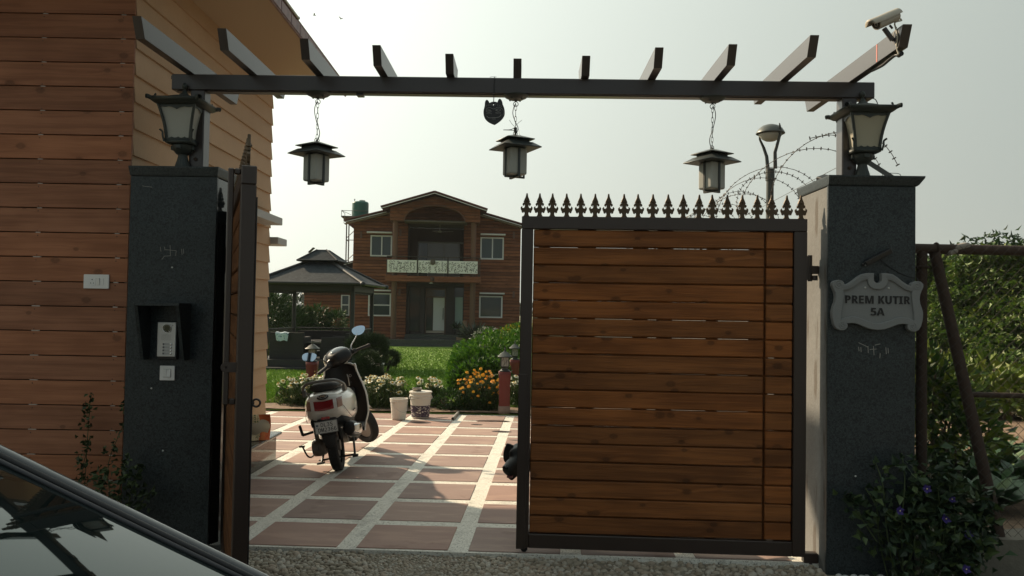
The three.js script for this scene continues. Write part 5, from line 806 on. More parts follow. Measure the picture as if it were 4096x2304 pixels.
  for (const s of [-1, 1]) {
    part('grip', [S(rod([s * 0.15, 0.995, -1.05], [s * 0.335, 0.975, -0.985], 0.0165, 0.0165, 12)), S(ball(0.019, [s * 0.338, 0.975, -0.984], null, 10, 8)), S(box(0.05, 0.05, 0.05, [s * 0.175, 0.992, -1.04], null, 0.012))], mat, st);
    part('brake_lever', S(tube([[s * 0.16, 0.985, -1.09], [s * 0.24, 0.985, -1.10], [s * 0.335, 0.975, -1.055]], 0.0055, 16, 6)), s < 0 ? mat : gry, st);
    const m0 = [s * 0.335, 1.165, -1.03];
    part('mirror_stem', S(tube([[s * 0.165, 1.01, -1.06], [s * 0.18, 1.05, -1.06], [s * 0.27, 1.115, -1.04], [s * 0.31, 1.145, -1.038]], 0.0055, 20, 7)), s > 0 ? MT.chrome : MT.black, st);
    const mg = new THREE.Group(); mg.name = 'mirror'; mg.position.set(m0[0], m0[1] - 0.95, m0[2] + 1.10); mg.scale.setScalar(1.15); st.add(mg); t.updateMatrixWorld(true); { const n = V(0.15, 0.31, 0.94).normalize(), x = V(1, s > 0 ? 0.30 : 0.0, 0), y = n.clone().cross(x).normalize(), xx = y.clone().cross(n), q = new THREE.Quaternion().setFromRotationMatrix(new THREE.Matrix4().makeBasis(xx, y, n)); mg.quaternion.copy(st.getWorldQuaternion(new THREE.Quaternion()).invert().multiply(q)); }
    const ov = new THREE.Shape(); ov.moveTo(-0.068, 0.006); ov.bezierCurveTo(-0.07, 0.05, 0.02, 0.062, 0.062, 0.036); ov.bezierCurveTo(0.078, 0.02, 0.06, -0.035, 0.01, -0.046); ov.bezierCurveTo(-0.035, -0.052, -0.066, -0.03, -0.068, 0.006);
    part('shell', extr(ov, 0.014, 0.006, [0, 0, -0.022], null, [0.98, 0.98, 1]), blk, mg);
    part('mirror_glass', (() => { const g = new THREE.ShapeGeometry(ov, 16); g.translate(0, 0, 0.0); g.scale(0.93, 0.93, 1); g.translate(0, 0, 0.0015); return g; })(), std([0.72, 0.84, 0.95], 0.03, { metalness: 1 }), mg);
  }
}
// ------------------------------------------------------------------ black dog looking round the gate leaf
{
  const o = [-0.012, 0.0, -5.20], t = thing('black_dog', 'black labrador peering round the left edge of the closed gate leaf', 'dog', o), fur = std([0.010, 0.0095, 0.009], 0.5, { bumpMap: T.grain, bumpScale: 0.002 });
  const body = fleshGeo([[[0.34, 0.42, -0.06], [0.86, 0.43, -0.10], 0.125, 0.105], [[0.30, 0.40, -0.06], [0.36, 0.33, -0.06], 0.115, 0.11], [[0.27, 0.45, -0.06], [0.07, 0.545, -0.01], 0.085, 0.062], [[0.93, 0.45, -0.10], [1.22, 0.37, -0.14], 0.03, 0.014],
    [[0.30, 0.33, 0.01], [0.29, 0.17, 0.02], 0.055, 0.034], [[0.29, 0.17, 0.02], [0.28, 0.035, 0.02], 0.032, 0.026], [[0.28, 0.03, 0.02], [0.25, 0.022, 0.025], 0.028, 0.024],
    [[0.30, 0.33, -0.13], [0.31, 0.17, -0.14], 0.055, 0.034], [[0.31, 0.17, -0.14], [0.30, 0.035, -0.14], 0.032, 0.026], [[0.30, 0.03, -0.14], [0.27, 0.022, -0.14], 0.028, 0.024],
    [[0.86, 0.38, -0.02], [0.80, 0.24, 0.0], 0.085, 0.048], [[0.80, 0.24, 0.0], [0.92, 0.15, 0.0], 0.046, 0.03], [[0.92, 0.15, 0.0], [0.89, 0.035, 0.0], 0.028, 0.025], [[0.89, 0.03, 0.0], [0.85, 0.022, 0.0], 0.027, 0.023],
    [[0.88, 0.38, -0.19], [0.83, 0.24, -0.2], 0.085, 0.048], [[0.83, 0.24, -0.2], [0.95, 0.15, -0.2], 0.046, 0.03], [[0.95, 0.15, -0.2], [0.92, 0.035, -0.2], 0.028, 0.025], [[0.92, 0.03, -0.2], [0.88, 0.022, -0.2], 0.027, 0.023]], [-0.1, -0.06, -0.75], 1.4, 96, 0.04);
  const head = fleshGeo([[[0.0, 0.562, 0.0], [0.035, 0.565, -0.03], 0.068, 0.066], [[-0.012, 0.535, 0.03], [0.03, 0.53, 0.01], 0.055, 0.06], [[-0.03, 0.515, 0.06], [-0.078, 0.487, 0.125], 0.044, 0.033], [[-0.055, 0.497, 0.085], [-0.062, 0.470, 0.112], 0.036, 0.032], [[-0.005, 0.485, 0.05], [-0.052, 0.432, 0.108], 0.036, 0.021], [[0.05, 0.51, -0.01], [0.08, 0.50, -0.02], 0.06, 0.06], [[-0.045, 0.572, 0.045], [-0.012, 0.585, 0.05], 0.024, 0.026], [[0.02, 0.585, 0.045], [0.035, 0.58, 0.035], 0.024, 0.026]], [-0.18, 0.36, -0.16], 0.34, 88, 0.022);
  part('body', [body, head], fur, t);
  const ear = (p, ry, rz) => { const s = new THREE.Shape(); s.moveTo(-0.025, 0.012); s.quadraticCurveTo(0.0, 0.022, 0.026, 0.010); s.quadraticCurveTo(0.042, -0.04, 0.014, -0.098); s.quadraticCurveTo(0.0, -0.108, -0.012, -0.09); s.quadraticCurveTo(-0.035, -0.05, -0.025, 0.012); return extr(s, 0.006, 0.004, p, [0.05, ry, rz]); };
  part('ear', ear([-0.066, 0.602, 0.0], -0.25, -0.30), fur, t); part('ear', ear([0.085, 0.612, -0.035], 0.75, 0.15), fur, t);
  part('nose', put(new THREE.SphereGeometry(0.019, 14, 10), [-0.092, 0.497, 0.147], [0, -0.5, 0], [1.1, 0.8, 0.8]), std([0.006, 0.006, 0.007], 0.25), t);
  for (const p of [[-0.048, 0.553, 0.068], [0.022, 0.563, 0.069]]) part('eye', ball(0.0085, p, null, 12, 8), phy([0.02, 0.009, 0.004], 0.08), t);
  part('tongue', put(new RoundedBoxGeometry(0.034, 0.012, 0.05, 3, 0.005), [-0.058, 0.443, 0.125], [0.5, -0.5, 0]), std([0.22, 0.075, 0.07], 0.4), t);
  part('collar', put(new THREE.TorusGeometry(0.078, 0.009, 8, 28), [0.17, 0.495, -0.035], [0, -1.1, 0.4]), std([0.10, 0.02, 0.02], 0.6), t);
}
// ------------------------------------------------------------------ person stooping in the flower bed behind the gazebo
{
  const t = thing('person', 'person with dark hair and a grey checked shirt stooping behind the gazebo rail', 'person', [-7.19, -0.26, -27.2], 0.15);
  const skinM = std([0.14, 0.075, 0.05], 0.6), shirtT = tex(64, 64, (u, v) => { const a = (Math.floor(u * 8) % 2) * 0.5 + (Math.floor(v * 8) % 2) * 0.5; return mix3([0.14, 0.14, 0.16], [0.045, 0.045, 0.055], a); }, [0.4, 0.4]);
  const hand = (x, y, z, d) => [[[x, y, z], [x - 0.02 * d, y - 0.07, z], 0.034, 0.03], ...[-1.5, -0.5, 0.5, 1.5].map((k, i) => [[x - 0.02 * d, y - 0.08, z + k * 0.018], [x - 0.05 * d, y - [0.14, 0.155, 0.15, 0.135][i], z + k * 0.02], 0.0105, 0.008]), [[x - 0.01, y - 0.03, z + 0.03], [x - 0.05, y - 0.09, z + 0.045], 0.011, 0.009]];
  part('body', fleshGeo([[[-0.16, 1.19, 0], [-0.14, 1.29, 0], 0.082, 0.098], [[-0.2, 1.17, 0], [-0.19, 1.22, 0], 0.05, 0.055], [[-0.08, 1.16, 0], [0.0, 1.12, 0], 0.055, 0.06], [[-0.245, 1.21, 0], [-0.24, 1.22, 0], 0.016, 0.014], [[0.03, 1.05, 0.19], [-0.14, 0.80, 0.22], 0.052, 0.04], [[-0.14, 0.80, 0.22], [-0.34, 0.62, 0.16], 0.038, 0.028], ...hand(-0.36, 0.59, 0.16, 1), [[0.03, 1.05, -0.19], [-0.12, 0.80, -0.22], 0.052, 0.04], [[-0.12, 0.80, -0.22], [-0.32, 0.60, -0.16], 0.038, 0.028], ...hand(-0.34, 0.57, -0.16, 1), [[0.02, 1.06, 0], [0.42, 0.80, 0], 0.11, 0.11], [[0.42, 0.78, 0.09], [0.30, 0.42, 0.11], 0.08, 0.052], [[0.30, 0.42, 0.11], [0.40, 0.06, 0.11], 0.05, 0.034], [[0.42, 0.78, -0.09], [0.34, 0.42, -0.11], 0.08, 0.052], [[0.34, 0.42, -0.11], [0.44, 0.06, -0.11], 0.05, 0.034], [[0.40, 0.035, 0.11], [0.24, 0.03, 0.12], 0.04, 0.034], [[0.44, 0.035, -0.11], [0.28, 0.03, -0.12], 0.04, 0.034]], [-0.62, -0.02, -0.72], 1.42, 110, 0.03), skinM, t);
  part('shirt', boxUV(fleshGeo([[[0.0, 1.08, 0], [0.40, 0.84, 0], 0.145, 0.135], [[0.03, 1.06, 0.16], [0.03, 1.06, -0.16], 0.085, 0.085], [[0.02, 1.05, 0.19], [-0.12, 0.83, 0.22], 0.066, 0.06], [[0.02, 1.05, -0.19], [-0.10, 0.83, -0.22], 0.066, 0.06]], [-0.4, 0.5, -0.5], 1.0, 72, 0.04)), std(0xffffff, 0.9, { map: shirtT }), t);
  part('trousers', fleshGeo([[[0.40, 0.83, 0], [0.46, 0.78, 0], 0.14, 0.135], [[0.42, 0.78, 0.09], [0.30, 0.42, 0.11], 0.098, 0.072], [[0.30, 0.42, 0.11], [0.40, 0.09, 0.11], 0.07, 0.06], [[0.42, 0.78, -0.09], [0.34, 0.42, -0.11], 0.098, 0.072], [[0.34, 0.42, -0.11], [0.44, 0.09, -0.11], 0.07, 0.06]], [-0.1, -0.02, -0.5], 1.0, 72, 0.03), std([0.05, 0.052, 0.06], 0.9), t);
  part('hair', fleshGeo([[[-0.125, 1.245, 0], [-0.125, 1.31, 0], 0.098, 0.108], [[-0.08, 1.20, 0], [-0.09, 1.26, 0], 0.07, 0.09]], [-0.35, 1.0, -0.25], 0.5, 48, 0.03), std([0.016, 0.012, 0.010], 0.7), t);
  for (const s of [-1, 1]) part('eye', ball(0.011, [-0.232, 1.245, s * 0.033], null, 8, 6), MT.black, t);
}
// ------------------------------------------------------------------ buckets, pipe, stains
{
  const wh = std([0.60, 0.58, 0.52], 0.45, { bumpMap: T.grain, bumpScale: 0.001 }), dirt = tex(256, 256, (u, v) => { const a = fbm(u, v, 5, 5, 5, 201), b = fbm(u, v, 20, 8, 3, 205); return mix3([0.66, 0.63, 0.56], [0.36, 0.31, 0.24], smooth(0.52, 0.78, 0.6 * a + 0.4 * b)); });
  const dm = std(0xffffff, 0.45, { map: dirt });
  const b1 = thing('bucket', 'smaller white plastic bucket with a wire handle, left of the labelled one', 'bucket', [-1.735, gy(-11.1), -11.15], 0.4);
  part('pail', lathe([[0, 0.004], [0.092, 0.004], [0.098, 0.012], [0.118, 0.245], [0.126, 0.248], [0.126, 0.262], [0.121, 0.264], [0.121, 0.276], [0.127, 0.278], [0.127, 0.296], [0.119, 0.298], [0.112, 0.25], [0.094, 0.02], [0, 0.02]], 36), dm, b1);
  part('handle', tube([[-0.124, 0.25, 0.01], [-0.10, 0.20, 0.10], [-0.02, 0.13, 0.155], [0.07, 0.12, 0.13], [0.124, 0.25, 0.01]], 0.0028, 40, 6), MT.steel, b1);
  const b2 = thing('bucket', 'tall white paint bucket with a torn purple label and ribbed rim', 'bucket', [-1.465, gy(-11.3), -11.40], 0.2);
  part('pail', lathe([[0, 0.004], [0.118, 0.004], [0.125, 0.012], [0.148, 0.27], [0.157, 0.272], [0.157, 0.284], [0.149, 0.287], [0.150, 0.31], [0.160, 0.313], [0.160, 0.324], [0.151, 0.327], [0.152, 0.352], [0.164, 0.356], [0.164, 0.374], [0.158, 0.378], [0, 0.378]], 40), dm, b2);
  const lab = canvasTex(512, 256, (c, w, h) => { c.fillStyle = '#3d2f45'; c.fillRect(0, 0, w, h); const r = rng(66); c.fillStyle = '#c9c2b6'; for (let i = 0; i < 60; i++) { c.save(); c.translate(r() * w, h * (0.1 + 0.75 * r())); c.rotate((r() - 0.5) * 1.4); c.beginPath(); c.moveTo(-6, -14 * r()); c.lineTo(8 + 14 * r(), -4); c.lineTo(4 + 6 * r(), 12 + 18 * r()); c.lineTo(-8 * r(), 8); c.fill(); c.restore(); } for (let i = 0; i < 500; i++) { const y = r(); c.fillRect(r() * w, h * (1 - y * y * 0.5), 2 + 5 * r(), 1 + 4 * r()); } c.fillRect(230, 175, 62, 46); for (let i = 0; i < 40; i++) c.fillRect(r() * w, r() * 14, 10 * r(), 6 * r()); });
  const lg = new THREE.CylinderGeometry(0.1405, 0.1265, 0.165, 40, 1, true).translate(0, 0.1, 0); part('label', lg, std(0xffffff, 0.6, { map: lab }), b2);
  for (const s of [-1, 1]) part('handle_boss', box(0.02, 0.035, 0.05, [s * 0.155, 0.29, 0.02]), wh, b2);
  part('handle', tube([[-0.156, 0.29, 0.02], [-0.11, 0.20, 0.12], [0, 0.14, 0.158], [0.11, 0.20, 0.12], [0.156, 0.29, 0.02]], 0.0028, 40, 6), MT.steel, b2);
  const bw = thing('bowl', 'small shallow metal bowl standing on the tall paint bucket', 'bowl', [-1.515, gy(-11.3) + 0.3785, -11.38]); part('dish', lathe([[0, 0], [0.060, 0], [0.066, 0.045], [0.069, 0.048], [0.064, 0.049], [0.057, 0.006], [0, 0.005]], 28), std([0.30, 0.28, 0.25], 0.45, { metalness: 0.5 }), bw);
  const pp = thing('pipe', 'short piece of grey pipe lying on the paving before the flower bed', 'pipe', [-0.97, gy(-11.6) + 0.022, -11.57]); pp.rotation.set(-0.0115, -0.02, 0);
  part('tube', [(() => { const g = new THREE.LatheGeometry([[0.021, -0.4], [0.021, 0.4], [0.016, 0.4], [0.016, -0.4], [0.021, -0.4]].map(([a, b]) => new THREE.Vector2(a, b)), 20); g.rotateX(Math.PI / 2); return g; })()], std([0.25, 0.235, 0.20], 0.6), pp);
  const st = std([0.045, 0.026, 0.020], 0.35, { bumpMap: T.grain, bumpScale: 0.001 }), r = rng(55);
  for (const [x, z, a, b, rot] of [[-1.42, -10.85, 0.20, 0.06, 0.1], [-0.62, -10.75, 0.17, 0.05, -0.3], [-0.42, -11.15, 0.46, 0.08, 0.05], [-0.26, -10.15, 0.26, 0.06, -0.1], [-0.06, -9.45, 0.22, 0.03, 0], [-1.15, -11.45, 0.2, 0.03, 0.1]]) {
    const s = new THREE.Shape(); for (let i = 0; i <= 26; i++) { const q = i / 26 * 6.283, k = 0.65 + 0.6 * fbm(i % 26 / 26, 0.3 + x, 7, 7, 3, 9); i ? s.lineTo(Math.cos(q) * a / 2 * k, Math.sin(q) * b * k) : s.moveTo(Math.cos(q) * a / 2 * k, Math.sin(q) * b * k); }
    const g = new THREE.ShapeGeometry(s); g.rotateX(-Math.PI / 2); const m = struct('wet_stain', g, st); m.position.set(x, gy(z) + 0.0045, z); m.rotation.set(-0.0115, rot, 0);
  }
}
// ------------------------------------------------------------------ leaves and plants
function leafGeo(l, w, fold = 0.25, curl = 0.15) { // blade along +y with a folded midrib
  const p = [[0, 0, 0], [-w / 2, l * 0.42, w * fold], [0, l * 0.45, -l * curl * 0.3], [w / 2, l * 0.42, w * fold], [0, l, -l * curl]].map((q) => [q[0], q[1], q[2]]);
  const g = new THREE.BufferGeometry(), f = [0, 2, 1, 0, 3, 2, 1, 2, 4, 2, 3, 4], pos = []; f.forEach((i) => pos.push(...p[i]));
  g.setAttribute('position', new THREE.BufferAttribute(new Float32Array(pos), 3)); g.computeVertexNormals(); g.setAttribute('uv', new THREE.BufferAttribute(new Float32Array(pos.length / 3 * 2), 2)); return g;
}
const leafMat = (tr = 0.3, rough = 0.55) => phy([1, 1, 1], rough, { transmission: tr, thickness: 0, specularIntensity: 0.6 });
const LM = leafMat(0.34), LMt = leafMat(0.5), LMd = std(0xffffff, 0.55);
function foliage(parent, name, geo, mat, n, seed, at, cols, size = [0.8, 1.25], single = 0) { // at(r) -> [point, outward]; the nearest single leaves are meshes of their own
  const r = rng(seed), M = new THREE.Matrix4(), all = [], Q = new THREE.Quaternion(), Q2 = new THREE.Quaternion(), C = new THREE.Color(), S = V(1, 1, 1);
  for (let i = 0; i < n; i++) {
    const [p, o] = at(r, i), d = V(o[0] + (r() - 0.5) * 1.3, o[1] + (r() - 0.5) * 1.1, o[2] + (r() - 0.5) * 1.3).normalize();
    Q.setFromUnitVectors(V(0, 1, 0), d).multiply(Q2.setFromAxisAngle(V(0, 1, 0), r() * 6.283)); const s = rr(r, ...size); S.set(s, s, s);
    M.compose(V(...p), Q, S); const a = cols[Math.floor(r() * cols.length)], k = rr(r, 0.75, 1.25); all.push([M.clone(), a, k, p[2] + (parent.position?.z ?? 0) * 0]);
  }
  if (single) all.sort((a, b) => b[3] - a[3]);
  const mats = new Map();
  for (const [m, a, k] of all.slice(0, single)) { const q = Math.round(k * 4) / 4, key = a.join() + q; if (!mats.has(key)) { const c = mat.clone(); c.color.setRGB(a[0] * q, a[1] * q, a[2] * q); mats.set(key, c); } const l = part('leaf', geo, mats.get(key), parent); m.decompose(l.position, l.quaternion, l.scale); }
  const rest = all.slice(single); if (!rest.length) return null;
  const im = new THREE.InstancedMesh(geo, mat, rest.length); rest.forEach(([m, a, k], i) => { im.setMatrixAt(i, m); im.setColorAt(i, C.setRGB(a[0] * k, a[1] * k, a[2] * k)); });
  im.name = parent === scene ? numbered(name) : name; im.castShadow = im.receiveShadow = true; im.userData.kind = 'stuff'; parent.add(im); return im;
}
// points in the uneven shell of a few rounded masses [x, y, z, rx, ry, rz]
const mound = (B, seed, inner = 0.55, lump = 0.35) => (r) => {
  const b = B[Math.floor(r() * B.length)], u = r() * 2 - 1, a = r() * 6.283, s = Math.sqrt(1 - u * u), d = [s * Math.cos(a), u, s * Math.sin(a)];
  const k = (1 - lump / 2 + lump * (vn(d[0] * 2.4 + 9 + seed, d[1] * 2.4 + d[2] * 1.7 + 20, 99, 99, seed) * 1.2 - 0.1)) * (inner + (1 - inner) * Math.cbrt(r()));
  return [[b[0] + d[0] * b[3] * k, b[1] + d[1] * b[4] * k, b[2] + d[2] * b[5] * k], [d[0], d[1] * 0.8 + 0.25, d[2]]];
};
const stems = (pts, rad, m, parent, name = 'stem') => part(name, pts.map((q) => tube(q, rad, 10, 5)), m, parent);
const bark = std([0.085, 0.060, 0.042], 0.9), stemM = std([0.06, 0.085, 0.03], 0.8);
const GR = { bright: [[0.11, 0.25, 0.018], [0.08, 0.20, 0.016], [0.16, 0.30, 0.028], [0.06, 0.15, 0.014]], mid: [[0.035, 0.085, 0.018], [0.05, 0.11, 0.02], [0.028, 0.065, 0.016]], dark: [[0.018, 0.045, 0.014], [0.026, 0.062, 0.018], [0.014, 0.034, 0.012]], pine: [[0.020, 0.042, 0.012], [0.030, 0.058, 0.015], [0.045, 0.070, 0.018]], field: [[0.095, 0.18, 0.024], [0.13, 0.215, 0.028], [0.06, 0.12, 0.018], [0.17, 0.23, 0.035]], yellow: [[0.15, 0.21, 0.025], [0.10, 0.16, 0.02], [0.19, 0.23, 0.035]] };

// clipped bushes at the right of the lawn
function bush(name, label, cat, p, B, n, geo, cols, seed, o = {}) {
  const t = thing(name, label, cat, p, 0, o.group), r = rng(seed), st = [];
  const top = Math.max(...B.map((b) => b[1] + b[4])), w = Math.max(...B.map((b) => b[3]));
  for (let i = 0; i < (o.stems ?? 7); i++) { const a = r() * 6.28, q = w * 0.75 * Math.sqrt(r()), b = B[i % B.length]; st.push([[b[0] * 0.5 + Math.cos(a) * q * 0.2, 0, b[2] * 0.5 + Math.sin(a) * q * 0.2], [b[0] + Math.cos(a) * q * 0.6, b[1] * 0.7, b[2] + Math.sin(a) * q * 0.6], [b[0] + Math.cos(a) * q, b[1] + b[4] * 0.5 * r(), b[2] + Math.sin(a) * q]]); }
  stems(st, o.stemR ?? 0.010, o.bark ?? bark, t);
  foliage(t, 'foliage', geo, o.mat ?? LM, n, seed + 1, mound(B, seed, o.inner ?? 0.55, o.lump ?? 0.35), cols, o.size, o.single);
  return t;
}
bush('clipped_bush', 'large rounded bright green bush, the farther of two beside the red lamp posts', 'bush', [-0.72, gy(-17), -17], [[0, 0.42, 0, 0.78, 0.66, 0.7], [0.55, 0.5, -0.5, 0.6, 0.58, 0.6], [-0.3, 0.3, 0.2, 0.52, 0.42, 0.5]], 7000, leafGeo(0.10, 0.055), GR.bright, 301, { single: 300 });
bush('clipped_bush', 'smaller bright green bush, the nearer of two, behind the yellow flowers', 'bush', [-0.78, gy(-14.2), -14.2], [[0.08, 0.34, 0, 0.46, 0.37, 0.42], [-0.22, 0.26, 0.1, 0.26, 0.3, 0.26], [0.28, 0.3, 0.1, 0.3, 0.36, 0.3]], 3800, leafGeo(0.095, 0.05), GR.bright.concat(GR.mid), 311, { single: 300 });
bush('leafy_plant', 'low loose dark green plant at the paving edge beside the pipe', 'plant', [-1.12, gy(-12.15), -12.2], [[0, 0.16, 0, 0.26, 0.17, 0.16], [0.2, 0.08, 0.05, 0.2, 0.10, 0.1]], 900, leafGeo(0.06, 0.032), GR.mid, 321, { inner: 0.2, single: 300 });
bush('flowering_shrub', 'yellow-flowered shrub far behind the clipped bushes', 'shrub', [-0.35, gy(-25), -25], [[0, 0.72, 0, 0.5, 0.45, 0.4], [0.3, 0.9, 0, 0.4, 0.35, 0.4]], 1500, leafGeo(0.12, 0.06), GR.bright.concat([[0.5, 0.4, 0.03]]), 331);
bush('white_flower_bush', 'white-flecked bush near the house steps, beyond the clipped bushes', 'bush', [-1.55, gy(-33), -33], [[0, 0.6, 0, 0.6, 0.42, 0.4], [0.5, 0.42, 0, 0.5, 0.35, 0.4]], 1500, leafGeo(0.13, 0.07), GR.mid.concat([[0.5, 0.5, 0.45]]), 341);
{ const t = thing('fan_palm', 'grey-green spiky fan palm before the right porch column', 'palm', [-2.28, gy(-36), -36]); part('trunk', cyl(0.07, 0.09, 0.5, 10, [0, 0.25, 0]), bark, t); foliage(t, 'frond', leafGeo(0.75, 0.05, 0.4, 0.35), LMd, 260, 351, (r) => { const a = r() * 6.28, u = r() * 1.3 - 0.25; return [[0, 0.55, 0], [Math.cos(a), u, Math.sin(a)]]; }, [[0.045, 0.060, 0.040], [0.06, 0.075, 0.05]]); }
// oleanders behind the gazebo
const ole = leafGeo(0.24, 0.042, 0.2, 0.2);
function oleander(label, p, B, n, seed, fl) { const t = bush('oleander', label, 'bush', p, B, n, ole, GR.mid.concat([[0.06, 0.11, 0.035], [0.09, 0.14, 0.05]]), seed, { stems: 12, stemR: 0.015, inner: 0.35, lump: 0.5 }), at = mound(B, seed, 0.95, 0.5); foliage(t, 'blossom', leafGeo(0.10, 0.075), LMd, fl, seed + 5, (r) => { const q = at(r); return q; }, [[0.52, 0.50, 0.42]]); return t; }
oleander('tall dense oleander between the lap-board wall and the gazebo post', [-8.15, -0.25, -26], [[0, 1.05, 0, 0.95, 0.95, 0.7], [-0.3, 1.5, 0, 0.7, 0.72, 0.6], [0.5, 0.8, 0, 0.7, 0.75, 0.6]], 3600, 361, 18);
oleander('white-flowered oleander seen through the gazebo beside the stooping person', [-7.1, -0.25, -26.4], [[0, 1.15, 0, 0.32, 0.5, 0.35], [0.25, 1.3, 0, 0.3, 0.42, 0.3], [-0.15, 0.8, 0, 0.3, 0.5, 0.3]], 900, 371, 60);
oleander('small oleander with white flowers seen through the gazebo by the front post', [-6.35, -0.25, -26.6], [[0.05, 1.2, 0, 0.24, 0.34, 0.25], [-0.1, 0.75, 0.1, 0.5, 0.28, 0.25]], 600, 381, 55);
// pines trimmed into clouds
const needle = leafGeo(0.13, 0.010, 0.1, 0.1);
function pine(label, p, B, n, seed, tr) { const t = thing('clipped_pine', label, 'pine', p), at = mound(B, seed, 0.25, 0.2); part('trunk', tr.map((q) => tube(q, 0.035, 14, 6)), bark, t); foliage(t, 'needles', needle, LMd, n, seed, at, GR.pine, [0.8, 1.4]); return t; }
pine('dark mop-headed pine in front of the gazebo corner', [-3.86, gy(-19.6), -19.6], [[0, 0.72, 0, 0.46, 0.27, 0.4], [-0.15, 0.66, 0, 0.33, 0.24, 0.3], [0.2, 0.7, 0.05, 0.27, 0.24, 0.3]], 6500, 391, [[[0.06, 0, 0], [0.1, 0.3, 0], [0.03, 0.6, 0]]]);
pine('low dark pine with stacked tufts on the near left of the lawn', [-3.36, gy(-17.3), -17.3], [[0, 0.43, 0, 0.24, 0.18, 0.22], [0.08, 0.14, 0.05, 0.21, 0.14, 0.2], [-0.16, 0.3, 0, 0.16, 0.13, 0.16]], 5000, 401, [[[0.0, 0, 0], [0.03, 0.2, 0], [0, 0.4, 0]]]);
pine('small single-tufted pine on the lawn beside the low dark pine', [-3.42, gy(-20.3), -20.3], [[0.02, 0.36, 0, 0.19, 0.16, 0.18]], 1500, 411, [[[-0.06, 0, 0], [-0.02, 0.2, 0], [0.02, 0.32, 0]]]);
{ const t = thing('stone_block', 'pale square stone block on the lawn beside the low pine', 'stone', [-3.48, gy(-19.0), -19.0], 0.1); part('block', box(0.26, 0.3, 0.26, [0, 0.13, 0], null, 0.02), MT.concrete, t); part('top_slab', box(0.29, 0.03, 0.29, [0, 0.296, 0], null, 0.006), MT.chips, t); }
// flower beds along the paving
const petal = (n, R, w, up) => { const gs = []; for (let i = 0; i < n; i++) { const g = leafGeo(R, w, 0.12, -up); g.rotateX(Math.PI / 2); g.rotateY(i / n * 6.283); gs.push(g); } return M1(gs); };
const daisyG = [petal(13, 0.036, 0.017, 0.10), petal(13, 0.033, 0.017, 0.45)], marigoldG = M1([petal(12, 0.034, 0.019, 0.15), petal(10, 0.026, 0.016, -0.35).translate(0, 0.006, 0), petal(8, 0.016, 0.012, -0.7).translate(0, 0.010, 0)]), eyeG = N(new THREE.SphereGeometry(0.0125, 10, 6).scale(1, 0.45, 1));
const daisyM = phy([0.88, 0.87, 0.70], 0.7, { transmission: 0.35, thickness: 0 }), daisyM2 = phy([0.86, 0.82, 0.52], 0.7, { transmission: 0.35, thickness: 0 }), goldM = phy([0.85, 0.50, 0.012], 0.7, { transmission: 0.2, thickness: 0 }), goldM2 = phy([0.82, 0.40, 0.008], 0.7, { transmission: 0.2, thickness: 0 }), eyeM = std([0.42, 0.26, 0.02], 0.9), podM = std([0.19, 0.15, 0.03], 0.9);
function flowerBed(label, p, rx, rz, h, nl, nf, seed, kind) {
  const t = thing('flower_bed', label, 'flowers', p), r = rng(seed), st = [], leaves = [];
  for (let i = 0; i < nf; i++) {
    const a = r() * 6.283, q = Math.sqrt(r()), x = Math.cos(a) * rx * q, z = Math.sin(a) * rz * q, low = r() < 0.35, y = h * (low ? rr(r, 0.25, 0.75) : rr(r, 0.8, 1.12)) * (1 - 0.30 * q * q), pod = kind === 'white' && r() < 0.22;
    st.push([[x * 0.55, 0, z * 0.55], [x * 0.8, y * 0.55, z * 0.8], [x, y - 0.006, z]]);
    const tilt = [rr(r, -0.3, low ? 1.35 : 0.9), r() * 6.28, rr(r, -0.45, 0.35)];
    const f = pod ? part('seed_head', eyeG, podM, t) : part('flower', kind === 'white' ? daisyG[r() < 0.3 ? 1 : 0] : marigoldG, kind === 'white' ? (r() < 0.4 ? daisyM2 : daisyM) : (r() < 0.4 ? goldM2 : goldM), t); f.position.set(x, y, z); f.rotation.set(...tilt); f.rotation.order = 'ZXY'; if (pod) f.scale.setScalar(1.2); else f.scale.setScalar(kind === 'white' ? rr(r, 1.0, 1.5) : rr(r, 0.75, 1.1));
    if (!pod && kind === 'white') { const e = part('eye', eyeG, eyeM, f); e.position.y = 0.004; }
    leaves.push([x, y, z]);
  }
  part('stem', st.map((q) => tube(q, 0.003, 5, 4)), stemM, t);
  foliage(t, 'foliage', leafGeo(0.07, 0.014, 0.2, 0.3), LM, nl, seed + 3, (q, i) => { if (q() < 0.55) { const b = leaves[Math.floor(q() * leaves.length)], k = q() * 0.9; return [[lerp(b[0] * 0.6, b[0], k) + (q() - 0.5) * 0.07, b[1] * k, lerp(b[2] * 0.6, b[2], k) + (q() - 0.5) * 0.07], [0.6 * (q() - 0.5), 0.7, 0.6 * (q() - 0.5)]]; } const a = q() * 6.28, d = Math.sqrt(q()); return [[Math.cos(a) * rx * d, h * 0.72 * q() * (1 - 0.4 * d * d), Math.sin(a) * rz * d], [0.5 * (q() - 0.5), 0.8, 0.5 * (q() - 0.5)]]; }, GR.mid.concat(kind === 'white' ? [[0.07, 0.11, 0.03], [0.09, 0.12, 0.035]] : [[0.035, 0.06, 0.022]]), [0.7, 1.4]);
  return t;
}
flowerBed('white daisies growing between the lap-board wall and the scooter', [-3.22, gy(-12.6), -12.55], 0.68, 0.42, 0.50, 5200, 165, 421, 'white');
flowerBed('white daisies growing between the scooter and the buckets', [-2.22, gy(-12.5), -12.45], 0.48, 0.36, 0.52, 4000, 125, 431, 'white');
flowerBed('white daisies growing behind the tall paint bucket', [-1.52, gy(-12.6), -12.6], 0.30, 0.22, 0.50, 1500, 34, 441, 'white');
flowerBed('white daisies at the right of the red lamp post, next to the gate leaf', [0.02, gy(-13), -12.9], 0.32, 0.4, 0.62, 2000, 24, 446, 'white');
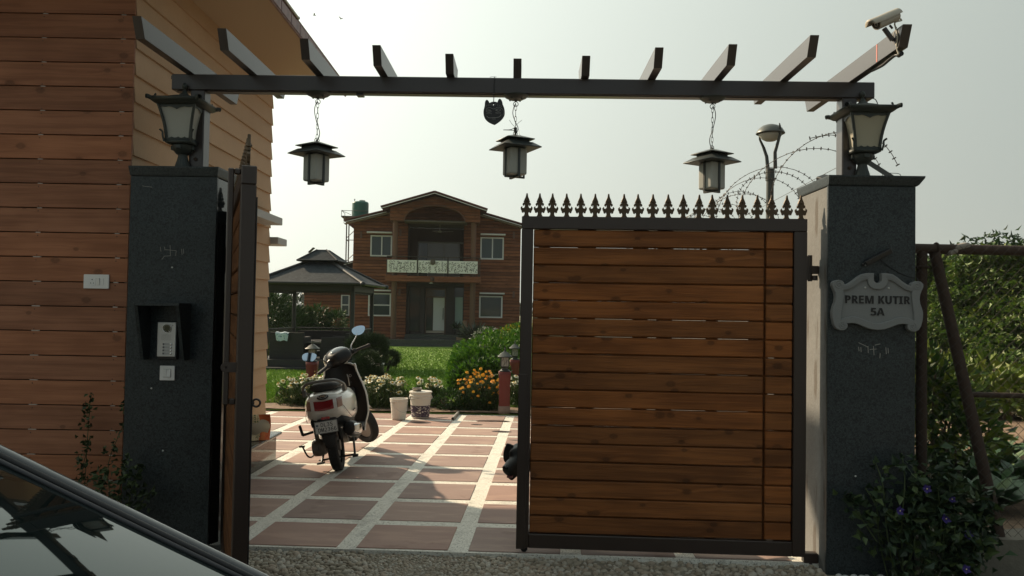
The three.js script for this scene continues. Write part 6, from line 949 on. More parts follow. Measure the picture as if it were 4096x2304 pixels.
flowerBed('golden yellow flowers growing against the red lamp post', [-0.66, gy(-12.35), -12.3], 0.36, 0.28, 0.60, 3000, 85, 451, 'gold');
struct('flower_bed_soil', sheet(-4.2, 1.9, -13.6, -11.88, 30, 10, (x, z) => gy(z) + 0.02 + 0.03 * fbm(x / 6 + 1, z / 6 + 4, 20, 20, 3, 9)), MT.soil);
tag(foliage(scene, 'grass', (() => { const gs = []; for (let i = 0; i < 4; i++) { const g = leafGeo(0.055, 0.009, 0.1, 0.4); g.rotateX(0.35); g.rotateY(i * 1.6); g.translate(0.014 * Math.cos(i * 2), 0, 0.014 * Math.sin(i * 2)); gs.push(g); } return M1(gs); })(), LM, 52000, 461, (r) => { const q = Math.pow(r(), 1.6), z = -12.6 - q * 24, x = rr(r, -0.34, 0.02) * -z * 0.98 - 0.2; return [[x, gy(z) + 0.012, z], [0, 1, 0]]; }, [[0.16, 0.30, 0.024], [0.12, 0.24, 0.02], [0.21, 0.33, 0.035]], [0.6, 1.1]), 'short mown green grass of the lawn before the house', 'grass', null, 'stuff');

// red lamp posts in the garden
function gardenLamp(label, x, z) {
  const t = thing('garden_lamp', label, 'garden lamp', [x, gy(z), z], 0.05, 'red garden lamp posts'), sq = (y, h) => [[-h, y, -h], [h, y, -h], [h, y, h], [-h, y, h]], I = MT.castIron, S = (a) => skin(a).toNonIndexed();
  part('post', S([sq(-0.05, 0.085), sq(0.2, 0.080), sq(0.48, 0.082), sq(0.58, 0.090), sq(0.64, 0.092)]), MT.rufous, t); part('foot', S([sq(-0.05, 0.088), sq(0.13, 0.0865)]), std([0.22, 0.16, 0.13], 0.9), t);
  part('base', S([sq(0.6405, 0.075), sq(0.655, 0.075), sq(0.67, 0.05), sq(0.70, 0.05), sq(0.715, 0.062), sq(0.72, 0.062)]), I, t);
  part('cage', [[1, 1], [1, -1], [-1, 1], [-1, -1]].map(([a, b]) => slab(a * 0.058 - 0.006, a * 0.058 + 0.006, 0.72, 0.855, b * 0.058 - 0.006, b * 0.058 + 0.006, 0.001)), I, t);
  for (let f = 0; f < 4; f++) { const g = slab(-0.051, 0.051, 0.722, 0.853, 0.052, 0.055, 0.0005), l = M1([[-0.03, 0.73, 0.02, 0.79], [0.0, 0.74, -0.02, 0.84], [0.03, 0.73, 0.012, 0.85], [-0.04, 0.8, -0.02, 0.85], [0.02, 0.79, 0.045, 0.82]].map(([a, b, c, d]) => rod([a, b, 0.0575], [c, d, 0.0575], 0.003, 0.002, 5))); g.rotateY(f * Math.PI / 2); l.rotateY(f * Math.PI / 2); const p = part('pane', g, MT.frost, t); part('leaf_pattern', l, I, p, { kind: 'stuff' }); }
  part('roof', S([sq(0.853, 0.07), sq(0.857, 0.105), sq(0.868, 0.108), sq(0.885, 0.085), sq(0.915, 0.055), sq(0.94, 0.022), sq(0.945, 0.012)]), I, t); part('finial', lathe([[0.012, 0.944], [0.017, 0.955], [0.008, 0.97], [0.013, 0.985], [0.004, 1.0], [0, 1.02]], 12), I, t);
}
gardenLamp('red garden lamp post beside the yellow flowers', -0.28, -11.98); gardenLamp('red garden lamp post partly hidden behind the nearer one, by the gate leaf', -0.17, -15.4); gardenLamp('red garden lamp post behind the scooter mirror, left of the lawn', -3.62, -13.6); gardenLamp('farthest red garden lamp post, showing a roof edge by the gate leaf', -0.10, -19);
{ const t = thing('log_planter', 'planter of upright log and stump beside the entrance steps', 'planter', HOUSE(1.55, 0.34, 1.95), 0.09), lg = std([0.20, 0.125, 0.08], 0.85); part('log', [cyl(0.11, 0.12, 0.95, 14, [-0.05, 0.47, 0]), cyl(0.06, 0.06, 0.3, 10, [0.12, 0.62, 0.02], [0, 0, 1.2]), cyl(0.09, 0.09, 0.45, 12, [0.16, 0.22, 0.06])], lg, t); part('trough', slab(-0.45, 0.3, -0.02, 0.13, -0.15, 0.2), lg, t); foliage(t, 'foliage', leafGeo(0.3, 0.04), LMd, 60, 471, (r) => [[0.05, 0.45, 0], [r() - 0.5, 0.6, r() - 0.5]], GR.dark); }
{ const t = thing('potted_plant', 'dark spiky potted plant right of the front door', 'plant', HOUSE(1.12, 0.545, 0.1), 0.09); part('pot', lathe([[0, 0], [0.14, 0], [0.18, 0.28], [0.16, 0.28], [0, 0.25]], 18), MT.black, t); foliage(t, 'leaf', leafGeo(0.42, 0.06, 0.3, 0.3), LMd, 60, 481, (r) => { const a = r() * 6.28; return [[0, 0.28, 0], [Math.cos(a), 0.9, Math.sin(a)]]; }, GR.dark); }

// ------------------------------------------------------------------ climbers at the pillars
function climber(name, label, p, paths, n, geo, cols, seed, o = {}) {
  const t = thing(name, label, 'climber', p), cs = paths.map((q) => new THREE.CatmullRomCurve3(q.map((a) => V(...a)))), v = V(0, 0, 0);
  stems(paths, o.r ?? 0.004, stemM, t);
  foliage(t, 'foliage', geo, o.mat ?? LMd, n, seed, (r) => { const c = cs[Math.floor(r() * cs.length)], k = Math.pow(r(), o.pow ?? 0.8); c.getPoint(k, v); const w = (o.w ?? 0.06) * (1.2 - 0.75 * k); return [[v.x + (r() - 0.5) * 2 * w, v.y + (r() - 0.5) * 2 * w, v.z + (r() - 0.3) * 1.5 * w], [r() - 0.5, 0.05 + (r() - 0.5), 0.7]]; }, cols, o.size, 300);
  return t;
}
{ // purple-flowered vine against the right pillar and the fence
  const r = rng(501), paths = [];
  for (let i = 0; i < 40; i++) { const x = rr(r, -0.06, 0.42), top = (0.72 - 1.0 * Math.max(0, x - 0.25)) * rr(r, 0.45, 1.0), s = rr(r, -0.16, 0.22); paths.push([[x * 0.8 + 0.03, -0.08, rr(r, 0, 0.16)], [x + s * 0.3, top * 0.4, rr(r, 0.02, 0.2)], [x + s * 0.7, top * 0.8, rr(r, -0.02, 0.14)], [x + s, top * 0.97, rr(r, -0.04, 0.12)]]); }
  paths.push([[-0.1, 0.2, 0.1], [-0.2, 0.36, 0.06], [-0.27, 0.45, 0.04]]);
  const t = climber('flowering_vine', 'dark green vine with violet flowers growing over the foot of the name-board pillar', [2.14, 0, -4.72], paths, 1700, leafGeo(0.060, 0.040, 0.18, 0.25), [[0.024, 0.050, 0.021], [0.017, 0.035, 0.016], [0.035, 0.064, 0.026], [0.05, 0.08, 0.02]], 503, { w: 0.085, pow: 0.75, size: [0.7, 1.35] });
  const fg = (() => { const gs = []; for (let i = 0; i < 5; i++) { const g = leafGeo(0.036, 0.034, 0.15, 0.1); g.rotateX(1.25); g.rotateY(i * 1.2566); gs.push(g); } return M1(gs); })(), fm = std([0.028, 0.012, 0.13], 0.7), em = std([0.6, 0.5, 0.3], 0.8);
  for (const [x, y, z] of [[-0.03, 0.41, 0.22], [0.13, 0.53, 0.2], [0.28, 0.47, 0.18], [0.215, 0.375, 0.24], [0.36, 0.28, 0.2], [0.31, 0.11, 0.27], [-0.08, -0.03, 0.28]]) { const f = part('flower', fg, fm, t); f.position.set(x, y, z); f.rotation.set(1.1 + 0.4 * r(), r(), 0.5 * (r() - 0.5)); f.scale.setScalar(rr(r, 0.7, 1.05)); const e = part('eye', eyeG, em, f); e.scale.setScalar(0.4); e.position.y = 0.008; }
}
climber('creeper', 'thin leafy creeper climbing the planks left of the entry phone pillar', [-2.7, 0, -4.90], [[[0, 0, 0.02], [0.02, 0.4, 0.03], [0.03, 0.75, 0.03], [0.035, 0.94, 0.02]], [[0.02, 0, 0.02], [0.0, 0.4, 0.04], [0.04, 0.66, 0.03]], [[0.20, 0.2, 0.03], [0.16, 0.5, 0.03], [0.26, 0.8, 0.02], [0.285, 0.98, 0.02]]], 280, leafGeo(0.034, 0.023), [[0.060, 0.085, 0.030], [0.075, 0.10, 0.036], [0.045, 0.065, 0.026]], 511, { w: 0.05, pow: 0.9, r: 0.0025 });
climber('small_shrub', 'small leafy shrub at the foot of the entry phone pillar', [-2.36, 0, -4.68], [[[0.0, 0, 0], [0.0, 0.35, 0.03], [0.05, 0.62, 0.03]], [[0.02, 0, 0], [0.08, 0.4, 0.04], [0.13, 0.55, 0.03]], [[-0.04, 0, 0], [-0.1, 0.3, 0.04], [-0.08, 0.52, 0.03]], [[0, 0, 0], [0.12, 0.3, 0.05], [0.2, 0.4, 0.05]]], 210, leafGeo(0.044, 0.028), [[0.05, 0.08, 0.028], [0.065, 0.10, 0.034], [0.036, 0.06, 0.024]], 521, { w: 0.07, pow: 0.6 });
{ const r = rng(531), g = new THREE.IcosahedronGeometry(1, 2); for (let i = 0; i < 12; i++) { const t = thing('white_pebble', ['first', 'second', 'third', 'fourth', 'fifth', 'sixth', 'seventh', 'eighth', 'ninth', 'tenth', 'eleventh', 'twelfth'][i] + ' white pebble from the left at the foot of the name-board pillar', 'pebble', [1.80 + i * 0.042 + rr(r, -0.008, 0.008), -0.018, -4.665 + rr(r, -0.02, 0.04)], r() * 6, 'white pebbles at the foot of the name-board pillar'), m = part('stone', g, std([0.48, 0.49, 0.48], 0.6), t); m.scale.set(0.024, 0.016, 0.019); } }

// ------------------------------------------------------------------ fence, field and hedge on the right
{
  const t = thing('chain_link_fence', 'rusty pipe fence with chain-link mesh and a slanting brace right of the name-board pillar', 'fence', [2.33, 0, -4.95]);
  part('post', cyl(0.032, 0.032, 1.95, 14, [0.125, 0.95, -0.005]), MT.rust, t); part('top_rail', rod([0.06, 1.915, 0], [3.2, 1.90, 0], 0.031, 0.031, 14), MT.rust, t); part('brace', rod([0.195, 1.89, 0.012], [0.595, 0.13, 0.012], 0.033, 0.036, 14), MT.rust, t); part('mid_rail', rod([0.40, 1.018, -0.03], [3.2, 1.0, -0.03], 0.017, 0.017, 10), MT.rust, t); part('post', cyl(0.032, 0.032, 1.95, 14, [3.2, 0.95, -0.005]), MT.rust, t);
  part('clamp', [torus(0.037, 0.008, [0.125, 1.80, -0.005], [Math.PI / 2, 0, 0]), torus(0.034, 0.008, [0.21, 1.915, 0], [0, Math.PI / 2, 0])], MT.rust, t);
  part('tape_scrap', [box(0.10, 0.035, 0.07, [0.36, 1.93, 0.0], [0.1, 0.1, 0.25], 0.012), box(0.06, 0.03, 0.072, [0.30, 1.895, 0.004], [0, 0, 0.35], 0.01)], std([0.24, 0.21, 0.18], 0.9), t);
  const wires = [], dx = 0.066, x1 = 3.15, y0 = 0.17, y1 = 1.935, H = y1 - y0; for (let k = -30; k < 50; k++) for (const s of [1, -1]) { let a = k * dx, b = a + H; let ya = y0, yb = y1; if (s < 0) { ya = y1; yb = y0; } let ua = 0, ub = 1; if (a < 0.02) ua = (0.02 - a) / H; if (b > x1) ub = (x1 - a) / H; if (ua >= ub) continue; const z = s * 0.0013 + 0.046; const p = (u) => [a + u * H, lerp(ya, yb, u), z]; const g = new THREE.CylinderGeometry(0.0014, 0.0014, dist(p(ua), p(ub)), 4, 1, true); wires.push(along(g, p(ua), p(ub))); }
  part('chain_link', wires, std([0.055, 0.046, 0.04], 0.6, { metalness: 0.5 }), t, { kind: 'stuff' });
  const c = thing('kerb_wall', 'low stained concrete wall under the chain-link fence', 'wall', [2.33, 0, -4.95]); const g = new THREE.BoxGeometry(4, 0.34, 0.2, 60, 5, 4), p = g.attributes.position; for (let i = 0; i < p.count; i++) p.setXYZ(i, p.getX(i) + 1.99, p.getY(i) + 0.0 + (p.getY(i) > 0.1 ? 0.03 * (fbm(p.getX(i) / 3 + 5, p.getZ(i) + 3, 20, 9, 3, 4) - 0.5) : 0), p.getZ(i) - 0.02 + 0.012 * (fbm(p.getX(i) / 2 + 9, p.getY(i) + 3, 20, 9, 3, 6) - 0.5)); g.computeVertexNormals(); part('concrete', boxUV(N(g)), MT.concrete, c);
}
{ // cabbages
  const r = rng(541), cols = [[0.05, 0.11, 0.035], [0.065, 0.115, 0.05], [0.035, 0.085, 0.03], [0.08, 0.14, 0.035]].map((c) => phy(c, 0.45, { transmission: 0.2, thickness: 0 }));
  const big = (() => { const g = new THREE.PlaneGeometry(1, 1, 8, 8), p = g.attributes.position; for (let i = 0; i < p.count; i++) { const v = p.getY(i) + 0.5, u = p.getX(i) * 2, w = 0.5 * Math.sin(Math.PI * Math.min(1, 0.12 + v * 0.86)) ** 0.7; p.setXYZ(i, u * w, v, 0.12 * u * u * w + 0.28 * v * v * (v > 0.6 ? 1 : 1) - 0.05 * v + 0.035 * Math.sin(u * 7 + v * 9) * v); } g.computeVertexNormals(); return N(g); })();
  const spots = [[3.55, -6.15], [3.95, -6.35], [4.35, -6.1], [3.7, -6.75], [4.15, -7.0], [4.6, -6.8], [3.95, -7.5], [4.5, -7.6], [5.0, -7.4], [4.3, -5.75], [3.35, -5.75], [3.8, -5.6]];
  spots.forEach(([x, z], i) => { const t = thing('cabbage', ['cabbage by the slanting fence brace, second row', 'cabbage in the middle of the second row behind the fence', 'cabbage toward the right of the second row behind the fence', 'cabbage just left of the bed centre, third row', 'cabbage in the bed centre, third row behind the fence', 'cabbage at the right of the third row behind the fence', 'cabbage at the left of the back row by the leafy shrub', 'cabbage in the middle of the back row of the bed', 'cabbage at the right end of the back row of the bed', 'cabbage at the right of the front row near the fence', 'cabbage at the foot of the slanting fence brace, front row', 'cabbage in the middle of the front row near the fence'][i], 'cabbage', [x, 0.12, z], r() * 6, 'cabbages behind the fence'); const n = 11; for (let k = 0; k < n; k++) { const l = part('leaf', big, cols[Math.floor(r() * 4)], t), inn = k / n; l.scale.setScalar(lerp(0.32, 0.16, inn) * rr(r, 0.85, 1.15)); l.rotation.order = 'YXZ'; l.rotation.set(lerp(1.15, 0.15, inn) + rr(r, -0.15, 0.15), k * 2.4, rr(r, -0.15, 0.15)); l.position.y = 0.04 + 0.05 * inn; } });
}
bush('leafy_shrub', 'yellow-green leafy shrub just behind the chain-link fence brace', 'shrub', [3.42, 0.12, -6.6], [[-0.02, 0.62, 0, 0.32, 0.42, 0.3], [0.12, 0.35, 0.1, 0.3, 0.35, 0.3], [-0.1, 0.85, 0, 0.2, 0.25, 0.2]], 1100, leafGeo(0.095, 0.055), GR.yellow.concat(GR.mid), 551, { inner: 0.15, lump: 0.5, single: 300 });
bush('leafy_shrub', 'spreading shrub with large yellowish leaves beside the pale path', 'shrub', [4.9, 0.12, -8.4], [[0, 0.66, 0, 0.55, 0.26, 0.4], [-0.4, 0.6, 0, 0.3, 0.25, 0.3], [0.5, 0.6, 0.1, 0.4, 0.22, 0.3]], 900, leafGeo(0.13, 0.07), GR.yellow, 561, { inner: 0.1, lump: 0.5, single: 300 });
tag(foliage(scene, 'weeds', leafGeo(0.16, 0.035, 0.2, 0.4), LM, 17000, 571, (r) => { if (r() < 0.5) { const u = 0.12 + 0.8 * r(), k = 0.35 + 2.1 * r(), h = Math.max(0.12, 1.15 - 0.45 * k) * (0.5 + 0.8 * vn(u * 30 + 40, k * 2 + 60, 200, 200, 3)); return [[lerp(5.6, 9.9, u) - 0.96 * k, 0.12 + h * r(), lerp(-23.2, -7.9, u) + 0.27 * k + (r() - 0.5) * 0.5], [r() - 0.5, 0.8, r() - 0.5]]; } const z = -10.9 - 6.0 * r(), x = Math.min(rr(r, 0.42, 0.80) * -z, lerp(5.6, 9.9, (z + 23.2) / 15.3) - 0.9 - 0.5 * r()), k = vn(x * 0.9 + 40, z * 0.9 + 60, 200, 200, 3); return [[x, 0.12 + (0.10 + 0.8 * k) * r() * (0.25 + 0.75 * smooth(-11.5, -15, z)), z], [r() - 0.5, 0.9, r() - 0.5]]; }, [[0.10, 0.13, 0.05], [0.16, 0.16, 0.075], [0.06, 0.10, 0.03], [0.24, 0.21, 0.13], [0.13, 0.075, 0.045]], [0.6, 1.5]), 'tangled weeds and dry stalks below the creeper-covered bank', 'weeds', null, 'stuff');
{ // bank hung with creepers, running back beside the field with its face to the sun; a core keeps it from being hollow
  const t = thing('creeper_bank', 'tall bank of sunlit green creepers behind the chain-link fence', 'hedge', [0, 0, 0]);
  const yTop = (u) => 2.40 + 0.30 * (fbm(u / 2 + 0.1, 0.4, 40, 5, 3, 3) - 0.5) + 0.26 * smooth(0.40, 0.62, u), P = (u, y, out) => { const k = out + 0.42 * (yTop(u) - y) + 1.1 * (fbm(u * 0.8 + 0.1, y / 9 + 0.2, 14, 14, 4, 7) - 0.5); return [lerp(5.6, 9.9, u) - 0.96 * k, y, lerp(-23.2, -7.9, u) + 0.27 * k]; };
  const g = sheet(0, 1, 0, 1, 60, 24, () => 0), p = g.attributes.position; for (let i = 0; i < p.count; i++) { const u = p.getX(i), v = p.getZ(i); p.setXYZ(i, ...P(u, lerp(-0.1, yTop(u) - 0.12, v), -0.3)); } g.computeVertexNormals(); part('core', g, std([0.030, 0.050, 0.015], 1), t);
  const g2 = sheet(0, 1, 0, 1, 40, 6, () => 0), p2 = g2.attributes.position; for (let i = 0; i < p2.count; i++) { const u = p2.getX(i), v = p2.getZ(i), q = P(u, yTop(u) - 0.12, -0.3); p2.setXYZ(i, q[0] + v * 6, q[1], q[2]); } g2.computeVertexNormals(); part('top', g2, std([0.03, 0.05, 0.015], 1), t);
  foliage(t, 'foliage', leafGeo(0.115, 0.062, 0.22, 0.4), LMt, 46000, 581, (r) => { const u = r() < 0.75 ? r() * 0.66 : 0.6 + r() * 0.4, y = Math.pow(r(), 0.85) * yTop(u) + (r() - 0.3) * 0.12, c = fbm(u * 2.5 + 0.1, y / 3 + 0.2, 9, 9, 3, 12); return [P(u, y, (c - 0.5) * 0.7 + (r() - 0.5) * 0.28), [-0.6 + 0.5 * (r() - 0.5), -0.4, 0.35]]; }, GR.field, [0.6, 1.3], 300);
  foliage(t, 'sprig', leafGeo(0.12, 0.045, 0.22, 0.5), LM, 3600, 591, (r) => { const k = Math.floor(r() * 30), u = 0.16 + k * 0.022 + 0.01 * Math.sin(k * 7), s = 0.10 + 0.26 * Math.abs(Math.sin(k * 3.7)), q = P(u, yTop(u), -0.15); return [[q[0] + (r() - 0.5) * 0.6, q[1] + s * Math.pow(r(), 1.4) - 0.08, q[2] + (r() - 0.5) * 0.6], [r() - 0.5, -0.25, r() - 0.5]]; }, GR.mid.concat(GR.dark), [0.6, 1.2]);
}
// ------------------------------------------------------------------ boundary wall, razor wire, street lamp
{ const t = thing('boundary_wall', 'rendered boundary wall running back from the name-board pillar, behind the gate leaf', 'wall', [2.12, 0, 0]); part('masonry', boxUV(new THREE.BoxGeometry(0.2, 2.2, 35)).translate(0, 0.40, -22.8), MT.plaster, t); part('coping', slab(-0.13, 0.13, 1.506, 1.55, -40.3, -5.28), MT.concrete, t); }
{
  const t = thing('razor_wire', 'coils of rusty razor wire above the boundary wall behind the pillar', 'wire', [2.12, 2.36, 0]), m = std([0.10, 0.085, 0.07], 0.5, { metalness: 0.6 }), r = rng(601);
  for (const [dir, ph] of [[1, 0.4], [-1, 2.0]]) {
    const pts = [], n = (dir > 0 ? 17 : 9) * 16; for (let i = 0; i <= n; i++) { const a = i / 16 * 6.283 * dir + ph, z = -5.45 - i / 16 * (dir > 0 ? 0.62 : 1.15) + 0.12 * Math.sin(a * 0.37), R = 0.35 + 0.04 * Math.sin(i * 0.05 + ph); pts.push(V(Math.cos(a) * R * 1.05 + 0.03 * Math.sin(i * 0.11), Math.sin(a) * R, z + 0.16 * Math.sin(a + ph))); }
    const c = new THREE.CatmullRomCurve3(pts); part('coil', new THREE.TubeGeometry(c, n * 2, 0.0026, 4), m, t);
    const L = c.getLength(), nb = Math.min(900, Math.floor(L / 0.05)), b = [], q = V(0, 0, 0), tg = V(0, 0, 0), bg = chamfer(0.009, 0.026, 0.0016, 0.0003); for (let i = 0; i < nb; i++) { const u = i / nb; c.getPointAt(u, q); c.getTangentAt(u, tg); const g = new THREE.BoxGeometry(0.008, 0.027, 0.0018); _q.setFromUnitVectors(V(1, 0, 0), tg); g.applyQuaternion(_q); g.translate(q.x, q.y, q.z); b.push(g); }
    part('blades', b, m, t, { kind: 'stuff' });
  }
  part('straight_wire', [rod([-0.05, 0.12, -5.3], [0.0, -0.05, -12], 0.002, 0.002, 4)], m, t);
}
{ const t = thing('street_lamp', 'mushroom-headed street lamp on a dark pole behind the boundary wall', 'street lamp', [3.06, 0, -10]), d = std([0.055, 0.058, 0.052], 0.45, { metalness: 0.3 }), y = 3.76;
  part('pole', [cyl(0.045, 0.06, 3.25, 16, [0, 1.6, 0]), cyl(0.056, 0.056, 0.15, 16, [0, 3.24, 0])], d, t);
  part('arm', [skin([[0.03, 3.3, 0.02, 0.05], [0.025, 3.5, 0.02, 0.045], [0.055, 3.62, 0.03, 0.04], [0.085, 3.75, 0.05, 0.032], [0.07, 3.83, 0.06, 0.024], [0.065, 3.86, 0.06, 0.012]].map(([x, yy, z, w]) => ring(0, 0, 0, w, w * 0.6, 3, 10).map(([a, b]) => [x + a, yy, z + 0.09 + b])))], d, t);
  part('arm', [skin([[-0.02, 3.3, -0.02, 0.05], [-0.03, 3.48, -0.05, 0.045], [-0.06, 3.6, -0.08, 0.04], [-0.10, 3.7, -0.1, 0.03], [-0.11, 3.78, -0.1, 0.02]].map(([x, yy, z, w]) => ring(0, 0, 0, w, w * 0.6, 3, 10).map(([a, b]) => [x + a, yy, z + b])))], d, t);
  part('hood', lathe([[0, y + 0.115], [0.05, y + 0.112], [0.10, y + 0.095], [0.145, y + 0.06], [0.172, y + 0.015], [0.178, y], [0.172, y - 0.004], [0.15, y + 0.01]], 36), std([0.10, 0.105, 0.095], 0.4, { metalness: 0.4 }), t); part('globe', lathe([[0, y - 0.098], [0.06, y - 0.092], [0.10, y - 0.07], [0.135, y - 0.03], [0.15, y + 0.004], [0, y + 0.01]], 32), MT.frost, t);
}
{ const t = thing('toothed_strip', 'grey toothed metal strip slanting down to the cap of the name-board pillar', 'strip', [2.27, 2.40, -5.06]); part('strip', [box(0.30, 0.032, 0.006, [0, 0.005, 0], [0, 0, -0.56]), ...Array.from({ length: 22 }, (_, i) => box(0.006, 0.008, 0.006, [-0.12 + i * 0.0115 + 0.0, 0.068 - i * 0.0072 + 0.018, 0], [0, 0, -0.56]))], std([0.10, 0.105, 0.10], 0.5), t); part('wire', [tube([[0.03, 0.0, 0.01], [0.09, -0.01, 0.02], [0.10, -0.07, 0.02]], 0.002, 12, 4), tube([[0.09, -0.02, 0.02], [0.06, -0.05, 0.02], [0.05, -0.07, 0.02]], 0.0015, 10, 4)], MT.black, t); }
{ const t = thing('flood_light', 'small black flood light perched on the cap edge behind the right lantern', 'flood light', [1.905, 2.3255, -5.12], 0.5); part('housing', box(0.075, 0.055, 0.05, [0, 0.036, 0], [0.3, 0, 0.35], 0.006), MT.black, t); part('foot', slab(-0.02, 0.02, 0, 0.02, -0.015, 0.015), MT.black, t); }
{ const t = thing('loop_cable', 'thin black cable looping from the beam end to the right lantern', 'cable', [2.1, 2.8, -4.93]); part('wire', tube([[0.02, 0.045, 0], [0.045, 0.03, 0.02], [0.06, -0.01, 0.02], [0.04, -0.06, 0.02], [0.02, -0.09, 0.02]], 0.003, 20, 5), MT.black, t); }
// far left: sheet fence with wire arms, distant trees, birds
{ const t = thing('sheet_fence', 'green sheet fence with steel wire arms seen through the gazebo', 'fence', [0, -0.62, -47]); part('sheeting', slab(-20, -8.2, -0.1, 2.1, -0.03, 0.03), std([0.035, 0.062, 0.045], 0.7), t); for (let i = 0; i < 10; i++) { const x = -18.6 + i * 1.15; part('post', [rod([x, 0, 0.06], [x, 2.4, 0.06], 0.03), rod([x, 2.36, 0.06], [x - 0.35, 2.8, 0.06], 0.022), rod([x, 2.36, 0.06], [x + 0.35, 2.8, 0.06], 0.022)], std([0.16, 0.17, 0.16], 0.6), t); } part('top_pipe', rod([-20, 2.15, 0.06], [-8.2, 2.15, 0.06], 0.035), std([0.16, 0.17, 0.16], 0.6), t); }
tag(foliage(scene, 'far_trees', leafGeo(1.0, 0.7), LMd, 5000, 611, (r) => { const k = Math.floor(r() * 46), x = -95 + k * 3.4, h = 2.6 + 2.6 * vn(k * 0.7 + 3, 2, 99, 9, 5), a = r() * 6.28, q = Math.cbrt(r()); return [[x + Math.cos(a) * 2.4 * q, -0.6 + h * (0.62 + 0.42 * Math.sin(r() * 6.28) * q), -165 + Math.sin(a) * 2], [r() - 0.5, r(), r() - 0.5]]; }, GR.dark, [0.7, 1.2]), 'hazy row of distant trees on the horizon', 'trees', null, 'stuff');
for (const [x, y, z, ry, lab] of [[-15.6, 22.6, -57, 0.4, 'bird flying, the one nearer the deep eave'], [-13.4, 22.0, -56, -0.5, 'bird flying, the one farther from the deep eave']]) {
  const t = thing('bird', lab + ' in the hazy sky', 'bird', [x, y, z], ry), bm = std([0.20, 0.20, 0.20], 0.8); t.scale.setScalar(0.55); part('body', skin([[-0.22, 0, 0.02], [-0.16, 0, 0.09], [0, 0, 0.12], [0.14, 0.01, 0.09], [0.20, 0.03, 0.07], [0.26, 0.03, 0.02]].map(([q, yy, w]) => ring(0, 0, 0, w, w, 2, 10).map(([a, b]) => [q, yy + b, a]))), bm, t);
  for (const s of [-1, 1]) part('wing', skin([[0.03, 0.10, 0.0, 0.02], [0.18, 0.11, 0.10, 0.012], [0.34, 0.07, 0.17, 0.008], [0.46, 0.02, 0.15, 0.004]].map(([d, c, yy, h]) => ring(0, 0, 0, c * 1.6, h, 2, 8).map(([a, b]) => [a - d * 0.2, yy + b, s * d]))), bm, t);
}
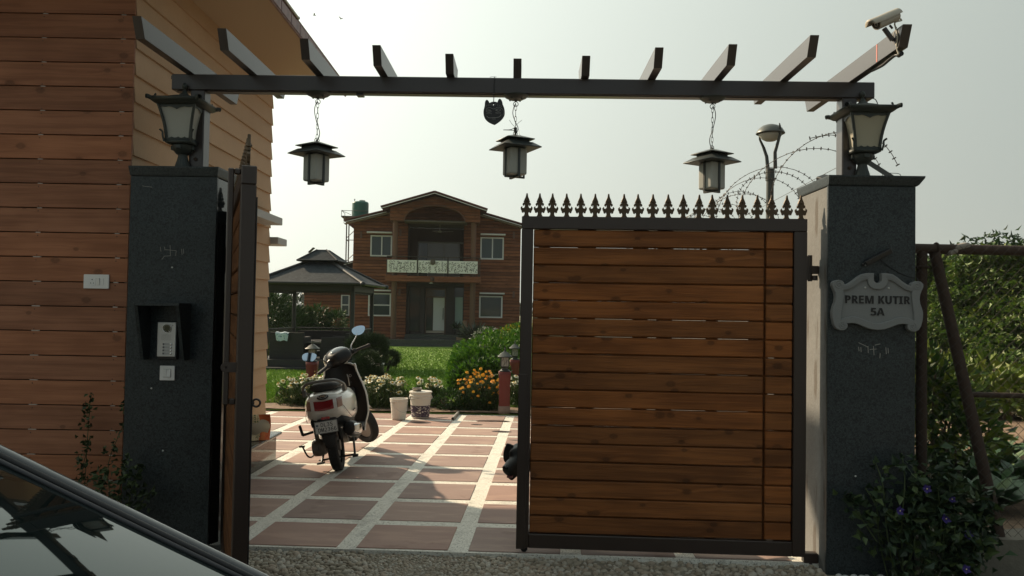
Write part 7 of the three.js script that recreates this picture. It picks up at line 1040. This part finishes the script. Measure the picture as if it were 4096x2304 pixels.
// ------------------------------------------------------------------ the dark car in the near corner
{
  const t = thing('car', 'dark car whose windscreen mirrors the sky and pergola in the near left corner', 'car', [0, 0, 0]), paint = phy([0.028, 0.031, 0.036], 0.25, { clearcoat: 1, clearcoatRoughness: 0.05, metalness: 0.3 }), rub = std([0.012, 0.012, 0.013], 0.6);
  const A = V(-1.122, 1.191, -1.70), B = V(-0.566, 0.871, -1.84), E = (s) => A.clone().lerp(B, s), zc = -1.2;
  const G = (s, w, dy) => { const e = E(s), h = Math.abs(e.z - zc) - 0.045, z = zc + w * h, b = 1 - w * w; const curve = -0.03 * Math.pow(Math.max(0, 0.3 - s), 2); return [e.x + 0.06 * b - 0.002, e.y + curve - 0.012 + dy, z]; };
  { const nx = 40, ny = 30, g = new THREE.PlaneGeometry(1, 1, nx, ny), p = g.attributes.position; for (let i = 0; i < p.count; i++) p.setXYZ(i, ...G(lerp(-0.5, 1.42, p.getY(i) + 0.5), p.getX(i) * 2, 0)); g.computeVertexNormals(); part('windscreen', g, phy([0.006, 0.010, 0.010], 0.02, { ior: 1.62, specularIntensity: 1, specularColor: rgb(0.78, 0.97, 0.93) }), t); }
  for (const s of [-1, 1]) { // pillar rail, moulding and seal along each side of the glass
    const P = (q, out, up) => { const e = E(q); return [e.x, e.y + up, zc + s * (Math.abs(e.z - zc) + out)]; }, line = (out, up) => Array.from({ length: 12 }, (_, i) => P(-0.5 + i * 0.175, out, up));
    const sec = (o) => skin(Array.from({ length: 14 }, (_, i) => { const q = -0.55 + i * 0.155; return o.map(([a, b]) => P(q, a, b)); }));
    part('windscreen_pillar', sec([[-0.030, -0.012], [-0.024, 0.000], [-0.008, 0.004], [0.010, -0.004], [0.03, -0.03], [0.05, -0.09], [0.0, -0.09], [-0.03, -0.04]]), paint, t); part('seal', tube(line(-0.037, -0.006), 0.0075, 30, 6), rub, t); part('trim_strip', tube(line(-0.052, -0.010), 0.006, 30, 6), std([0.03, 0.03, 0.034], 0.35), t);
  }
  const prof = [[-3.9, 0.85, 0.70], [-3.85, 0.95, 0.72], [-3.2, 0.98, 0.74]];
  const sx = (x, y, w) => [[x, y, zc - w], [x, y, zc + w]];
  const roofR = []; for (const [x, y, w] of [[-3.05, 1.15, 0.56], [-2.6, 1.33, 0.58], [-2.1, 1.41, 0.58], [-1.75, 1.40, 0.585], [-1.54, 1.325, 0.60]]) roofR.push([[x, y - 0.03, zc - w], [x, y, zc - w * 0.8], [x, y + 0.025, zc], [x, y, zc + w * 0.8], [x, y - 0.03, zc + w], [x, y - 0.07, zc + w * 0.9], [x, y - 0.05, zc], [x, y - 0.07, zc - w * 0.9]]); part('roof', skin(roofR), paint, t);
  const bodyR = []; for (const [x, y0, y1, w] of [[0.72, 0.28, 0.55, 0.60], [0.66, 0.22, 0.62, 0.70], [0.3, 0.2, 0.68, 0.78], [-0.3, 0.2, 0.735, 0.80], [-0.42, 0.2, 0.735, 0.81], [-1.2, 0.2, 0.80, 0.82], [-2.4, 0.2, 0.83, 0.82], [-3.2, 0.22, 0.84, 0.80], [-3.6, 0.25, 0.80, 0.72], [-3.7, 0.3, 0.70, 0.60]]) { const h = y1 - y0; bodyR.push([[x, y0, zc - w * 0.9], [x, y0 + h * 0.5, zc - w], [x, y0 + h * 0.85, zc - w * 0.97], [x, y1, zc - w * 0.8], [x, y1 + 0.02, zc], [x, y1, zc + w * 0.8], [x, y0 + h * 0.85, zc + w * 0.97], [x, y0 + h * 0.5, zc + w], [x, y0, zc + w * 0.9], [x, y0, zc]]); } part('body', skin(bodyR), paint, t);
  for (const s of [-1, 1]) { part('side_window', skin([[[-2.75, 0.86, zc + s * 0.80], [-2.5, 1.27, zc + s * 0.62], [-2.5, 1.27, zc + s * 0.60], [-2.75, 0.86, zc + s * 0.78]], [[-1.75, 0.84, zc + s * 0.805], [-1.72, 1.32, zc + s * 0.63], [-1.72, 1.32, zc + s * 0.61], [-1.75, 0.84, zc + s * 0.785]], [[-0.75, 0.80, zc + s * 0.80], [-1.5, 1.26, zc + s * 0.64], [-1.5, 1.26, zc + s * 0.62], [-0.75, 0.80, zc + s * 0.78]]]).toNonIndexed(), MT.glassDark, t); for (const x of [0.1, -2.9]) part('wheel', [put(new THREE.TorusGeometry(0.235, 0.085, 12, 30), [x, 0.27, zc + s * 0.74]), cyl(0.2, 0.2, 0.1, 24, [x, 0.27, zc + s * 0.76], [Math.PI / 2, 0, 0])], rub, t); part('headlamp', ball(0.12, [0.62, 0.52, zc + s * 0.56], [0.6, 0.6, 1]), MT.frost, t); }
  part('rear_window', skin([[[-3.1, 0.90, zc - 0.6], [-3.1, 0.90, zc + 0.6], [-3.12, 0.89, zc + 0.6], [-3.12, 0.89, zc - 0.6]], [[-2.98, 1.16, zc - 0.52], [-2.98, 1.16, zc + 0.52], [-3.0, 1.15, zc + 0.52], [-3.0, 1.15, zc - 0.52]]]), MT.glassDark, t);
}
renderer.render(scene, camera);
